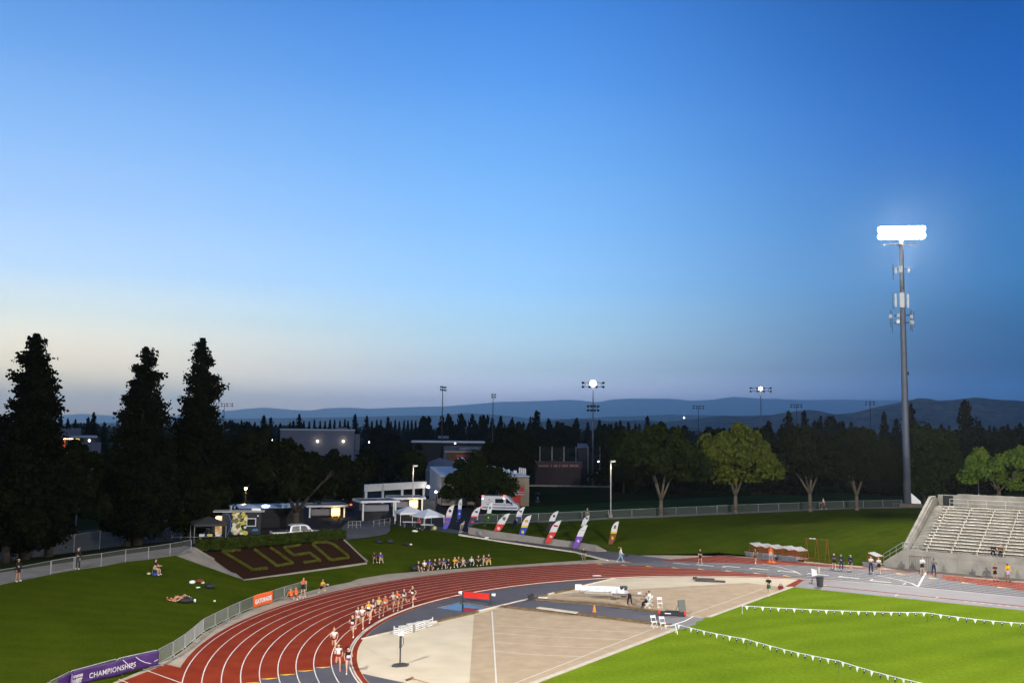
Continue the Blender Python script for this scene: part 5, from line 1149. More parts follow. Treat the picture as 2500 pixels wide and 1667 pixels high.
for (x, y, w) in ((1041, 1019, 34), (1075, 1022, 30), (1100, 1019, 34), (1126, 1017, 34), (1156, 1019, 26), (1182, 1017, 22), (1205, 1026, 22), (1221, 1023.5, 26), (1247, 1027, 24), (1271, 1032, 20), (1293, 1025, 16), (1343, 1029, 26), (1369, 1032, 30), (1404, 1027.5, 26), (1432, 1036, 20), (1462.6, 1032, 26), (2036, 1020, 48), (1995, 1030, 26), (2492, 1040, 26), (2060, 1035, 30), (1480, 1037, 18)):
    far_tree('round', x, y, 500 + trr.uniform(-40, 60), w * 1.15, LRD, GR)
HIDE = [(672, 890, 1108), (136, 252, 1096), (1000, 1190, 1106), (1405, 1440, 1106)]
def ok(x, y, w):
    for a, b, yb in HIDE:
        if a - w / 2 < x < b + w / 2 and y < yb - 6: return False
    return True
cnt = 0
for i in range(700):
    x = trr.uniform(-140, 2640); d = trr.choice((230, 280, 340, 420, 520, 640)) * trr.uniform(.92, 1.1)
    y = {True: trr.uniform(1036, 1052), False: trr.uniform(1048, 1082)}[d > 380] + (x - 1250) * .004 * 1.1
    w = trr.uniform(9, 15) * FPX / d / 1.1
    if not ok(x, y, w): continue
    if 1290 < x < 1500 and d < 330: continue
    far_tree('round' if trr.random() < .72 else 'pine', x, y, d, w, LRD if True else LP, GR); cnt += 1
    if cnt > 165: break
# the last far line of woods on the plain
def woods():
    g = np.random.default_rng(5); P = []; S = []
    for _ in range(900):
        d = 760 * (1 + g.random() * 2.2); x = g.uniform(-.62, .62) * d; h = g.uniform(7, 13.5) * (1 + .25 * (d / 2000)); k = 60
        q = g.normal(size=(k, 3)) * (h * .45, h * .45, h * .30); q[:, 2] = np.abs(q[:, 2] + h * .5); q[:, 2] = np.minimum(q[:, 2], h); P.append(q + (x, d, 1.5)); S.append(np.full(k, .10 * h))
    o = link('far_woods', leaf_mesh('far_woods', np.concatenate(P), np.concatenate(S), M_LEAFD, 3)); tag(o, kind='stuff')
woods()
# ================================================================== VEHICLES
M_CARB = mat('black_car_paint', (0.02, 0.02, 0.023), .25, var=0, spec=.6)
M_CARW = mat('white_car_paint', (0.52, 0.52, 0.53), .3, var=.03, spec=.5)
M_CARG = mat('dark_grey_car_paint', (0.05, 0.055, 0.07), .25, var=0, spec=.6)
M_TYRE = mat('tyre_rubber', (0.02, 0.02, 0.02), .9, var=.1)
M_RIM = mat('wheel_rim', (0.35, 0.35, 0.36), .4, var=.05, metal=.6)
M_TAIL = mat('lit_tail_lamp', (.5, .02, .02), .4, var=0, emit=(1, .06, .03), estr=5)
M_TAILD = mat('unlit_tail_lamp', (.28, .015, .015), .3, var=0)
M_HEAD = mat('headlamp_glass', (.7, .7, .72), .15, var=0, spec=.7)
M_CHROME = mat('chrome', (.6, .6, .6), .2, var=0, metal=.9)
def wheel(t, x, y, r=.36, w=.24):
    m = MB(); q = Matrix.Rotation(math.pi / 2, 3, 'X'); m.lathe([(r * .62, -w / 2), (r * .95, -w / 2), (r, -w * .3), (r, w * .3), (r * .95, w / 2), (r * .62, w / 2)], 16, M=q); o = m.build('wheel', M_TYRE, t, True, loc=(x, y, r))
    m = MB(); m.lathe([(r * .1, -w * .46), (r * .62, -w * .46), (r * .62, w * .46), (r * .1, w * .46)], 12, M=q); m.build('rim', M_RIM, o)
def side_prism(mb, poly, w, x0=0):
    """profile in the x-z plane, extruded across y"""
    mb.prism(poly, (1, 0, 0), (0, 0, 1), (0, 1, 0), (x0, 0, 0), w)
def vehicle(name, label, cat, loc, rz, body, cabin, W, wb, paint, wheel_r=.36, front=1, tails=M_TAILD, glass=None, extra=None, group=None):
    """x is the length of the vehicle (front at +x); body and cabin are side outlines"""
    t = thing(name, label, cat, loc, rz, group)
    m = MB(); side_prism(m, body, W); o = m.build('body', paint, t); b = o.modifiers.new('bevel', 'BEVEL'); b.width = .05; b.segments = 2; b.limit_method = 'ANGLE'
    if cabin:
        m = MB(); n = len(cabin); ci = W * .5 - .02; top = max(z for x, z in cabin)
        vs = [Vector((x, -(ci - (.13 if z > top - .3 else 0)), z)) for x, z in cabin] + [Vector((x, ci - (.13 if z > top - .3 else 0), z)) for x, z in cabin]
        m.add(vs, [tuple(range(n)), tuple(range(2 * n - 1, n - 1, -1))] + [(i, n + i, n + (i + 1) % n, (i + 1) % n) for i in range(n)]); o2 = m.build('cabin', paint, t); b = o2.modifiers.new('bevel', 'BEVEL'); b.width = .05; b.segments = 2
    for g in (glass or []):
        for s in (-1, 1):
            m = MB(); yy = s * (W / 2 + .006); off = [(x, yy - s * (.10 if (cabin and z > top - .35) else .0), z) for x, z in g]; m.add(off + [(x, y - s * .03, z) for x, y, z in off], [tuple(range(len(g))) if s < 0 else tuple(range(len(g) - 1, -1, -1))] + [(i, (i + 1) % len(g), len(g) + (i + 1) % len(g), len(g) + i) for i in range(len(g))]); m.build('side_window', M_GLASSD, t)
    for x in wb:
        for s in (-1, 1): wheel(t, x, s * (W / 2 - .13), wheel_r)
    L0 = min(x for x, z in body); L1 = max(x for x, z in body)
    for s in (-1, 1):
        m = MB(); m.box((L0 - .015, s * (W / 2 - .22), .95), (.06, .30, .22)); m.build('tail_lamp', tails, t)
        m = MB(); m.box((L1 + .01, s * (W / 2 - .25), .80), (.06, .36, .18)); m.build('headlamp', M_HEAD, t)
    return t
SEDAN = [(-2.3, .35), (-2.35, .75), (-2.2, .98), (-1.6, 1.0), (1.0, .95), (2.0, .82), (2.3, .65), (2.32, .32)]
SUVB = [(-2.35, .4), (-2.4, .9), (-2.3, 1.1), (1.2, 1.08), (2.2, .98), (2.4, .75), (2.42, .4)]
SUVC = [(-2.28, 1.06), (-1.95, 1.72), (-.2, 1.78), (.5, 1.7), (1.25, 1.06)]
p = G(847, 1243)
suv = vehicle('parked_suv', 'dark car with glowing tail lights seen from behind on the entrance road', 'car', tuple(p), R(97), SUVB, SUVC, 1.9, (-1.4, 1.45), M_CARB, tails=M_TAIL, glass=[[(-1.9, 1.12), (-1.7, 1.6), (-.4, 1.66), (-.4, 1.12)], [(-.3, 1.12), (-.3, 1.66), (.4, 1.6), (1.0, 1.12)]])
m = MB(); m.add([(-2.31, -.75, 1.12), (-2.31, .75, 1.12), (-2.03, .66, 1.64), (-2.03, -.66, 1.64)], [(0, 3, 2, 1)]); m.build('rear_window', M_GLASSD, suv)
m = MB(); m.box((-2.44, 0, .98), (.04, .9, .14)); m.build('tailgate_trim', M_CHROME, suv)
p = G(475, 1273)
car = vehicle('parked_car', 'dark car under the trees left of the black canopy tent, facing the viewer', 'car', tuple(p), R(-72), SEDAN, [(-1.75, .98), (-1.2, 1.42), (.2, 1.45), (1.15, .95)], 1.8, (-1.4, 1.4), M_CARG, glass=[[(-1.3, 1.0), (-1.0, 1.34), (.1, 1.36), (.8, 1.0)]])
m = MB(); m.add([(1.17, -.72, 1.0), (1.17, .72, 1.0), (.28, .62, 1.45), (.28, -.62, 1.45)], [(0, 1, 2, 3)]); m.build('windscreen', mat('sky_lit_glass', (.05, .07, .1), .05, var=0, spec=.9), car)
# pickup: rear three-quarter view, front to the right and away
pk = PD(727, 1280, 108); pz = GZ(pk.x, pk.y)
PB = [(-2.85, .55), (-2.88, 1.02), (-2.85, 1.12), (.45, 1.14), (1.5, 1.15), (2.6, 1.05), (2.78, .85), (2.8, .5)]
pick = vehicle('pickup_truck', 'white crew-cab pickup truck parked behind the hedge', 'pickup', (pk.x, pk.y, pz), R(24), PB, [(-1.05, 1.10), (-.9, 1.78), (-.6, 1.86), (.6, 1.86), (1.0, 1.75), (1.55, 1.12)], 1.95, (-1.75, 1.8), M_CARW, .40, glass=[[(-.85, 1.18), (-.72, 1.72), (.05, 1.76), (.05, 1.18)], [(.15, 1.18), (.15, 1.76), (.7, 1.73), (1.15, 1.18)]])
m = MB(); m.box((-1.95, 0, 1.16), (1.66, 1.62, .05)); m.build('truck_bed', M_CARB, pick)
m = MB(); m.add([(-1.07, -.78, 1.2), (-1.07, .78, 1.2), (-.93, .70, 1.72), (-.93, -.70, 1.72)], [(0, 3, 2, 1)]); m.build('rear_window', M_GLASSD, pick)
m = MB(); m.box((.45, -1.0, .82), (1.7, .03, .62)); m.build('open_door_gap', M_CARB, pick)
m = MB(); m.box((-2.90, 0, .98), (.03, .35, .06)); m.box((-2.90, 0, .88), (.03, .35, .06)); m.build('tailgate_handle', M_CARB, pick)
for s in (-1, 1): m = MB(); m.box((1.15, s * 1.08, 1.28), (.12, .2, .2)); m.build('door_mirror', M_CARB, pick)
# ambulance van, side on, nose to the right
av = G(1222, 1250); AV = [(-2.95, .45), (-2.98, 2.45), (-2.8, 2.62), (1.05, 2.62), (1.35, 2.5), (2.15, 1.55), (2.85, 1.32), (2.98, .95), (2.98, .45)]
amb = vehicle('ambulance', 'white ambulance van with red beacons parked before the beige building', 'ambulance', (av.x, av.y, GZ(av.x, av.y)), R(-8), AV, None, 2.0, (-1.85, 1.95), M_CARW, .37, tails=M_TAIL, glass=[[(-.75, 1.55), (-.75, 2.2), (.62, 2.2), (.62, 1.55)], [(.98, 1.5), (.98, 2.2), (1.22, 2.2), (1.95, 1.5)]])
m = MB()
for z, h_ in ((1.28, .10), (.80, .14)): m.box((.0, -1.006, z), (5.6 if z < 1 else 4.2, .012, h_))
m.build('blue_stripe', mat('blue_stripe_vinyl', (.03, .04, .14), .5, var=0), amb)
m = MB()
for x, z, w_, h_ in ((-1.75, 2.02, .30, .07), (-1.75, 2.02, .07, .30), (-1.62, 1.92, .2, .06), (-1.9, 1.66, .9, .05), (-1.3, 1.78, .5, .05)): m.box((x, -1.006 - (.002 if w_ < h_ else 0), z), (w_, .012, h_))
m.build('red_marking', mat('faded_red_vinyl', (.45, .12, .13), .5, var=0), amb)
for x, z in ((-2.75, 2.5), (.75, 2.6)): m = MB(); m.box((x, -.8, z + .1), (.35, .3, .16)); m.build('beacon', M_TAIL, amb); m = MB(); m.box((x - (0 if x < 0 else .1), -1.02, z - .32), (.14, .04, .1)); m.build('scene_lamp', M_BULBW, amb)
m = MB(); m.box((.82, -1.005, 1.3), (.02, .02, 1.4)); m.box((.7, -1.02, 1.4), (.18, .03, .05)); m.build('door_seam', M_DGREY, amb)
m = MB(); m.box((1.95, -1.1, 1.55), (.14, .22, .34)); m.build('door_mirror', M_CARB, amb)
# coach: dark body, bright roof edge, row of red clearance lamps on its tail
c0 = PD(556, 1262, 125); c0.z = G0; rz = R(17)
coach = thing('coach', 'long dark coach with a pale roof edge and red clearance lamps behind the food trailer', 'coach', (c0.x, c0.y, G0), rz)
m = MB(); m.box((4.75, 0, 1.85), (9.5, 2.5, 2.9)); o = m.build('body', mat('matt_black_coach', (.010, .010, .012), .6, var=0, spec=.1), coach); b = o.modifiers.new('bevel', 'BEVEL'); b.width = .18; b.segments = 3
m = MB(); m.box((4.9, -1.22, 3.22), (9.0, .1, .42)); m.box((4.75, 0, 3.36), (9.2, 2.2, .12)); m.build('roof', mat('sky_blue_roof_panel', (.30, .42, .70), .3, var=.05), coach)
m = MB(); m.box((5.0, -1.262, 2.3), (8.6, .02, 1.0)); m.build('side_window', mat('coach_glass', (.006, .006, .008), .4, var=0, spec=.1), coach)
for y in (-.95, -.2, .05, .55, .95): m = MB(); m.ell((-.04, y, 3.1), .085); m.build('clearance_lamp', M_TAIL, coach)
for y in (-1.0, -.4, .4, 1.0): m = MB(); m.box((-.02, y, 1.9), (.05, .22, .12)); m.build('tail_lamp', M_TAIL, coach)
for x in (2.2, 3.4, 7.9):
    for s in (-1, 1): wheel(coach, x, s * 1.1, .5, .3)
m = MB(); m.ell((4.6, -1.35, 3.3), (.45, .12, .14)); m.build('awning_lamp', M_BULBW, coach)
# food trailer
ft = PD(590, 1300, 111); fz = GZ(ft.x, ft.y) + .1
fz = max(fz, 2.2)
tr_ = thing('food_trailer', 'black food trailer covered in bright produce pictures, its counter lit, behind the hedge', 'food trailer', (ft.x, ft.y, fz), R(13))
m = MB(); m.box((0, 0, 1.75), (4.2, 2.2, 2.5)); o = m.build('body', M_CARB, tr_)
m = MB(); m.box((-.35, 0, 3.04), (5.6, 2.5, .08)); m.build('roof', M_POLE, tr_)
m = MB(); m.box((1.5, .2, 3.2), (1.0, .8, .24)); m.build('roof_unit', M_WPAINT, tr_)
m = MB(); m.lathe([(.16, 0), (.16, .42), (.26, .45), (.26, .58), (.1, .62)], 10, (-1.3, .1, 3.08)); m.build('roof_chimney', M_CHROME, tr_)
PAL = [(.55, .5, .42), (.40, .36, .06), (.55, .22, .04), (.18, .25, .05), (.6, .55, .2), (.50, .46, .40), (.12, .10, .03)]
gm = MB(); rr = random.Random(8); ms = [mat('produce_print_%s' % n_, c_, .6, var=.1) for n_, c_ in zip(('cream', 'lemon', 'orange', 'leaf', 'straw', 'bone', 'olive'), PAL)]
for k in range(60):
    x = rr.uniform(-1.0, .55); z = rr.uniform(.65, 2.85); r_ = rr.uniform(.10, .26); gm.m(rr.randrange(7)); q = Matrix.Rotation(math.pi / 2, 3, 'X')
    gm.lathe([(.01, 0), (r_, .004), (r_, .02 + k * .0006), (.01, .021 + k * .0006)], 9, (x, -1.10, z), q)
gm.build('produce_print', ms, tr_)
m = MB()
for a, b in (((-1.55, .4), (-1.2, 1.2)), ((-1.2, 1.2), (-1.15, 1.9)), ((-1.15, 1.9), (-1.4, 2.7)), ((-1.4, 2.7), (-1.8, 2.85))): m.tube((a[0], -1.12, a[1]), (b[0], -1.12, b[1]), .03, n=5)
m.build('glowing_blue_swirl', mat('blue_arc_glow', (.02, .10, .28), .5, var=0, emit=(.02, .12, .4), estr=.3), tr_)  # blue swirl with a faint glow added to its colour
m = MB(); m.box((1.05, -1.12, 1.85), (1.06, .05, .92)); w_ = m.build('service_window', M_POLE, tr_); m = MB(); m.box((1.05, -1.15, 1.85), (.86, .03, .72)); m.build('pane', M_GLASSD, w_)
m = MB(); 
for k in range(5): m.box((1.25 + k * .13, -1.11, .95 + (k % 2) * .08), (.09, .02, .2))
m.build('blue_lettering', mat('cyan_lettering', (.02, .22, .5), .5, var=0), tr_)
m = MB(); m.box((1.75, -1.11, 2.55), (.12, .03, .12)); m.build('white_emblem', M_WPAINT, tr_)
m = MB(); m.box((-2.5, -.3, 1.5), (.7, 1.2, 2.0)); m.build('lit_counter', mat('warm_lit_counter', (.55, .36, .2), .6, var=.5, scale=3, emit=(1, .62, .28), estr=.35), tr_)
m = MB(); m.box((-2.45, -.95, 2.45), (.3, .1, .16)); m.build('counter_lamp', M_BULB, tr_)
m = MB(); m.box((-2.25, -1.0, 1.45), (.16, .1, .34)); m.build('yellow_bottle_rack', mat('glowing_yellow_rack', (.8, .6, .05), .5, var=0, emit=(1, .75, .05), estr=.5), tr_)  # the rack is no lamp; a yellow glow is put into its material
for x in (-1.6, .9): wheel(tr_, x, -.98, .38)
d = bpy.data.lights.new('counter_light', 'POINT'); d.energy = 30; d.color = (1, .75, .45); o = bpy.data.objects.new('counter_light', d); COL.objects.link(o); o.parent = tr_; o.location = (-2.6, -1.3, 2.4)
# ================================================================== TENTS
M_TENTW = mat('white_tent_cloth', (.60, .62, .66), .8, var=.04); M_TENTB = mat('black_tent_cloth', (.03, .03, .033), .8, var=.1)
def tent(name, label, px, py, rz, w, eave, peak, cloth, pole, group=None, z=None, d_=None):
    p = G(px, py); t = thing(name, label, 'canopy tent', tuple(p), rz, group); h = w / 2
    m = MB(); c = [(-h, -h, eave), (h, -h, eave), (h, h, eave), (-h, h, eave)]; b = [(x, y, eave - .28) for x, y, z in c]
    m.add(c + [(0, 0, peak)] + b, [(0, 1, 4), (1, 2, 4), (2, 3, 4), (3, 0, 4), (0, 5, 6, 1), (1, 6, 7, 2), (2, 7, 8, 3), (3, 8, 5, 0)])
    o = m.build('canopy', cloth, t); s = o.modifiers.new('thick', 'SOLIDIFY'); s.thickness = .02
    for x, y, z in c: m = MB(); m.tube((x * .97, y * .97, 0), (x * .97, y * .97, eave - .02), .035, n=6); m.build('leg', pole, t)
    return t
tent('canopy_tent', 'white peaked canopy tent, the left one of the pair at the lawn edge', 999, 1280, R(20), 3.3, 1.75, 2.55, M_TENTW, M_WPAINT)
tent('canopy_tent', 'white peaked canopy tent, the right one of the pair at the lawn edge', 1045, 1285, R(38), 3.1, 1.55, 2.35, M_TENTW, M_WPAINT)
tent('canopy_tent', 'black canopy tent beside the food trailer', 507, 1322, R(25), 3.4, 2.1, 2.75, M_TENTB, M_STEEL)
def folding_table(label, p, rz, L_=1.8, W_=.75, h=.74, top=M_WPAINT, legs=M_STEEL, group=None):
    t = thing('folding_table', label, 'table', tuple(p), rz, group); m = MB(); m.box((0, 0, h - .02), (L_, W_, .045)); m.build('table_top', top, t)
    for s in (-1, 1):
        m = MB()
        for q in (-1, 1): m.tube((s * L_ * .38, q * W_ * .42, 0), (s * L_ * .36, q * W_ * .4, h - .04), .016, n=6)
        m.tube((s * L_ * .38, -W_ * .42, .06), (s * L_ * .38, W_ * .42, .06), .014, n=6); m.tube((s * L_ * .36, 0, h - .05), (s * L_ * .1, 0, h - .05), .012, n=6); m.build('leg', legs, t)
    return t
folding_table('white folding table under the left white canopy tent', G(1000, 1287), R(-8), 1.8)
folding_table('white folding table under the right white canopy tent', G(1043, 1294), R(-12), 1.6)
folding_table('long table of small goods under the black canopy tent', G(512, 1326), R(14), 2.6, top=M_DGREY)
for i, (x, y, c, lab) in enumerate(((488, 1318, (.5, .5, .48), 'white box on the table under the black canopy tent'), (505, 1316, (.45, .42, .12), 'yellowish box on the table under the black canopy tent'), (521, 1314, (.55, .55, .5), 'pale box at the right end of the table under the black canopy tent'))):
    q = G(512, 1326); m = MB(); m.box((0, 0, .12), (.5, .35, .24)); o = m.build('goods_box', mat('goods_card_%s' % 'abc'[i], c, .8, var=.1), None, loc=Vector((q.x + (i - 1) * .8, q.y + (i - 1) * .2, q.z + .765))); tag(o, lab, 'box')
# white mesh crowd gates on the road
def gate_frame(px, py, L_, rz, label):
    p = G(px, py); t = thing('road_gate', label, 'gate', tuple(p), rz); m = MB(); h = 1.25
    for z in (.25, h): m.tube((-L_ / 2, 0, z), (L_ / 2, 0, z), .03, n=6)
    k = max(3, int(L_ / .9))
    for i in range(k + 1): m.tube((-L_ / 2 + L_ * i / k, 0, 0), (-L_ / 2 + L_ * i / k, 0, h), .025, n=6)
    for i in range(k): m.tube((-L_ / 2 + L_ * i / k, 0, .25), (-L_ / 2 + L_ * (i + 1) / k, 0, h), .018, n=5)
    m.build('frame', mat('dull_white_gate_paint', (.26, .27, .30), .7, var=.1), t)
gate_frame(358, 1296, 3.6, R(8), 'white cross-braced gate on the road beside the middle big conifer')
gate_frame(464, 1316, 4.2, R(6), 'white cross-braced gate left of the black canopy tent')
# low rails by the plaza
p = [WP([(850, 1291, 2.3), (880, 1289.5, 2.3)]), WP([(912, 1288, 2.2), (952, 1282, 2.2)])]
for (a, b), lab in zip(p, ('short handrail on the plaza right of the planted bed', 'handrail on the plaza left of the white tents')):
    t = thing('handrail', lab, 'railing', tuple(a)); m = MB()
    for z in (.5, .95): m.tube((0, 0, z), b - a + Vector((0, 0, z)), .025, n=6)
    for k in range(4): q = (b - a) * (k / 3); m.tube(q, q + Vector((0, 0, .95)), .025, n=6)
    m.build('rail', M_STEEL, t)
# banner of slate wall and bin behind tents
p = G(1046, 1247); t = thing('dumpster', 'dark square container behind the white tents by the beige building', 'container', (p.x, p.y, p.z), R(5)); m = MB(); m.box((0, 0, .95), (2.2, 1.6, 1.7)); m.build('body', M_DGREY, t); m = MB(); m.box((0, 0, 1.84), (2.3, 1.7, .1)); m.build('lid', M_DARKST, t)
# white panel wall by the tower
q = [PZ(2220, 1200, 6.0)]; 
def white_ramp():
    b = PZ(2226, 1236, 4.0); t = thing('white_ramp_wall', 'white slanting panel beside the foot of the very tall light tower', 'wall', tuple(b)); V = View(2230, b.y - .5)
    P = [V.at(x, y) for x, y in ((2221, 1200), (2248.5, 1224), (2248.5, 1235), (2232, 1235), (2221, 1222))]; m = MB(); n = 5; m.add(P + [v + V.f * .25 for v in P], [tuple(range(4, -1, -1)), tuple(range(5, 10))] + [(i, (i + 1) % n, n + (i + 1) % n, n + i) for i in range(n)]); world_part(m, 'panel', M_WPAINT, t)
white_ramp()

# ================================================================== FEATHER FLAGS
def flag_cloth(h, w, lean, y0, y1, ztop_cut, th=.012):
    """outline of a feather banner between heights y0..y1, x to the right of the pole"""
    pts = []
    n = 10
    for i in range(n + 1):
        z = y0 + (y1 - y0) * i / n; pts.append((lean * z, z))
    R_ = []
    for i in range(n, -1, -1):
        z = y0 + (y1 - y0) * i / n
        R_.append((lean * z + w, z))
    return pts, R_
def feather(px, py, pyt, hpx, lean_px, wpx, top, low, label, mark1, mark2, band=None):
    """foot pixel, top pixel row, height of the cloth, lean and width in pixels"""
    p = G(px, py); k = p.y / FPX; H = topz(px, pyt, p) - p.z; w = wpx * k * .9; lean = lean_px * k / H
    t = thing('feather_flag', label, 'flag', tuple(p), rz=math.atan2(-p.x, p.y) * 1.0, group='feather flags along the ramp'); 
    z0 = max(.10 * H, H - hpx * 1.08 * k); zm = z0 + (H - z0) * .48
    def X(z, side):
        b = lean * z
        if side == 0:
            t_ = (z - (H - w * 1.25)) / (w * 1.25); return b + (w * (1 - math.sqrt(max(0, 1 - max(0, t_) ** 2))) if t_ > 0 else 0)
        return b + w + .02 - (0.30 * w * max(0, 1 - (z - z0) / (w * 1.1)) if z < z0 + w * 1.1 else 0)
    def piece(name, za, zb, m_, par=None, x0=0., x1=1., yy=-.012, th=.008):
        n = 12; P = []
        for side in (0, 1):
            for i in range(n + 1):
                z = za + (zb - za) * i / n; a, b = X(z, 0), X(z, 1); x = a + (b - a) * (x0 if side == 0 else x1)
                P.append((x, yy + .03 * math.sin(z * 2.1 + side), z))
        o = MB(); nn = n + 1; q = [(x, y + th, z) for x, y, z in P]; fs = [(i, nn + i, nn + i + 1, i + 1) for i in range(n)]
        o.add(P + q, fs + [tuple(2 * nn + v for v in reversed(f)) for f in fs]); return o.build(name, m_, par or t, True)
    piece('upper_cloth', zm, H - .002, top); piece('lower_cloth', z0, zm - .001, low)
    if band: piece('colour_band', zm - .02, zm + .07 * (H - z0), band, yy=-.022)
    m = MB(); m.tube((0, 0, 0), (lean * H * .97, 0, H * .97), .022, .012, 6); m.tube((lean * H * .97, 0, H * .97), (lean * H + w * .75, 0, H), .012, .008, 6); m.build('pole', M_BLACK, t)
    m = MB(); m.box((0, 0, .03), (.35, .35, .05)); m.build('base', M_DARKST, t)
    zc = zm + (H - zm) * .52; xc = (X(zc, 0) + X(zc, 1)) / 2
    mm = MB()
    for s in mark1[1]:
        a, b, r1, r2 = s; mm.prism([(r1 * w * math.cos(q_), r2 * w * math.sin(q_)) for q_ in [6.283 * i / 10 for i in range(10)]], (1, 0, 0), (0, 0, 1), (0, -1, 0), (xc + a * w, -.040 - .003 * mark1[1].index(s), zc + b * w), .006)
    mm.build('emblem', mark1[0], t)
    zc = z0 + (zm - z0) * .58; xc = (X(zc, 0) + X(zc, 1)) / 2; mm = MB()
    for a, b, w_, h_ in mark2[1]: mm.box((xc + a * w, -.040, zc + b * w), (w_ * w, .006, h_ * w))
    mm.build('lower_mark', mark2[0], t); return t
FW = mat('flag_white_cloth', (.50, .49, .485), .8, var=.04); 
def fc(n_, c): return mat('flag_%s_cloth' % n_, c, .8, var=.06)
NAVY = fc('navy', (.02, .025, .09)); BLUE = fc('royal_blue', (.02, .045, .30)); REDF = fc('red', (.50, .03, .025)); GRNF = fc('green', (.012, .06, .02)); BLK = fc('black', (.02, .016, .018)); PUR = fc('purple', (.15, .045, .36)); BRN = fc('brown', (.16, .05, .015)); GREYB = fc('slate', (.03, .035, .075)); ORG = fc('orange', (.55, .22, .02)); GOLD = fc('gold', (.6, .42, .03)); LIL = fc('lilac', (.45, .36, .55)); PINK = fc('pink', (.55, .25, .25)); BLUEV = fc('violet_blue', (.06, .07, .32))
MWs = [(-.12, .0, .12, .30), (.04, .02, .14, .42), (.18, -.02, .12, .30)]
DISC = [(0, 0, .28, .26), (.1, -.05, .12, .12)]
BIRD = [(0, .05, .30, .12), (.08, -.08, .18, .10), (-.1, -.02, .08, .06)]
flags = [
 (1079, 1297, 1232, 57, 15, 15, FW, BLUEV, 'feather flag, white over violet-blue with a purple beast head, leftmost of the flags', (fc('plum', (.05, .01, .08)), DISC), (REDF, [(0, 0, .4, .4)]), PINK),
 (1116, 1272, 1217, 53, 3, 9, FW, BLUE, 'narrow upright feather flag, white over royal blue, beside the leftmost leaning one', (NAVY, [(0, 0, .22, .16), (.05, -.25, .15, .12)]), (FW, [(0, -.1, .35, .5)]), LIL),
 (1138, 1293, 1236, 55, 20, 17, FW, GREYB, 'feather flag, white over slate navy with a dark bird mark and red disc', (BLK, BIRD), (REDF, [(0, 0, .4, .36)]), REDF),
 (1184, 1283, 1226, 54, 8, 11, FW, GRNF, 'feather flag, white over dark green, in front of the ambulance', (fc('teal', (.02, .13, .12)), [(0, 0, .25, .34)]), (GOLD, [(0, 0, .22, .4)]), None),
 (1198, 1309.5, 1251.5, 55, 28, 20, FW, REDF, 'strongly leaning feather flag, white over red with a grey wolf head mark', (fc('ash', (.10, .10, .11)), [(0, 0, .25, .22), (.02, -.2, .14, .10)]), (FW, MWs), None),
 (1249, 1288, 1236, 48, 18, 15, FW, GREYB, 'feather flag, white over slate navy with a black winged mark and lilac band', (BLK, BIRD), (LIL, [(0, 0, .22, .45)]), LIL),
 (1261, 1320, 1256.5, 61, 20, 17, FW, BLUE, 'feather flag, white over bright blue with an orange helmet mark', (ORG, [(0, 0, .28, .24), (.14, -.12, .14, .08)]), (GOLD, [(0, 0, .34, .45)]), GOLD),
 (1329, 1300, 1246.5, 50, 20, 15, FW, BLK, 'feather flag, white over black with a small diamond mark, half behind the red lettered one', (fc('ink', (.03, .03, .06)), [(0, 0, .22, .24), (.12, -.1, .12, .1)]), (FW, [(0, 0, .05, .05)]), None),
 (1327, 1331, 1269, 57, 26, 18, FW, REDF, 'feather flag, white over red with a curved red word mark', (fc('crimson', (.30, .02, .02)), [(-.12, .02, .22, .13), (.14, .0, .22, .13)]), (FW, MWs), None),
 (1414, 1300, 1257, 24, 12, 14, FW, FW, 'white feather flag with a dark blue letter mark, rising behind the purple one', (NAVY, [(-.05, .08, .28, .10), (.05, -.15, .25, .10), (.1, 0, .1, .2)]), (NAVY, [(0, 0, .1, .1)]), None),
 (1394.5, 1341, 1280, 59, 24, 17, FW, PUR, 'feather flag, white over purple with a thin script mark', (fc('smoke', (.25, .25, .27)), [(-.2, .05, .1, .1), (.12, 0, .28, .05)]), (FW, MWs), None),
 (1483.5, 1334, 1271.5, 56, 13, 15.5, FW, BRN, 'feather flag, white over brown with a bucking horse mark, alone on the far grass bank', (fc('umber', (.09, .045, .015)), [(0, 0, .16, .34), (.12, .2, .16, .08), (-.1, -.2, .14, .08)]), (GOLD, [(0, 0, .3, .5)]), GOLD)]
for f in flags: feather(*f)
p = G(1162, 1273); t = thing('notice_board', 'small pale blue hanging notice between the feather flags by the fence', 'sign', tuple(p)); m = MB(); k = p.y / FPX; m.box((0, 0, 8 * k + .25), (10.5 * k, .04, 16 * k)); m.build('panel', mat('pale_blue_print', (.42, .48, .56), .6, var=.25, scale=6), t); m = MB(); 
for s in (-1, 1): m.tube((s * 4 * k, .03, 0), (s * 4 * k, .03, 17 * k + .25), .015, n=5)
m.build('frame', M_STEEL, t)
# ================================================================== CROWD BARRIERS and banners along the bank
BVH = None
M_BAR = mat('barrier_steel', (.38, .38, .38), .45, var=.08, metal=.4)
def barrier_meshes(L_):
    f = MB(); h = 1.08; a = .08
    f.path([(0, 0, .2), (0, 0, h - a), (a, 0, h), (L_ - a, 0, h), (L_, 0, h - a), (L_, 0, .2), (0, 0, .2)], .02, 6)
    b = MB(); n = max(8, int(L_ / .105))
    for i in range(1, n): b.tube((L_ * i / n, 0, .2), (L_ * i / n, 0, h), .0085, n=4, cap=False)
    return f.mesh('frame', M_BAR), b.mesh('bars', M_BAR)
bpx = [(60, 1752), (118, 1712), (170, 1684), (285, 1651), (384, 1627.5), (422, 1606), (451, 1586), (475, 1565), (496, 1546.5), (525, 1531), (556, 1515), (585, 1501), (621, 1486), (662, 1473), (694, 1461.5), (749, 1445.5)]
bw = [PZ(x, y, 0) for x, y in bpx]
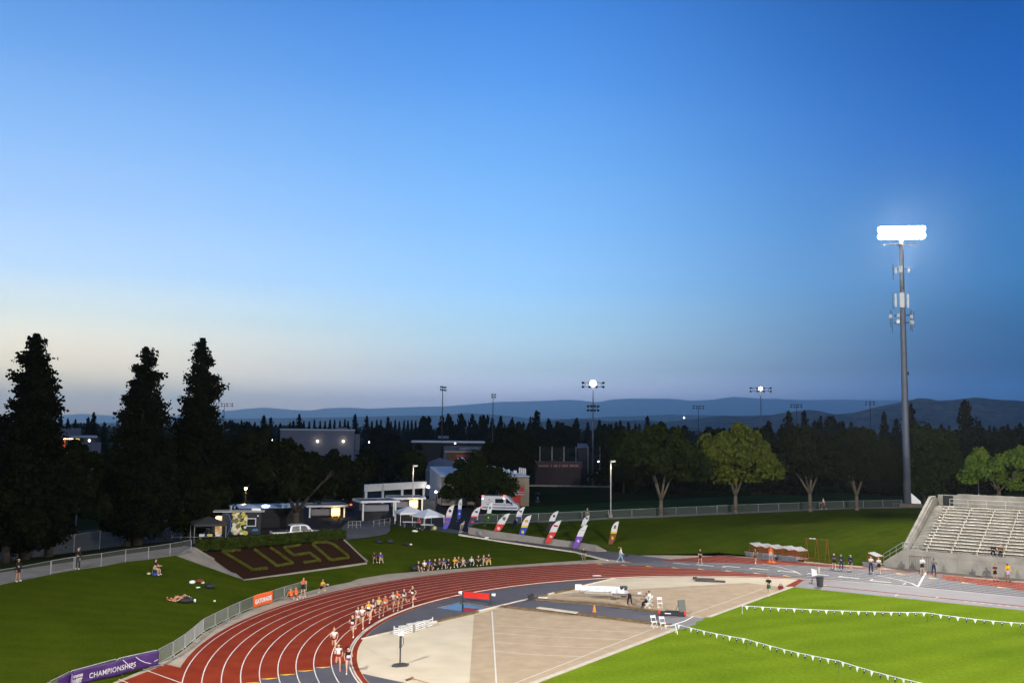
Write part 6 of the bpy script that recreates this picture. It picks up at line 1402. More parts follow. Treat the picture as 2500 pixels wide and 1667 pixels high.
blab = ['crowd barrier cut by the bottom edge, left of the purple banner', 'crowd barrier at the bottom left behind the folded end of the purple banner', 'crowd barrier behind the left half of the purple banner', 'crowd barrier behind the right half of the purple banner', 'bare crowd barrier touching the right end of the purple banner', 'second bare crowd barrier along from the purple banner', 'third bare crowd barrier along from the purple banner', 'fourth bare crowd barrier along from the purple banner', 'fifth bare crowd barrier along from the purple banner', 'third bare crowd barrier to the left of the orange banner', 'second bare crowd barrier to the left of the orange banner', 'bare crowd barrier touching the left end of the orange banner', 'crowd barrier carrying the orange banner', 'bare crowd barrier touching the right end of the orange banner', 'last crowd barrier, beside the standing person in the orange shirt']
bf = MB(); bf.path([(-.02, .3, .015), (0, .12, .10), (0, -.12, .10), (-.02, -.3, .015)], .018, 5); bf.tube((0, 0, .08), (0, 0, .2), .02, n=5); footm = bf.mesh('foot', M_BAR)
for i, (a, b) in enumerate(zip(bw[:-1], bw[1:])):
    d = b - a; L_ = d.length - .06; t = thing('crowd_barrier', blab[i], 'barrier', tuple(a), math.atan2(d.y, d.x), 'row of steel crowd barriers'); fm, bm_ = barrier_meshes(L_)
    link('frame', fm, t); link('bars', bm_, t); link('foot', footm, t, (.25, 0, 0)); link('foot', footm, t, (L_ - .25, 0, 0))
def text_mesh(txt, size, bold=0.0, shear=0.0, space=1.0):
    c = bpy.data.curves.new('lettering', 'FONT'); c.body = txt; c.size = size; c.offset = bold; c.shear = shear; c.space_character = space; c.align_x = 'LEFT'; c.resolution_u = 3; c.extrude = .004
    o = bpy.data.objects.new('tmp', c); COL.objects.link(o); dg = bpy.context.evaluated_depsgraph_get(); dg.update()
    me = bpy.data.meshes.new_from_object(o.evaluated_get(dg)); bpy.data.objects.remove(o); xs = [v.co.x for v in me.vertices]; return me, max(xs)
def banner_on(a, b, z0, z1, m_, name, label, sag=.0, wrinkle=.02, nx=40, nz=8):
    d = b - a; L_ = d.length; rz = math.atan2(d.y, d.x); t = thing(name, label, 'banner', tuple(a), rz); mb = MB(); vs = []
    for i in range(nx + 1):
        for j in range(nz + 1):
            x = L_ * i / nx; z = z0 + (z1 - z0) * j / nz; y = -.05 - wrinkle * (math.sin(x * 2.3 + z * 4) + .6 * math.sin(x * 5.1 - z * 3 + 1)) * .5 - wrinkle
            vs.append((x, y, z + .02 * math.sin(x * 1.7)))
    fs = [(i * (nz + 1) + j, (i + 1) * (nz + 1) + j, (i + 1) * (nz + 1) + j + 1, i * (nz + 1) + j + 1) for i in range(nx) for j in range(nz)]
    mb.add(vs, fs); o = mb.build('cloth', m_, t, True); s = o.modifiers.new('thick', 'SOLIDIFY'); s.thickness = .008; s.offset = 1; return t, L_
M_PURP = mat('purple_banner_vinyl', (.045, .008, .13), .5, var=.12, scale=1.2, spec=.4); M_LETW = mat('white_banner_lettering', (.62, .60, .62), .6, var=0); M_ORNG = mat('orange_banner_vinyl', (.62, .095, .012), .5, var=.06)
t, L_ = banner_on(bw[2], bw[4], .18, 1.06, M_PURP, 'purple_banner', 'long purple banner lettered CHAMPIONSHIPS hung along the crowd barriers', wrinkle=.03)
def put_text(t, txt, size, x, z, wmax, m_=M_LETW, bold=.012, shear=0, y=-.125, space=1.0):
    me, w_ = text_mesh(txt, size, bold, shear, space); me.materials.clear(); me.materials.append(m_); o = link('lettering', me, t, (x, y, z)); o.rotation_euler = (math.pi / 2, 0, 0); o.scale = (wmax / w_, 1, 1); return o
put_text(t, 'CHAMPIONSHIPS', .42, L_ * .185, .42, L_ * .53, bold=.004, space=1.08)
put_text(t, 'MOUNTAIN', .20, L_ * .012, .66, L_ * .105, bold=.012, shear=.1); put_text(t, 'WEST', .34, L_ * .008, .34, L_ * .105, bold=.022, shear=.1)
m = MB()
for pts in ([(.56, 1.0), (.60, .78), (.64, .52), (.69, .34)], [(.71, 1.0), (.77, .72), (.83, .52), (.90, .36)], [(.94, .44), (.975, .49), (.99, .50)]):
    q = [Vector((L_ * x, -.13, z)) for x, z in pts]
    for a, b in zip(q[:-1], q[1:]): dd = (b - a).normalized(); nn = Vector((-dd.z, 0, dd.x)) * .022; m.add([a - nn, b - nn, b + nn, a + nn], [(0, 1, 2, 3)])
m.build('white_streak', M_LETW, t)
t2, l2 = banner_on(bw[1].lerp(bw[2], .35), bw[2], .12, 1.04, M_PURP, 'purple_banner', 'folded end of the long purple banner turning the corner at the bottom left', wrinkle=.05, nx=12)
m = MB(); m.add([(l2 * .8, -.16, .3), (l2 * .97, -.16, .25), (l2 * .99, -.16, .9), (l2 * .86, -.16, .98)], [(0, 1, 2, 3)]); m.build('white_print', mat('faint_print', (.25, .14, .42), .6, var=0), t2)
t, L_ = banner_on(bw[12].lerp(bw[13], -.12), bw[12].lerp(bw[13], 1.03), .12, 1.14, M_ORNG, 'orange_banner', 'orange sponsor banner with bold white capitals on a crowd barrier', wrinkle=.02, nx=20)
put_text(t, 'GATORADE', .50, L_ * .07, .42, L_ * .86, bold=.022, y=-.105)

# ================================================================== INFIELD EQUIPMENT
def at_px(px, py): return PZ(px, py, 0)
p = at_px(976.6, 1624); t = thing('measuring_stand', 'tall dark post with a flat frame base and a white head on the cream paving', 'stand', tuple(p), R(20))
m = MB(); m.path([(-.55, -.15, .05), (-.3, -.38, .05), (.35, -.38, .05), (.58, .1, .05), (.3, .34, .05), (-.3, .3, .05), (-.55, -.15, .05)], .05, 6); m.tube((-.5, 0, .05), (.5, 0, .05), .04, n=6); m.build('base', M_DARKST, t)
m = MB(); m.tube((0, 0, .05), (0, 0, 1.2), .05, n=8); m.tube((0, 0, 1.1), (0, 0, 1.9), .075, n=8); m.path([(.07, 0, 1.85), (.2, 0, 1.7), (.2, 0, 1.35), (.07, 0, 1.2)], .02, 5); m.build('pole', M_DARKST, t)
m = MB(); m.box((.02, 0, 1.98), (.34, .2, .18)); m.box((.1, 0, 2.1), (.2, .16, .08)); m.build('head', M_WPAINT, t)
def slat_fence(label, pts, h):
    P = [at_px(*q) for q in pts]; t = thing('slatted_barrier', label, 'barrier', tuple(P[0])); O = Vector(t.location); m = MB()
    for a, b in zip(P[:-1], P[1:]):
        for z in (.12, .34, .56, .78): c = (a + b) / 2 - O; d = b - a; m.box((c.x, c.y, h * z), (d.length, .05, .085 * h), math.atan2(d.y, d.x))
    m.build('rails', M_WPAINT, t); m = MB()
    for a in P: m.box(tuple(a - O + Vector((0, 0, h / 2))), (.08, .10, h))
    m.build('posts', M_POLE, t); return t
slat_fence('white slatted low barrier on the cream paving, its near end bent back', [(962, 1548.5), (980, 1551.5), (1006, 1544)], .62)
slat_fence('white slatted low barrier on the cream paving, nearer the timber edging', [(1014, 1541.5), (1035, 1534), (1056, 1526.5)], .66)
p = at_px(1015, 1536); t = thing('folded_hurdle', 'pile of folded white hurdle tops lying behind the white slatted barriers', 'hurdle', tuple(p), R(36)); m = MB()
for k in range(4): m.box((-.9 + k * .75, .1 * (k % 2), .35 + .08 * (k % 3)), (1.2, .12, .16), .04 * k)
m.build('boards', M_POLE, t); m = MB()
for k in range(4): m.tube((-1.1 + k * .7, 0, 0), (-1.1 + k * .7, 0, .42), .03, n=6)
m.build('legs', M_STEEL, t)
# steeplechase barrier behind the water
a = at_px(1130, 1470.5); b = at_px(1197.5, 1475.5); d = b - a; L_ = d.length
t = thing('steeplechase_barrier', 'red steeplechase barrier with white end rollers standing behind the water pit', 'barrier', tuple(a), math.atan2(d.y, d.x))
m = MB(); m.box((L_ / 2, 0, .68), (L_ - .16, .13, .46)); m.box((L_ / 2, 0, .93), (L_ - .1, .16, .05)); m.build('beam', mat('red_barrier_paint', (.52, .02, .012), .5, var=.12, scale=1), t)
for x in (0, L_): m = MB(); m.box((x, 0, .48), (.12, .16, .96)); m.box((x, .0, .03), (.2, .8, .06)); m.build('leg', M_DARKST, t); m = MB(); q = Matrix.Rotation(math.pi / 2, 3, 'Y'); m.lathe([(.03, -.16), (.13, -.15), (.13, .15), (.03, .16)], 12, (x + (-.24 if x == 0 else .26), 0, .86), q); m.build('end_roller', M_WPAINT, t, True)
# tables, cloths, chairs
ta = folding_table('bare long folding table with white banners heaped on it, left of the officials', at_px(1462, 1466), R(-6), 2.6, .75, top=mat('worn_table_top', (.42, .36, .29), .8, var=.1))
tb = folding_table('brown-topped long folding table where the officials sit', at_px(1541, 1473), R(-9), 3.4, .75, top=mat('brown_table_top', (.20, .15, .11), .7, var=.15))
def cloth_heap(label, px, py, z, L_, W_, H_, rz, seed, m_=None):
    rr = random.Random(seed); p = at_px(px, py); nx, ny = 16, 6; vs = []
    for i in range(nx + 1):
        for j in range(ny + 1): u, v = i / nx, j / ny; vs.append((L_ * (u - .5), W_ * (v - .5) + rr.uniform(-.03, .03), z + H_ * math.sin(math.pi * v) ** .6 * (.5 + .5 * math.sin(u * 9 + seed) ** 2) * math.sin(math.pi * u) ** .4 + rr.uniform(0, .02)))
    m = MB(); m.add(vs, [(i * (ny + 1) + j, (i + 1) * (ny + 1) + j, (i + 1) * (ny + 1) + j + 1, i * (ny + 1) + j + 1) for i in range(nx) for j in range(ny)])
    o = m.build('banner_heap', m_ or M_TENTW, None, True, loc=p); o.rotation_euler = (0, 0, rz); return tag(o, label, 'cloth')
cloth_heap('crumpled white banner lying along the left long table', 1462, 1463, .765, 2.3, .7, .32, R(-6), 3)
cloth_heap('white banner cloth slumped where the two long tables meet', 1512, 1468, .765, 1.5, .7, .55, R(-14), 7)
p = at_px(1462, 1452); t = thing('white_board', 'long white board propped behind the left long table', 'board', tuple(p), R(-5)); m = MB(); m.box((.2, 0, .62), (3.8, .06, .40)); m.box((-1.9, .0, .68), (.6, .07, .52)); m.build('panel', M_WPAINT, t); m = MB()
for x in (-1.8, 0, 2.2): m.tube((x, .05, 0), (x, .05, .5), .025, n=6)
m.build('legs', M_STEEL, t)
p = at_px(1562, 1470); o = MB().box((0, 0, .06), (.35, .25, .12)).build('paper_box', M_WPAINT, None, loc=Vector((p.x, p.y, .765))); tag(o, 'small white box on the brown-topped officials table', 'box')
CH = None
def folding_chair(px, py, rz, label):
    global CH
    p = at_px(px, py)
    if CH is None:
        t = thing('folding_chair', label, 'chair', tuple(p), rz, 'white folding chairs on the infield'); CH = t
        m = MB(); m.box((0, 0, .44), (.40, .38, .03)); m.build('seat', M_WPAINT, t)
        m = MB(); m.box((0, .21, .80), (.40, .03, .17), M=Matrix.Rotation(-.12, 3, 'X')); m.build('backrest', M_WPAINT, t)
        for s in (-1, 1):
            m = MB(); m.tube((s * .2, -.22, 0), (s * .2, .24, .90), .016, n=6); m.build('leg', M_WPAINT, t); m = MB(); m.tube((s * .18, .24, 0), (s * .18, -.16, .43), .016, n=6); m.build('leg', M_WPAINT, t)
        m = MB()
        for y, z in ((-.18, .09), (.2, .09)): m.tube((-.2, y, z), (.2, y, z), .012, n=6)
        m.build('stretcher', M_WPAINT, t); return t
    return copy_tree(CH, p, rz, None, label)
folding_chair(1611, 1484, R(4), 'white folding chair standing alone right of the officials table')
folding_chair(1597, 1531, R(22), 'left one of two white folding chairs beside the runway end')
folding_chair(1618, 1534, R(16), 'right one of two white folding chairs, next to the pennant line')
p = at_px(1451, 1493); t = thing('traffic_cone', 'orange traffic cone on the blue runway', 'cone', tuple(p)); m = MB(); m.lathe([(.15, .03), (.13, .1), (.04, .58), (.025, .6)], 14); m.build('cone', mat('orange_cone_plastic', (.75, .20, .01), .5, var=.03), t, True); m = MB(); m.box((0, 0, .018), (.38, .38, .035)); m.build('base', mat('orange_cone_base', (.6, .16, .01), .6, var=.03), t)
def bin_(px, py, label, col, h=.9, r=.30):
    p = at_px(px, py); t = thing('trash_bin', label, 'bin', tuple(p)); m = MB(); m.lathe([(r * .8, 0), (r, h * .93), (r * 1.05, h * .94), (r * 1.05, h), (r * .9, h), (r * .88, h * .6)], 16); m.build('barrel', col, t, True)
    m = MB(); m.lathe([(r * .82, h * .84), (r * .86, h * .86)], 16); m.build('bag', M_BLACK, t); m = MB(); m.lathe([(r * 1.02, h * .82), (r * 1.08, h * .84), (r * 1.08, h * .9), (r * 1.02, h * .92)], 16); m.build('rim', M_BLACK, t)
bin_(1523, 1456, 'grey trash bin behind the officials table', M_DGREY, .95, .33)
bin_(2002, 1431, 'dark blue-grey trash bin on the pale runway beside the white sign', M_DGREY, 1.0, .36)
p = at_px(1641, 1502); t = thing('equipment_bag', 'long black equipment bag with red ends beside the blue runway', 'bag', tuple(p), R(-10)); m = MB(); m.box((0, 0, .17), (2.0, .42, .34)); m.box((0, 0, .37), (1.1, .3, .08)); o = m.build('body', M_BLACK, t); bb = o.modifiers.new('b', 'BEVEL'); bb.width = .06; bb.segments = 2
for s in (-1, 1): m = MB(); q = Matrix.Rotation(math.pi / 2, 3, 'Y'); m.lathe([(.05, -.1), (.22, -.08), (.22, .08), (.05, .1)], 12, (s * 1.05, 0, .22), q); m.build('end_cap', mat('red_bag_end', (.55, .03, .02), .6, var=.05), t, True)
m = MB(); m.box((-.35, -.216, .2), (.5, .012, .07)); m.build('white_label', M_WPAINT, t)
p = at_px(1668, 1500); t = thing('sandwich_board', 'dark slanted scoreboard panel propped on a frame at the runway end', 'board', tuple(p), R(28)); q = Matrix.Rotation(R(-14), 3, 'X'); m = MB(); m.box(q @ Vector((0, 0, .62)), (.72, .06, 1.2), M=q); m.build('panel', mat('dark_slate_panel', (.085, .09, .085), .6, var=.06), t); m = MB()
for s in (-1, 1): m.tube((s * .3, .2, 1.0), (s * .3, .75, 0), .02, n=6); m.tube((s * .3, 0, .05), (s * .3, .74, .02), .018, n=6)
m.build('prop_frame', M_DARKST, t)
a = at_px(1313.5, 1489); b = at_px(1408, 1502); d = b - a; t = thing('long_board', 'long white board lying on the timber edge of the runway', 'board', tuple(a), math.atan2(d.y, d.x)); m = MB(); m.box((d.length / 2, 0, .23), (d.length, .5, .07)); m.box((d.length / 2, 0, .18), (d.length * .96, .3, .06)); m.build('plank', M_CURB, t)
p = at_px(1297, 1464); t = thing('small_machine', 'small black apparatus at the far end of the runway edge', 'equipment', tuple(p), R(10)); m = MB(); m.box((0, 0, .2), (.45, .35, .36)); m.box((.1, 0, .46), (.28, .2, .2)); m.build('body', M_BLACK, t); m = MB(); m.tube((-.3, 0, .1), (-.3, 0, .55), .03, n=6); m.build('handle', M_BLACK, t)
p = at_px(1325, 1463); o = MB().box((0, 0, .17), (.8, .4, .05)).build('white_sheet', M_WPAINT, None, loc=p); o.rotation_euler = (.05, .03, R(-15)); tag(o, 'crumpled white sheet lying beside the runway edge', 'sheet')
for (x, y, w_, lab) in ((1734, 1419.5, 3.0, 'long dark rubber mat lying on the cream paving, nearer of the two'), (1718, 1414.5, 2.2, 'shorter dark rubber mat with a curled end on the cream paving')):
    p = at_px(x, y); m = MB(); m.box((0, 0, .09), (w_, .5, .14)); m.box((-w_ * .4, .05, .2), (w_ * .18, .4, .09)); o = m.build('rubber_mat', mat('dark_mat', (.06, .05, .05), .8, var=.15), None, loc=p); o.rotation_euler = (0, 0, R(-12)); tag(o, lab, 'mat')
p = at_px(1906, 1438); t = thing('red_kit_bag', 'red and black round kit bag on the cinder by the grass corner', 'bag', tuple(p)); m = MB(); m.ell((0, 0, .2), (.30, .24, .22), 12, 8); m.build('body', mat('red_bag_cloth', (.30, .03, .03), .7, var=.2), t, True); m = MB(); m.path([(-.15, 0, .38), (-.1, 0, .52), (.1, 0, .52), (.15, 0, .38)], .02, 6); m.box((0, -.2, .24), (.35, .1, .16)); m.build('handle', M_BLACK, t)
p = at_px(1985, 1420); t = thing('tripod_sign', 'white board on a dark tripod at the corner of the long runway', 'sign', tuple(p), R(-35)); m = MB(); m.add([(-.1, 0, .55), (.42, 0, .72), (.36, 0, 1.22), (-.16, 0, 1.34)], [(0, 1, 2, 3)]); o = m.build('panel', M_WPAINT, t); s = o.modifiers.new('t', 'SOLIDIFY'); s.thickness = .05; m = MB()
for aa in (0, 2.1, 4.2): m.tube((.1, .05, .65), (.1 + .55 * math.cos(aa + .4), .05 + .55 * math.sin(aa + .4), 0), .022, n=6)
m.build('tripod', M_DARKST, t); m = MB(); m.box((.62, .1, 1.25), (.12, .1, .55)); m.tube((.62, .1, 0), (.62, .1, 1.0), .02, n=6); m.build('marker_post', M_CURB, t)
# drag rake
a = at_px(992, 1662); b = at_px(1008, 1655.5); t = thing('levelling_rake', 'wooden levelling rake lying at the edge of the cream paving', 'rake', tuple(a)); m = MB(); d = b - a; m.box(tuple(d / 2 + Vector((0, 0, .06))), (d.length, .1, .1), math.atan2(d.y, d.x)); m.build('head', M_TIMB, t); m = MB(); e = at_px(1062, 1672) - a; m.tube(tuple(d * .7 + Vector((0, 0, .08))), tuple(e + Vector((0, 0, .03))), .025, n=6); m.build('handle', mat('tan_wood', (.32, .20, .10), .8, var=.1), t)
# pennant lines
M_PEN = {'w': mat('white_pennant', (.62, .62, .60), .8, var=.03), 'n': mat('navy_pennant', (.014, .014, .045), .8, var=.03), 'd': mat('pennant_disc', (.6, .6, .6), .8, var=0)}
def pennants(label, pts, z, step, plabel, end=None):
    P = [PZ(x, y, z) for x, y in pts]; t = thing('pennant_line', label, 'pennants', (P[0].x, P[0].y, 0)); O = Vector(t.location); rope = MB(); flags = []
    for a, b in zip(P[:-1], P[1:]):
        L_ = (b - a).length; n = 10; sag = min(.10, L_ * .012); q = [a.lerp(b, i / n) + Vector((0, 0, -sag * math.sin(math.pi * i / n))) for i in range(n + 1)]
        rope.path([v - O for v in q], .022, 5); k = int(L_ / step)
        for i in range(k): f = (i + .6) / k; flags.append((a.lerp(b, f) + Vector((0, 0, -sag * math.sin(math.pi * f))), (b - a).normalized()))
    rope.build('rope', M_WPAINT, t)
    rr = random.Random(len(flags))
    for i, (p, d) in enumerate(flags[:96]):
        c = 'w' if i % 2 == 0 else 'n'; m = MB(); s = Vector((d.x, d.y, 0)).normalized(); tw = rr.uniform(-.5, .5); nn = Vector((-s.y, s.x, 0)); dd = (Vector((0, 0, -1)) + nn * tw * .5).normalized(); w_ = .13; h_ = .34 if c == 'w' else .36
        e = nn * .004; tri = [s * -w_, s * w_, dd * h_]
        m.add([v - e for v in tri] + [v + e for v in tri], [(0, 2, 1), (3, 4, 5), (0, 1, 4, 3), (1, 2, 5, 4), (2, 0, 3, 5)]); o = m.build('pennant', M_PEN[c], t, loc=p - O)
        if c == 'n':
            m = MB(); q = nn.to_track_quat('Z', 'Y').to_matrix(); m.lathe([(.01, -.012), (.05, -.011), (.05, .011), (.01, .012)], 8, M=q); m.build('disc', M_PEN['d'], o, loc=dd * .11)
    for i, p in enumerate(P):
        tt = thing('line_post', plabel[i % len(plabel)] if i < len(plabel) else plabel[-1], 'post', (p.x, p.y, 0), group='thin posts of the pennant lines'); m = MB(); m.tube((0, 0, 0), (0, 0, z + .02), .016, n=6); m.build('post', M_WPAINT if i == 0 else M_DARKST, tt); m = MB(); m.lathe([(.09, 0), (.08, .03), (.03, .05)], 10); m.build('base', M_DARKST, tt)
    return P
pennants('far pennant line of white and navy triangles across the lit grass', [(1812, 1478), (2263.6, 1495), (2500, 1521), (2720, 1550)], .72, .62, ['post at the left end of the far pennant line', 'thin post at the peak in the middle of the far pennant line', 'thin post of a pennant line beyond the right edge', 'thin post of a pennant line beyond the right edge'])
PN = pennants('near pennant line of white and navy triangles across the lit grass', [(1649, 1522), (1822, 1559), (2047.5, 1612), (2253, 1667), (2420, 1716)], .72, .55, ['white post at the left end of the near pennant line by the folding chairs', 'second post of the near pennant line', 'third post of the near pennant line', 'post of the near pennant line cut by the bottom edge', 'thin post of a pennant line beyond the right edge'])
a = PN[0]; t = thing('barrier_tape', 'white tape tied from the pennant post to the white chair and out over the runway', 'tape', (a.x, a.y, 0)); O = Vector(t.location); m = MB(); c1 = PZ(1623, 1528, .45); c2 = PZ(1692, 1504, .25); mid = PZ(1672, 1515, .45)
for q in ([a, a.lerp(c1, .5) + Vector((0, 0, -.03)), c1], [a, mid, c2], [a + Vector((0, 0, -.1)), PZ(1640, 1527, .5), PZ(1626, 1526, .42)]): m.path([v - O for v in q], .03, 5)
m.tube(a - O, PZ(1654, 1548, 0) - O, .025, n=6); m.build('tape', M_WPAINT, t)
# hurdles on their carts at the edge of the bank
HB = mat('hurdle_board', (.62, .60, .58), .6, var=.03); HR = mat('hurdle_red', (.33, .025, .025), .6, var=.05)
def hurdle_meshes():
    a = MB(); a.box((0, 0, 1.0), (1.18, .03, .085)); b = MB()
    for s in (-1, 1): b.tube((s * .52, 0, .02), (s * .52, 0, .98), .022, n=6); b.tube((s * .52, -.02, .02), (s * .52, .62, .02), .022, n=6)
    return a.mesh('top_board', HB), b.mesh('legs', HR)
hb_, hl_ = hurdle_meshes(); 
def cart(px, py, n_h, label, rz, hl):
    p = G(px, py); t = thing('hurdle_cart', label, 'cart', tuple(p), rz, 'grey hurdle carts at the foot of the bank'); m = MB(); m.box((0, .15, .30), (1.5, 1.9, .10)); q = Matrix.Rotation(R(24), 3, 'X'); m.box((0, -.85, .28), (1.55, .08, .62), M=q); m.build('bed', mat('grey_cart_board', (.20, .20, .215), .7, var=.1), t)
    for s in (-1, 1): m = MB(); m.lathe([(.05, -.05), (.16, -.04), (.16, .04), (.05, .05)], 12, (s * .68, .3, .16), Matrix.Rotation(math.pi / 2, 3, 'Y')); m.build('wheel', M_TYRE, t)
    d = Matrix.Rotation(rz, 3, 'Z')
    for k in range(n_h):
        o = thing('hurdle', hl, 'hurdle', tuple(p + d @ Vector((0, -.55 + .30 * k, .36))), rz, 'hurdles stacked on the carts'); o.rotation_euler = (0, R(17), rz); o.location.z += .12; link('top_board', hb_, o); link('legs', hl_, o)
cart(1843, 1357, 6, 'leftmost hurdle cart at the foot of the far bank', R(-58), 'white-topped red-legged hurdle stacked on the leftmost cart')
cart(1865, 1360, 6, 'hurdle cart behind the man in the orange shirt', R(-58), 'white-topped red-legged hurdle on the cart behind the orange-shirted man')
cart(1890, 1363, 6, 'hurdle cart just right of the man in the orange shirt', R(-58), 'white-topped red-legged hurdle on the cart right of the orange-shirted man')
cart(1922, 1366, 6, 'hurdle cart left of the rusty frame, the first of two', R(-58), 'white-topped red-legged hurdle on the first cart left of the rusty frame')
cart(1945, 1369, 6, 'hurdle cart touching the rusty frame', R(-58), 'white-topped red-legged hurdle on the cart touching the rusty frame')
cart(2132, 1383, 5, 'hurdle cart behind the two officials in white by the wing wall', R(-50), 'white-topped red-legged hurdle on the cart by the bleachers wing wall')
# rusty frame
p0 = G(1968, 1371); p1 = G(2022, 1375); d = p1 - p0; t = thing('rusty_frame', 'tall rust-red standing frame with crossed poles at the foot of the grass bank', 'frame', tuple(p0), math.atan2(d.y, d.x)); L_ = d.length; hh = 2.75; m = MB()
for x in (.08, L_ / 2, L_ - .08):
    m.tube((x - .28, -.2, 0), (x, 0, hh), .035, n=6); m.tube((x + .22, .25, 0), (x, 0, hh), .035, n=6); m.tube((x - .15, -.1, hh * .45), (x + .12, .12, hh * .45), .025, n=5)
m.tube((-.1, 0, hh), (L_ + .1, 0, hh), .035, n=6); m.build('frame', M_RUST, t); m = MB()
for x in (.6, 1.0): m.box((x, 0, hh + .03), (.3, .1, .07))
m.build('white_pads', M_WPAINT, t); m = MB()
for z in (.25, .5): m.tube((-.5, -.5, z), (L_ + .9, -.5, z), .02, n=5)
for k in range(6): m.tube((-.5 + k * (L_ + 1.4) / 5, -.5, 0), (-.5 + k * (L_ + 1.4) / 5, -.5, .5), .02, n=5)
m.build('low_rail', M_RUST, t)
# bags, bottles and litter on the lawn
def lump(px, py, r, m_, label, name='bag', cat='bag', strap=True):
    p = G(px, py); t = thing(name, label, cat, tuple(p), rnd.uniform(0, 6)); m = MB(); m.ell((0, 0, r[2] * .8), r, 10, 7); m.box((r[0] * .3, 0, r[2] * .9), (r[0] * .8, r[1] * 1.3, r[2] * .8)); m.build('body', m_, t, True)
    if strap: m = MB(); m.path([(-r[0] * .5, 0, r[2] * 1.5), (-r[0] * .2, 0, r[2] * 2), (r[0] * .3, 0, r[2] * 1.9), (r[0] * .5, 0, r[2] * 1.4)], .02, 5); m.build('strap', m_, t)
M_BROWNB = mat('brown_bag_cloth', (.14, .04, .02), .8, var=.2); M_GREYC = mat('grey_cloth', (.18, .18, .175), .85, var=.1)
for a_ in ((924, 1326, (.45, .32, .26), M_BLACK, 'black bag on the lawn, left of three below the plaza'), (952, 1325, (.48, .32, .26), M_BLACK, 'black bag on the lawn, middle of three below the plaza'), (992, 1331, (.55, .3, .16), M_BLACK, 'flat black bag with something white, right of three below the plaza'), (487, 1421, (.4, .3, .16), M_BROWNB, 'brown and black bag on the left lawn beside a white bundle'), (511, 1436, (.42, .32, .26), M_BLACK, 'black backpack on the left lawn, right of the white bundle'), (452, 1471, (.6, .4, .26), M_BLACK, 'black bag at the feet of the people lying on the left lawn'), (1013, 1392, (.6, .4, .34), M_BLACK, 'black bag at the left end of the row of seated athletes'), (1137, 1378, (.5, .35, .3), M_BLACK, 'black bag between the seated athlete in beige and the one in grey'), (1171, 1307, (.5, .45, .42), M_GREYC, 'grey bag standing on the ramp kerb below the wolf-head flag'), (1530, 1356, (.5, .3, .12), M_BLACK, 'dark flat bag on the ramp beside the woman in jeans')): lump(*a_)
for a_ in ((469, 1424, (.28, .2, .16), M_WPAINT, 'white bundle on the left lawn beside the brown bag'), (495, 1424, (.18, .14, .1), mat('cream_cloth', (.55, .5, .35), .8, var=.05), 'cream bundle on the left lawn right of the brown bag'), (483.5, 1435, (.2, .12, .07), M_WPAINT, 'white flat packet on the left lawn below the brown bag'), (465, 1466, (.22, .14, .08), M_WPAINT, 'white packet beside the black bag of the lying people'), (475.5, 1469, (.12, .1, .14), M_WPAINT, 'small white cup right of the lying people'), (524, 1468, (.1, .08, .08), M_WPAINT, 'tiny white scrap on the lawn far right of the lying people'), (378, 1405, (.28, .2, .14), mat('blue_cloth', (.03, .05, .30), .8, var=.1), 'blue bundle under the man on the folding stool'), (363, 1402, (.2, .14, .1), mat('cream_cloth2', (.5, .42, .22), .8, var=.1), 'yellowish bundle left of the man on the folding stool'), (1188, 1314, (.4, .2, .12), M_WPAINT, 'white bundle on the ramp kerb right of the grey bag'), (1003, 1330, (.2, .12, .1), M_WPAINT, 'white scrap beside the flat black bag below the plaza'), (1061, 1293, (.28, .26, .28), mat('yellow_ball_skin', (.5, .48, .2), .7, var=.05), 'pale yellow ball under the right white canopy tent'), (1457, 1405.5, (.5, .12, .05), M_WPAINT, 'white strip lying on the inner kerb of the far bend'), (1013, 1298, (.4, .25, .14), M_WPAINT, 'white packet on the lawn under the white canopy tents')): lump(*a_, name='bundle', cat='bundle', strap=False)
for i, (x, y) in enumerate(((1760, 1191), (1851, 1189), (1936, 1187))):
    p = G(x, y); t = thing('field_ball', 'pale ball on the dark far sports field, one of three in a line', 'ball', (p.x, p.y, p.z), group='pale balls on the far field'); m = MB(); m.ell((0, 0, .30), .30, 10, 8); m.build('ball', M_POLE, t, True)
p = G(1312, 1226); t = thing('bin_sign', 'dark box with a pale letter mark on the far sports field', 'box', tuple(p)); m = MB(); m.box((0, 0, .9), (.9, .6, 1.7)); m.build('body', M_CARB, t); m = MB(); m.box((.05, -.31, .85), (.3, .02, .5)); m.build('pale_mark', M_POLE, t)
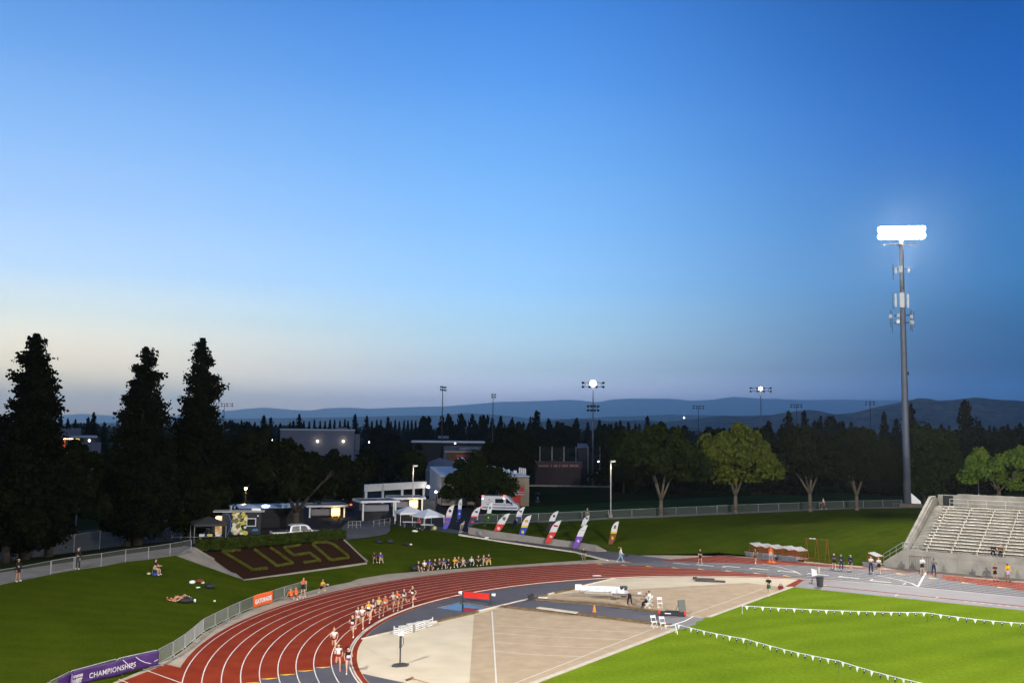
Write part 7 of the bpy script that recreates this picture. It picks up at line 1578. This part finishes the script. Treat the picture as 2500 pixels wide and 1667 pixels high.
# ================================================================== PEOPLE (local forward is +Y, heights in metres for a 1.70 m figure)
BVH = None
V3 = Vector
def dirv(pitch, out=0.0, side=1):
    """unit limb direction: pitch 0 hangs down, 90 points forward; out swings it away from the body"""
    p, o = R(pitch), R(out); return V3((side * math.sin(o), math.sin(p) * math.cos(o), -math.cos(p) * math.cos(o)))
def pose(pz=.95, lean=0, hips=((0, 0), (0, 0)), knees=(0, 0), arms=((5, 8), (5, 8)), elbows=((10, 0), (10, 0)), head=0, rootY=0, feet=None, kneedir=None, py=0):
    """(pitch, out) of thighs and upper arms for left, right; knee bend backwards; elbow (bend, inward)"""
    J = {}; up = V3((0, math.sin(R(lean)), math.cos(R(lean)))); pel = V3((0, py, pz)); J['pel'] = pel
    J['spi'] = pel + up * .17; J['che'] = pel + up * .36; J['nek'] = pel + up * .53; hd = V3((0, math.sin(R(lean * .4 + head)), math.cos(R(lean * .4 + head))))
    J['hd0'] = J['nek'] + hd * .08; J['hd1'] = J['nek'] + hd * .155; J['hd2'] = J['nek'] + hd * .245; J['hdv'] = hd
    fw = V3((0, math.cos(R(lean)), -math.sin(R(lean)))); J['fw'] = fw
    for i, s in enumerate((-1, 1)):
        hp = pel + V3((s * .095, 0, -.03)); J['hip%d' % i] = hp; d = dirv(hips[i][0], hips[i][1], s); kn = hp + d * .43; J['kne%d' % i] = kn
        d2 = dirv(hips[i][0] - knees[i], hips[i][1] * .6, s); an = kn + d2 * .42; J['ank%d' % i] = an
        fa = hips[i][0] - knees[i] + (feet[i] if feet else 0); t = V3((s * .12, math.cos(R(fa)), math.sin(R(fa)))); J['toe%d' % i] = an + t.normalized() * .17 + V3((0, 0, -.045)); J['hel%d' % i] = an - t.normalized() * .03 + V3((0, 0, -.05))
        sh = J['che'] + up * .10 + V3((s * .175, 0, 0)); J['sho%d' % i] = sh; d = dirv(arms[i][0] - lean, arms[i][1], s); el = sh + d * .29; J['elb%d' % i] = el
        eb, ei = elbows[i]; d2 = dirv(arms[i][0] - lean + eb, arms[i][1] - ei, s); J['wri%d' % i] = el + d2 * .25; J['hnd%d' % i] = J['wri%d' % i] + d2 * .09; J['hdr%d' % i] = d2
    return J
BONES = [('pel', 'spi', .13, .115, 'hips'), ('spi', 'che', .115, .13, 'torso'), ('che', 'nek', .125, .06, 'torso'), ('nek', 'hd0', .052, .062, 'neck'), ('hd0', 'hd1', .078, .095, 'head'), ('hd1', 'hd2', .095, .070, 'head')]
for i in (0, 1):
    BONES += [('che', 'sho%d' % i, .10, .062, 'torso'), ('sho%d' % i, 'elb%d' % i, .052, .040, 'uarm'), ('elb%d' % i, 'wri%d' % i, .038, .026, 'farm'), ('wri%d' % i, 'hnd%d' % i, .026, .034, 'hand'), ('pel', 'hip%d' % i, .12, .092, 'hips'), ('hip%d' % i, 'kne%d' % i, .088, .056, 'thigh'), ('kne%d' % i, 'ank%d' % i, .055, .036, 'calf'), ('ank%d' % i, 'hel%d' % i, .036, .034, 'foot'), ('ank%d' % i, 'toe%d' % i, .036, .030, 'foot')]
RADV = {'pel': (.135, .105), 'spi': (.118, .092), 'che': (.145, .105), 'nek': (.052, .052), 'hd0': (.062, .068), 'hd1': (.080, .098), 'hd2': (.062, .072)}
for i in (0, 1):
    RADV.update({'hip%d' % i: (.092, .095), 'kne%d' % i: (.055, .055), 'ank%d' % i: (.036, .038), 'toe%d' % i: (.034, .026), 'hel%d' % i: (.033, .03), 'sho%d' % i: (.058, .058), 'elb%d' % i: (.038, .038), 'wri%d' % i: (.026, .026), 'hnd%d' % i: (.036, .020)})
BODIES = {}
SKIN = {k: mat('skin_' + k, c, .6, var=.05) for k, c in (('light', (.50, .29, .19)), ('tan', (.40, .21, .125)), ('brown', (.20, .10, .06)))}
HAIR = {k: mat('hair_' + k, c, .7, var=.15, scale=12) for k, c in (('dark', (.018, .012, .010)), ('brown', (.07, .035, .018)), ('blond', (.36, .22, .09)), ('grey', (.30, .29, .28)))}
CL = {}
def cloth(nm):
    C = {'white': (.62, .61, .60), 'black': (.018, .018, .02), 'navy': (.025, .028, .075), 'purple': (.09, .03, .24), 'red': (.45, .03, .02), 'orange': (.60, .11, .02), 'yellow': (.62, .36, .015), 'blue': (.035, .055, .36), 'grey': (.19, .19, .195), 'lgrey': (.40, .40, .41), 'beige': (.36, .29, .20), 'jeans': (.20, .28, .42), 'green': (.015, .11, .075), 'maroon': (.12, .02, .025), 'olive': (.16, .15, .10), 'pink': (.75, .06, .22), 'khaki': (.30, .25, .16), 'brown': (.12, .06, .03), 'lilac': (.38, .34, .55), 'camo': (.10, .11, .085), 'gold': (.60, .42, .08)}
    if nm not in CL: CL[nm] = mat('cloth_' + nm, C[nm], .85, var=.10, scale=7, bump=.2)
    return CL[nm]
def body_mesh(key):
    """one continuous skin over the posed skeleton, plus the nearest bone of every vertex"""
    if key in BODIES: return BODIES[key]
    J = POSES[key]; names = [n for n in J if n not in ('hdv', 'fw') and not n.startswith('hdr')]; idx = {n: i for i, n in enumerate(names)}
    co = [J[n] for n in names]; ed = [(idx[a], idx[b]) for a, b, *_ in BONES]; rad = [RADV[n] for n in names]
    # face: nose; hands: thumb and four fingers of different length
    def add(p, par, r): co.append(p); rad.append((r, r)); ed.append((par, len(co) - 1)); return len(co) - 1
    fwd = V3((0, J['hdv'].z, -J['hdv'].y)); add(J['hd1'] + fwd * .118 - J['hdv'] * .025, idx['hd1'], .016)
    for i, s in enumerate((-1, 1)):
        add(J['hd1'] + V3((s * .098, 0, 0)), idx['hd1'], .018)
        d = J['hdr%d' % i].normalized(); h = J['hnd%d' % i]; sd = d.cross(V3((s, .25, 0))).normalized(); cu = V3((-s, 0, 0))
        for k, (o, l) in enumerate(((-.03, .060), (-.010, .072), (.010, .066), (.029, .052))):
            a = add(h + sd * o + d * .035, idx['hnd%d' % i], .0105); add(co[a] + d * l * .55 + cu * .018, a, .0085)
        a = add(h - sd * .048 - d * .012 + cu * .01, idx['hnd%d' % i], .012); add(co[a] + d * .04 - sd * .010, a, .009)
    me = bpy.data.meshes.new('body'); me.from_pydata(co, ed, []); o = bpy.data.objects.new('tmp', me); COL.objects.link(o)
    md = o.modifiers.new('skin', 'SKIN'); md.use_smooth_shade = True; md.branch_smoothing = .35
    lay = me.skin_vertices[0].data
    for i, r in enumerate(rad): lay[i].radius = r; lay[i].use_root = (i == idx['pel'])
    s = o.modifiers.new('sub', 'SUBSURF'); s.levels = 1; s.render_levels = 1
    dg = bpy.context.evaluated_depsgraph_get(); dg.update(); out = bpy.data.meshes.new_from_object(o.evaluated_get(dg)); bpy.data.objects.remove(o)
    out.name = 'body'; out.materials.clear(); out.materials.append(SKIN['light'])
    P = np.empty(len(out.vertices) * 3, np.float32); out.vertices.foreach_get('co', P); P = P.reshape(-1, 3); best = np.full(len(P), 1e9); lab = np.zeros(len(P), int); tt = np.zeros(len(P))
    for k, (a, b, ra, rb, nm) in enumerate(BONES):
        A = np.array(J[a]); B = np.array(J[b]); ab = B - A; t = np.clip(((P - A) @ ab) / (ab @ ab), 0, 1); q = np.linalg.norm(P - A - t[:, None] * ab, axis=1) - (ra + (rb - ra) * t)
        m = q < best; best[m] = q[m]; lab[m] = k; tt[m] = t[m]
    NRM = np.empty(len(P) * 3, np.float32); out.vertices.foreach_get('normal', NRM)
    BODIES[key] = (out, P, NRM.reshape(-1, 3), lab, tt, J); return BODIES[key]
GARM = {}
def garment(key, kind):
    """clothing grown from the body's own surface"""
    if (key, kind) in GARM: return GARM[(key, kind)]
    me, P, Nn, lab, tt, J = body_mesh(key); nm = np.array([BONES[k][4] for k in lab]); sel = np.zeros(len(P), bool); off = .014
    def leg(lim, calf=0): return ((nm == 'thigh') & (tt < lim)) | ((nm == 'calf') & (tt < calf))
    if kind == 'singlet': sel = (nm == 'torso') | ((nm == 'uarm') & (tt < .12)); off = .010
    if kind == 'tee': sel = (nm == 'torso') | ((nm == 'uarm') & (tt < .62)); off = .022
    if kind == 'long': sel = (nm == 'torso') | (nm == 'uarm') | ((nm == 'farm') & (tt < .92)); off = .024
    if kind == 'briefs': sel = (nm == 'hips') | leg(.10); off = .012
    if kind == 'shorts': sel = (nm == 'hips') | leg(.62); off = .024
    if kind == 'pants': sel = (nm == 'hips') | leg(2, .94); off = .020
    if kind == 'shoes': sel = (nm == 'foot'); off = .014
    if kind == 'socks': sel = (nm == 'calf') & (tt > .72); off = .006
    if kind in ('hair', 'bun', 'pony', 'cap'):
        h = J['hdv']; c = np.array(J['hd1']); f = np.array(V3((0, h.z, -h.y))); hh = np.array(h); q = P - c; a = q @ hh; b = q @ f
        sel = (np.isin(nm, ['head', 'neck'])) & (((a > .055) & (b < .095)) | ((b < .0) & (a > -.075 if kind != 'cap' else a > .03))); off = .022
    F = [p.vertices[:] for p in me.polygons]; used = {}; vs = []; fs = []
    for f in F:
        if all(sel[i] for i in f):
            g = []
            for i in f:
                if i not in used: used[i] = len(vs); vs.append(tuple(P[i] + Nn[i] * off))
                g.append(used[i])
            fs.append(g)
    if not fs: GARM[(key, kind)] = None; return None
    m = MB(); m.v = vs; m.f = [tuple(f) for f in fs]; m.mi = [0] * len(fs)
    if kind in ('pony', 'bun'):
        h = J['hdv']; b = J['hd1'] - V3((0, h.z, -h.y)) * .12 + h * .04
        if kind == 'bun': m.ell(b, .055)
        else: m.tube(b, b + V3((.05, -.12, .05)), .035, .045, 7); m.tube(b + V3((.05, -.12, .05)), b + V3((.09, -.20, -.10)), .045, .012, 7)
    if kind == 'cap': h = J['hdv']; f = V3((0, h.z, -h.y)); m.box(J['hd1'] + f * .14 + h * .065, (.13, .10, .02))
    out = m.mesh({'pony': 'hair', 'bun': 'hair', 'singlet': 'shirt', 'tee': 'shirt', 'long': 'shirt', 'briefs': 'shorts', 'pants': 'trousers'}.get(kind, kind), cloth('white'), True); GARM[(key, kind)] = out; return out
POSES = {
 'run_a': pose(.93, 10, ((38, 1), (-24, 1)), (58, 78), ((-32, 14), (38, 14)), ((85, 25), (95, 35)), 0, feet=(0, -40)),
 'run_b': pose(.93, 10, ((-24, 1), (34, 1)), (84, 40), ((38, 16), (-34, 14)), ((95, 35), (85, 20)), 0, feet=(-40, 10)),
 'run_c': pose(.95, 8, ((16, 2), (-12, 1)), (16, 95), ((-20, 20), (26, 18)), ((80, 30), (90, 40)), 0, feet=(0, -45)),
 'stand': pose(.94, 0, ((2, 5), (-2, 5)), (2, 3), ((6, 9), (2, 9)), ((16, 0), (12, 0))),
 'stand_fold': pose(.94, 0, ((3, 5), (-2, 6)), (3, 3), ((22, 10), (22, 10)), ((84, 58), (80, 62))),
 'stand_hold': pose(.94, 2, ((4, 6), (-3, 6)), (4, 2), ((24, 10), (24, 10)), ((92, 22), (92, 22)), 14),
 'walk': pose(.93, 3, ((24, 2), (-20, 2)), (8, 22), ((-22, 8), (22, 8)), ((18, 0), (24, 0)), feet=(0, -20)),
 'sit_knees': pose(.12, -14, ((122, 8), (118, 8)), (112, 106), ((52, 10), (52, 10)), ((28, 22), (30, 22)), 14, feet=(-10, -10)),
 'sit_legs': pose(.12, -22, ((92, 6), (94, 5)), (10, 6), ((-42, 16), (-42, 16)), ((0, 0), (0, 0)), 18, feet=(60, 60)),
 'sit_bend': pose(.12, -8, ((118, 14), (92, 6)), (102, 8), ((35, 12), (48, 10)), ((40, 16), (34, 16)), 10, feet=(0, 60)),
 'sit_chair': pose(.47, 6, ((84, 7), (84, 7)), (84, 80), ((36, 10), (36, 10)), ((60, 16), (60, 16)), 14),
 'crouch': pose(.33, 20, ((112, 10), (62, 8)), (135, 140), ((62, 10), (66, 10)), ((60, 25), (56, 25)), 0, feet=(10, -40)),
 'bend': pose(.90, 62, ((18, 4), (-6, 4)), (14, 8), ((30, 8), (34, 8)), ((20, 4), (16, 4)), -20),
 'lie': pose(.12, -86, ((134, 5), (128, 6)), (88, 84), ((-6, 40), (-6, 40)), ((20, 60), (20, 60)), 30, feet=(0, 0)),
}
PGROUP = {}
def person(px, py, rz, pz, label, top=('tee', 'black'), bot=('shorts', 'black'), hair=('hair', 'dark'), skin='light', shoes='white', bib=None, group=None, sc=1.0, pos=None, item=None, dz=0.0):
    p = pos if pos is not None else G(px, py); me, P, Nn, lab, tt, J = body_mesh(pz); low = float(P[:, 2].min()) if pz not in ('sit_chair',) else min(0.0, float(P[:, 2].min()))
    t = thing('person', label, 'person', (p.x, p.y, p.z + dz - low * sc), rz, group); t.scale = (sc,) * 3
    def part(name, m_, material):
        if m_ is None: return
        o = link(name, m_, t); o.material_slots[0].link = 'OBJECT'; o.material_slots[0].material = material; return o
    part('body', me, SKIN[skin]); part('shirt', garment(pz, top[0]), cloth(top[1])); part({'pants': 'trousers'}.get(bot[0], 'shorts'), garment(pz, bot[0]), cloth(bot[1]))
    if hair: part('hair' if hair[0] != 'cap' else 'cap', garment(pz, hair[0]), HAIR[hair[1]] if hair[1] in HAIR else cloth(hair[1]))
    part('shoes', garment(pz, 'shoes'), cloth(shoes))
    if bib:
        c = J['spi'].lerp(J['che'], .45) + J['fw'] * .125; m = MB(); u = (J['che'] - J['spi']).normalized(); r_ = V3((1, 0, 0)); q = [c - r_ * .11 - u * .075, c + r_ * .11 - u * .075, c + r_ * .11 + u * .075, c - r_ * .11 + u * .075]; m.add(q + [v + J['fw'] * .012 for v in q], [(3, 2, 1, 0), (4, 5, 6, 7), (0, 1, 5, 4), (1, 2, 6, 5), (2, 3, 7, 6), (3, 0, 4, 7)]); m.build('number_bib', M_WPAINT, t)
    if item:
        m = MB(); h = (J['hnd0'] + J['hnd1']) / 2 + V3((0, .06, 0)); nm_, sz, mm = item; m.box(tuple(h), sz); o = m.build(nm_, mm, None); o.matrix_world = Matrix.Translation(t.location) @ Matrix.Rotation(rz, 4, 'Z') @ Matrix.Scale(sc, 4); tag(o, label.split(',')[0][:0] + 'small %s held by the %s' % (nm_.replace('_', ' '), ITEMW[label]), nm_.replace('_', ' '))
    return t
ITEMW = {}
def head_to(dx, dy): return math.atan2(-dx, dy)
# ---- the pack of runners on the bend
def runner(px, py, label, top, bot, pz, hair=('bun', 'brown'), skin='light', shoes='white', bib=True, sc=1.0):
    d = PZ(px, py).xy - TC; a = math.atan2(d.dot(TN), d.dot(TU)); t = TU * -math.sin(a) + TN * math.cos(a)
    person(px, py, head_to(t.x, t.y), pz, label, top, bot, hair, skin, shoes, bib, 'pack of runners on the bend', sc * rnd.uniform(.97, 1.03))
S = 'singlet'; B_ = 'briefs'
runner(815, 1592, 'runner with a high blond ponytail, white singlet and dark red briefs, third from the front', (S, 'white'), (B_, 'maroon'), 'run_a', ('pony', 'blond'), bib=False, sc=1.03)
runner(825, 1636.5, 'front runner in a white singlet, red shorts and bright pink shoes', (S, 'white'), (B_, 'red'), 'run_c', ('bun', 'brown'), shoes='pink')
runner(849, 1643, 'leading runner with flying dark curly hair, black top and violet briefs', (S, 'black'), (B_, 'purple'), 'run_b', ('pony', 'dark'))
runner(860, 1555, 'runner in a black top with white bib and purple briefs, fourth in the pack', (S, 'black'), (B_, 'purple'), 'run_a', ('bun', 'blond'))
runner(874, 1533, 'runner in a white singlet half hidden behind the purple-shorted one', (S, 'white'), (B_, 'white'), 'run_b', ('bun', 'brown'), skin='tan', bib=False)
runner(884, 1534, 'tall blond runner in a white singlet and black briefs, left of the yellow top', (S, 'white'), (B_, 'black'), 'run_a', ('bun', 'blond'), bib=False, sc=1.05)
runner(900, 1520, 'runner in a bright yellow singlet with white bib and black briefs', (S, 'yellow'), (B_, 'black'), 'run_c', ('bun', 'brown'))
runner(911, 1511, 'runner in a navy and white top behind the bright yellow singlet', (S, 'navy'), (B_, 'navy'), 'run_b', ('bun', 'brown'))
runner(925, 1506, 'runner in a pale gold singlet and dark briefs in the middle of the pack', (S, 'gold'), (B_, 'black'), 'run_a', ('bun', 'blond'), skin='tan')
runner(941, 1502, 'runner in an orange-red top and red shorts', (S, 'orange'), (B_, 'red'), 'run_b', ('bun', 'brown'), skin='tan')
runner(960, 1492, 'dark-haired runner in a pale grey singlet and black shorts', (S, 'lgrey'), (B_, 'black'), 'run_a', ('pony', 'dark'), skin='tan', bib=False)
runner(970, 1490, 'runner in an orange top and maroon briefs right of the pale grey singlet', (S, 'orange'), (B_, 'maroon'), 'run_c', ('bun', 'dark'), skin='tan')
runner(987, 1483, 'runner in navy with a white bib, last but one of the pack', (S, 'navy'), (B_, 'navy'), 'run_b', ('bun', 'brown'))
runner(1008, 1478, 'last runner of the pack, in black and white stripes with a white bib', (S, 'black'), (B_, 'black'), 'run_a', ('pony', 'dark'))
# ---- seated along the edge of the bank, facing the track
def toward(px, py, tx, ty):
    a = G(px, py); b = G(tx, ty); return head_to(b.x - a.x, b.y - a.y)
row = [(1022, 1394, 'sit_bend', ('long', 'black'), ('shorts', 'brown'), 'blond', 'seated athlete in black at the left end of the seated row'), (1036, 1391, 'sit_bend', ('tee', 'white'), ('pants', 'maroon'), 'blond', 'seated athlete in white and maroon, second in the seated row'), (1049, 1389, 'sit_knees', ('long', 'blue'), ('shorts', 'black'), 'blond', 'seated athlete in a blue top, left of two blue tops in the seated row'), (1062, 1388, 'sit_bend', ('long', 'black'), ('pants', 'black'), 'brown', 'long-haired seated athlete all in black between the two blue tops'), (1073, 1386.5, 'sit_knees', ('long', 'brown'), ('pants', 'black'), 'brown', 'seated athlete in dark brown just left of the right-hand blue top'), (1083, 1386, 'sit_knees', ('long', 'blue'), ('shorts', 'black'), 'blond', 'seated athlete in a blue top, right of two blue tops in the seated row'), (1095, 1386, 'sit_legs', ('long', 'black'), ('pants', 'black'), 'grey', 'seated athlete all in black with legs stretched out'), (1110.5, 1383, 'sit_knees', ('long', 'yellow'), ('shorts', 'black'), 'brown', 'seated athlete in an orange-yellow top in the seated row'), (1119.5, 1381.5, 'sit_bend', ('long', 'brown'), ('pants', 'black'), 'brown', 'seated athlete in dark clothes right of the orange-yellow top'), (1130, 1381, 'sit_legs', ('long', 'beige'), ('pants', 'beige'), 'blond', 'seated athlete all in beige in the seated row'), (1151, 1379, 'sit_legs', ('long', 'lgrey'), ('pants', 'black'), 'blond', 'seated athlete in a pale grey sweater leaning back on one arm'), (1168, 1379, 'sit_knees', ('tee', 'black'), ('pants', 'black'), 'dark', 'dark-haired seated athlete in black holding something red'), (1181.5, 1377.5, 'sit_knees', ('tee', 'olive'), ('shorts', 'olive'), 'brown', 'seated athlete in olive grey, second from the right end of the seated row'), (1193, 1376, 'sit_knees', ('tee', 'black'), ('pants', 'gold'), 'grey', 'seated athlete in black top and yellow trousers at the right end of the seated row')]
for (x, y, pz, tp, bt, hr_, lab) in row: person(x, y, toward(x, y, x + 42, y + 62) + rnd.uniform(-.2, .2), pz, lab, tp, bt, ('hair', hr_), group='seated row of athletes at the track edge', skin=rnd.choice(['light', 'light', 'tan']))
person(913.5, 1372, toward(913, 1370, 950, 1420), 'sit_knees', 'person in black sitting on the lawn beside the right end of the planted bed', ('tee', 'black'), ('shorts', 'black'), ('hair', 'dark'), 'brown')
person(929, 1372, toward(929, 1370, 960, 1420), 'sit_knees', 'person in a blue top sitting on the lawn beside the planted bed', ('long', 'blue'), ('shorts', 'white'), ('hair', 'brown'))
# ---- by the crowd barriers
person(739.5, 1456, toward(739, 1456, 830, 1500), 'stand_hold', 'person in an orange shirt and black shorts standing at the end of the barriers', ('tee', 'orange'), ('shorts', 'black'), ('hair', 'brown'))
person(711, 1462.5, toward(711, 1463, 790, 1490), 'sit_legs', 'left one of two people in orange shirts sitting against the barriers', ('tee', 'orange'), ('shorts', 'red'), ('hair', 'dark'))
person(724, 1459.5, toward(724, 1460, 800, 1480), 'sit_legs', 'right one of two people in orange shirts sitting against the barriers', ('tee', 'orange'), ('shorts', 'red'), ('hair', 'brown'))
ITEMW['person in a yellow shirt crouching at the track edge with a camera'] = 'crouching person in yellow'
person(783, 1446.5, toward(783, 1446, 850, 1452), 'crouch', 'person in a yellow shirt crouching at the track edge with a camera', ('tee', 'yellow'), ('shorts', 'black'), ('hair', 'dark'), 'tan', item=('camera', (.14, .16, .12), M_POLE))
# ---- left lawn and path
t = thing('folding_stool', 'small folding stool under the man in the black shirt on the left lawn', 'stool', tuple(G(377, 1402)), .3); m = MB(); m.box((0, 0, .44), (.4, .36, .04)); m.build('seat', M_BLACK, t); m = MB()
for s in (-1, 1): m.tube((s * .17, -.17, 0), (s * .17, .17, .43), .014, n=6); m.tube((s * .17, .17, 0), (s * .17, -.17, .43), .014, n=6)
m.build('legs', M_STEEL, t)
person(377, 1402, toward(377, 1402, 440, 1425), 'sit_chair', 'man in a black shirt and beige shorts sitting on a stool on the left lawn', ('tee', 'black'), ('shorts', 'beige'), ('cap', 'black'), dz=-.02)
person(43, 1419, R(-100), 'stand', 'person in dark shorts standing on the path at the far left fence', ('long', 'black'), ('shorts', 'black'), ('hair', 'brown'), 'tan')
person(189.5, 1389, R(170), 'stand', 'long-haired person all in black standing behind the fence gate', ('long', 'black'), ('pants', 'black'), ('pony', 'blond'))
for i, (x, y, lab, tc_) in enumerate(((424, 1467, 'person in red lying on the left lawn with knees raised, farthest left of three', 'red'), (433, 1469, 'person lying on the left lawn with knees raised, middle of three', 'red'), (443, 1464, 'person lying on the left lawn with knees raised, right one of three', 'maroon'))): person(x, y, R(-62 + 6 * i), 'lie', lab, (S, tc_), (B_, 'black'), ('hair', 'dark'), 'tan')
# ---- ramp and middle
person(1425, 1375.5, R(180), 'stand', 'man in a black polo shirt standing at the foot of the ramp', ('tee', 'black'), ('pants', 'camo'), ('hair', 'grey'))
person(1515, 1371.5, R(-95), 'walk', 'woman in a white top and pale jeans walking across the foot of the ramp', ('long', 'white'), ('pants', 'jeans'), ('pony', 'blond'))
person(1124, 1299, R(-70), 'bend', 'person in a grey shirt bending over at the top of the ramp', ('tee', 'lgrey'), ('pants', 'grey'), ('hair', 'grey'))
person(1434, 1270.5, R(200), 'stand', 'man in drab grey-green standing by the bank fence behind the flags', ('tee', 'camo'), ('pants', 'camo'), ('hair', 'grey'))
person(2011, 1243.5, R(80), 'walk', 'person in a white shirt walking along the bank fence', ('tee', 'white'), ('pants', 'brown'), ('hair', 'dark'))
person(1024, 1289, R(170), 'sit_chair', 'person in red seated under the white canopy tents', ('tee', 'red'), ('pants', 'black'), ('hair', 'dark'))
# ---- officials on the far side
person(1709.5, 1376.5, R(185), 'walk', 'man in a black T-shirt standing alone on the far bend', ('tee', 'black'), ('shorts', 'black'), ('hair', 'dark'))
person(1844.5, 1375.5, R(150), 'walk', 'person in dark clothes walking in front of the leftmost hurdle cart', (S, 'camo'), ('shorts', 'brown'), ('hair', 'dark'), 'tan')
oc = person(1882, 1370.5, R(180), 'stand', 'man in an orange shirt and pale shorts in front of the hurdle carts', ('long', 'orange'), ('shorts', 'lgrey'), ('hair', 'brown'), shoes='orange', sc=1.05)
for i, (x, y) in enumerate(((1878, 1370.5), (1886.5, 1371.5))):
    p = PZ(x, y + 1.5); t = thing('marker_disc', ('left' if i == 0 else 'right') + ' orange marker cone at the feet of the orange-shirted man', 'cone', tuple(p)); m = MB(); m.lathe([(.28, .0), (.28, .03), (.08, .22), (.06, .23)], 12); m.build('cone', mat('orange_marker', (.8, .14, .01), .5, var=0), t)
person(2036.5, 1388, R(160), 'stand_hold', 'official in a navy jacket and shorts, left one of three on the blue zone', ('long', 'navy'), ('shorts', 'black'), ('hair', 'blond'))
person(2054, 1391, R(175), 'stand', 'official all in navy, middle one of three on the blue zone', ('long', 'navy'), ('pants', 'navy'), ('hair', 'grey'), 'tan')
person(2077.5, 1392.5, R(120), 'stand', 'official in navy with a white cap, right one of three on the blue zone', ('long', 'navy'), ('shorts', 'navy'), ('cap', 'white'))
person(2126.5, 1397.5, R(180), 'stand_hold', 'official in a white shirt and navy trousers before the wing wall', ('tee', 'white'), ('pants', 'navy'), ('hair', 'dark'), sc=1.05)
person(2146, 1399, R(150), 'stand_hold', 'official in a white top and dark shorts with legs apart by the wing wall', ('tee', 'white'), ('shorts', 'black'), ('pony', 'brown'))
person(2252, 1401, R(180), 'stand_fold', 'man in a white long-sleeved top and black shorts by the concrete wall', ('long', 'white'), ('shorts', 'black'), ('hair', 'grey'), sc=1.08)
person(2280, 1403.5, R(180), 'stand_hold', 'man in a grey top and dark trousers by the concrete wall', ('long', 'grey'), ('pants', 'navy'), ('hair', 'dark'), 'brown', shoes='brown', sc=1.06)
person(2430, 1417, R(185), 'stand_fold', 'person in a dark T-shirt holding something white by the concrete wall', ('tee', 'maroon'), ('shorts', 'black'), ('cap', 'black'), 'tan', shoes='black')
person(2461, 1419, R(190), 'stand', 'man in a bright yellow top and lilac shorts by the concrete wall', ('long', 'yellow'), ('shorts', 'lilac'), ('hair', 'dark'), 'brown', shoes='black', sc=1.1)
for (x, lab, tp, hr_) in ((2426, 'spectator in dark clothes on the lowest bench, left of two', 'black', ('hair', 'brown')), (2444, 'spectator with a white cap on the lowest bench, right of two', 'brown', ('cap', 'white'))):
    d = ray(x, 1352); nn = V3((TN.x, TN.y, 0)); q = UN(0, 46.5 + .38, 0); k = (q - EYE).dot(nn) / d.dot(nn); pp = EYE + d * k; person(0, 0, head_to(-TN.x, -TN.y), 'sit_chair', lab, ('long', tp), ('pants', 'black'), hr_, pos=V3((pp.x, pp.y, 2.05)), dz=-.0)
# ---- infield
person(1877, 1455, R(150), 'walk', 'man in a black T-shirt, green shorts and white cap beside the grass corner', ('tee', 'black'), ('shorts', 'green'), ('cap', 'white'), sc=1.06)
person(1538, 1478, R(60), 'bend', 'official in a pale shirt bending over the long tables', ('tee', 'lgrey'), ('pants', 'black'), ('hair', 'dark'), 'brown')
for (x, y, lab, tp) in ((1581, 1484, 'official in a pale grey shirt sitting at the end of the table, nearer one', 'lgrey'), (1587, 1478, 'official in a white shirt sitting at the table, farther one', 'white')):
    p = PZ(x, y); folding_chair(x, y, R(70) + math.pi, 'dark-shadowed folding chair under the ' + ('nearer' if tp == 'lgrey' else 'farther') + ' seated official'); person(0, 0, R(70), 'sit_chair', lab, ('tee', tp), ('pants', 'black'), ('hair', 'dark'), 'brown', shoes='black', pos=p, dz=-.01)
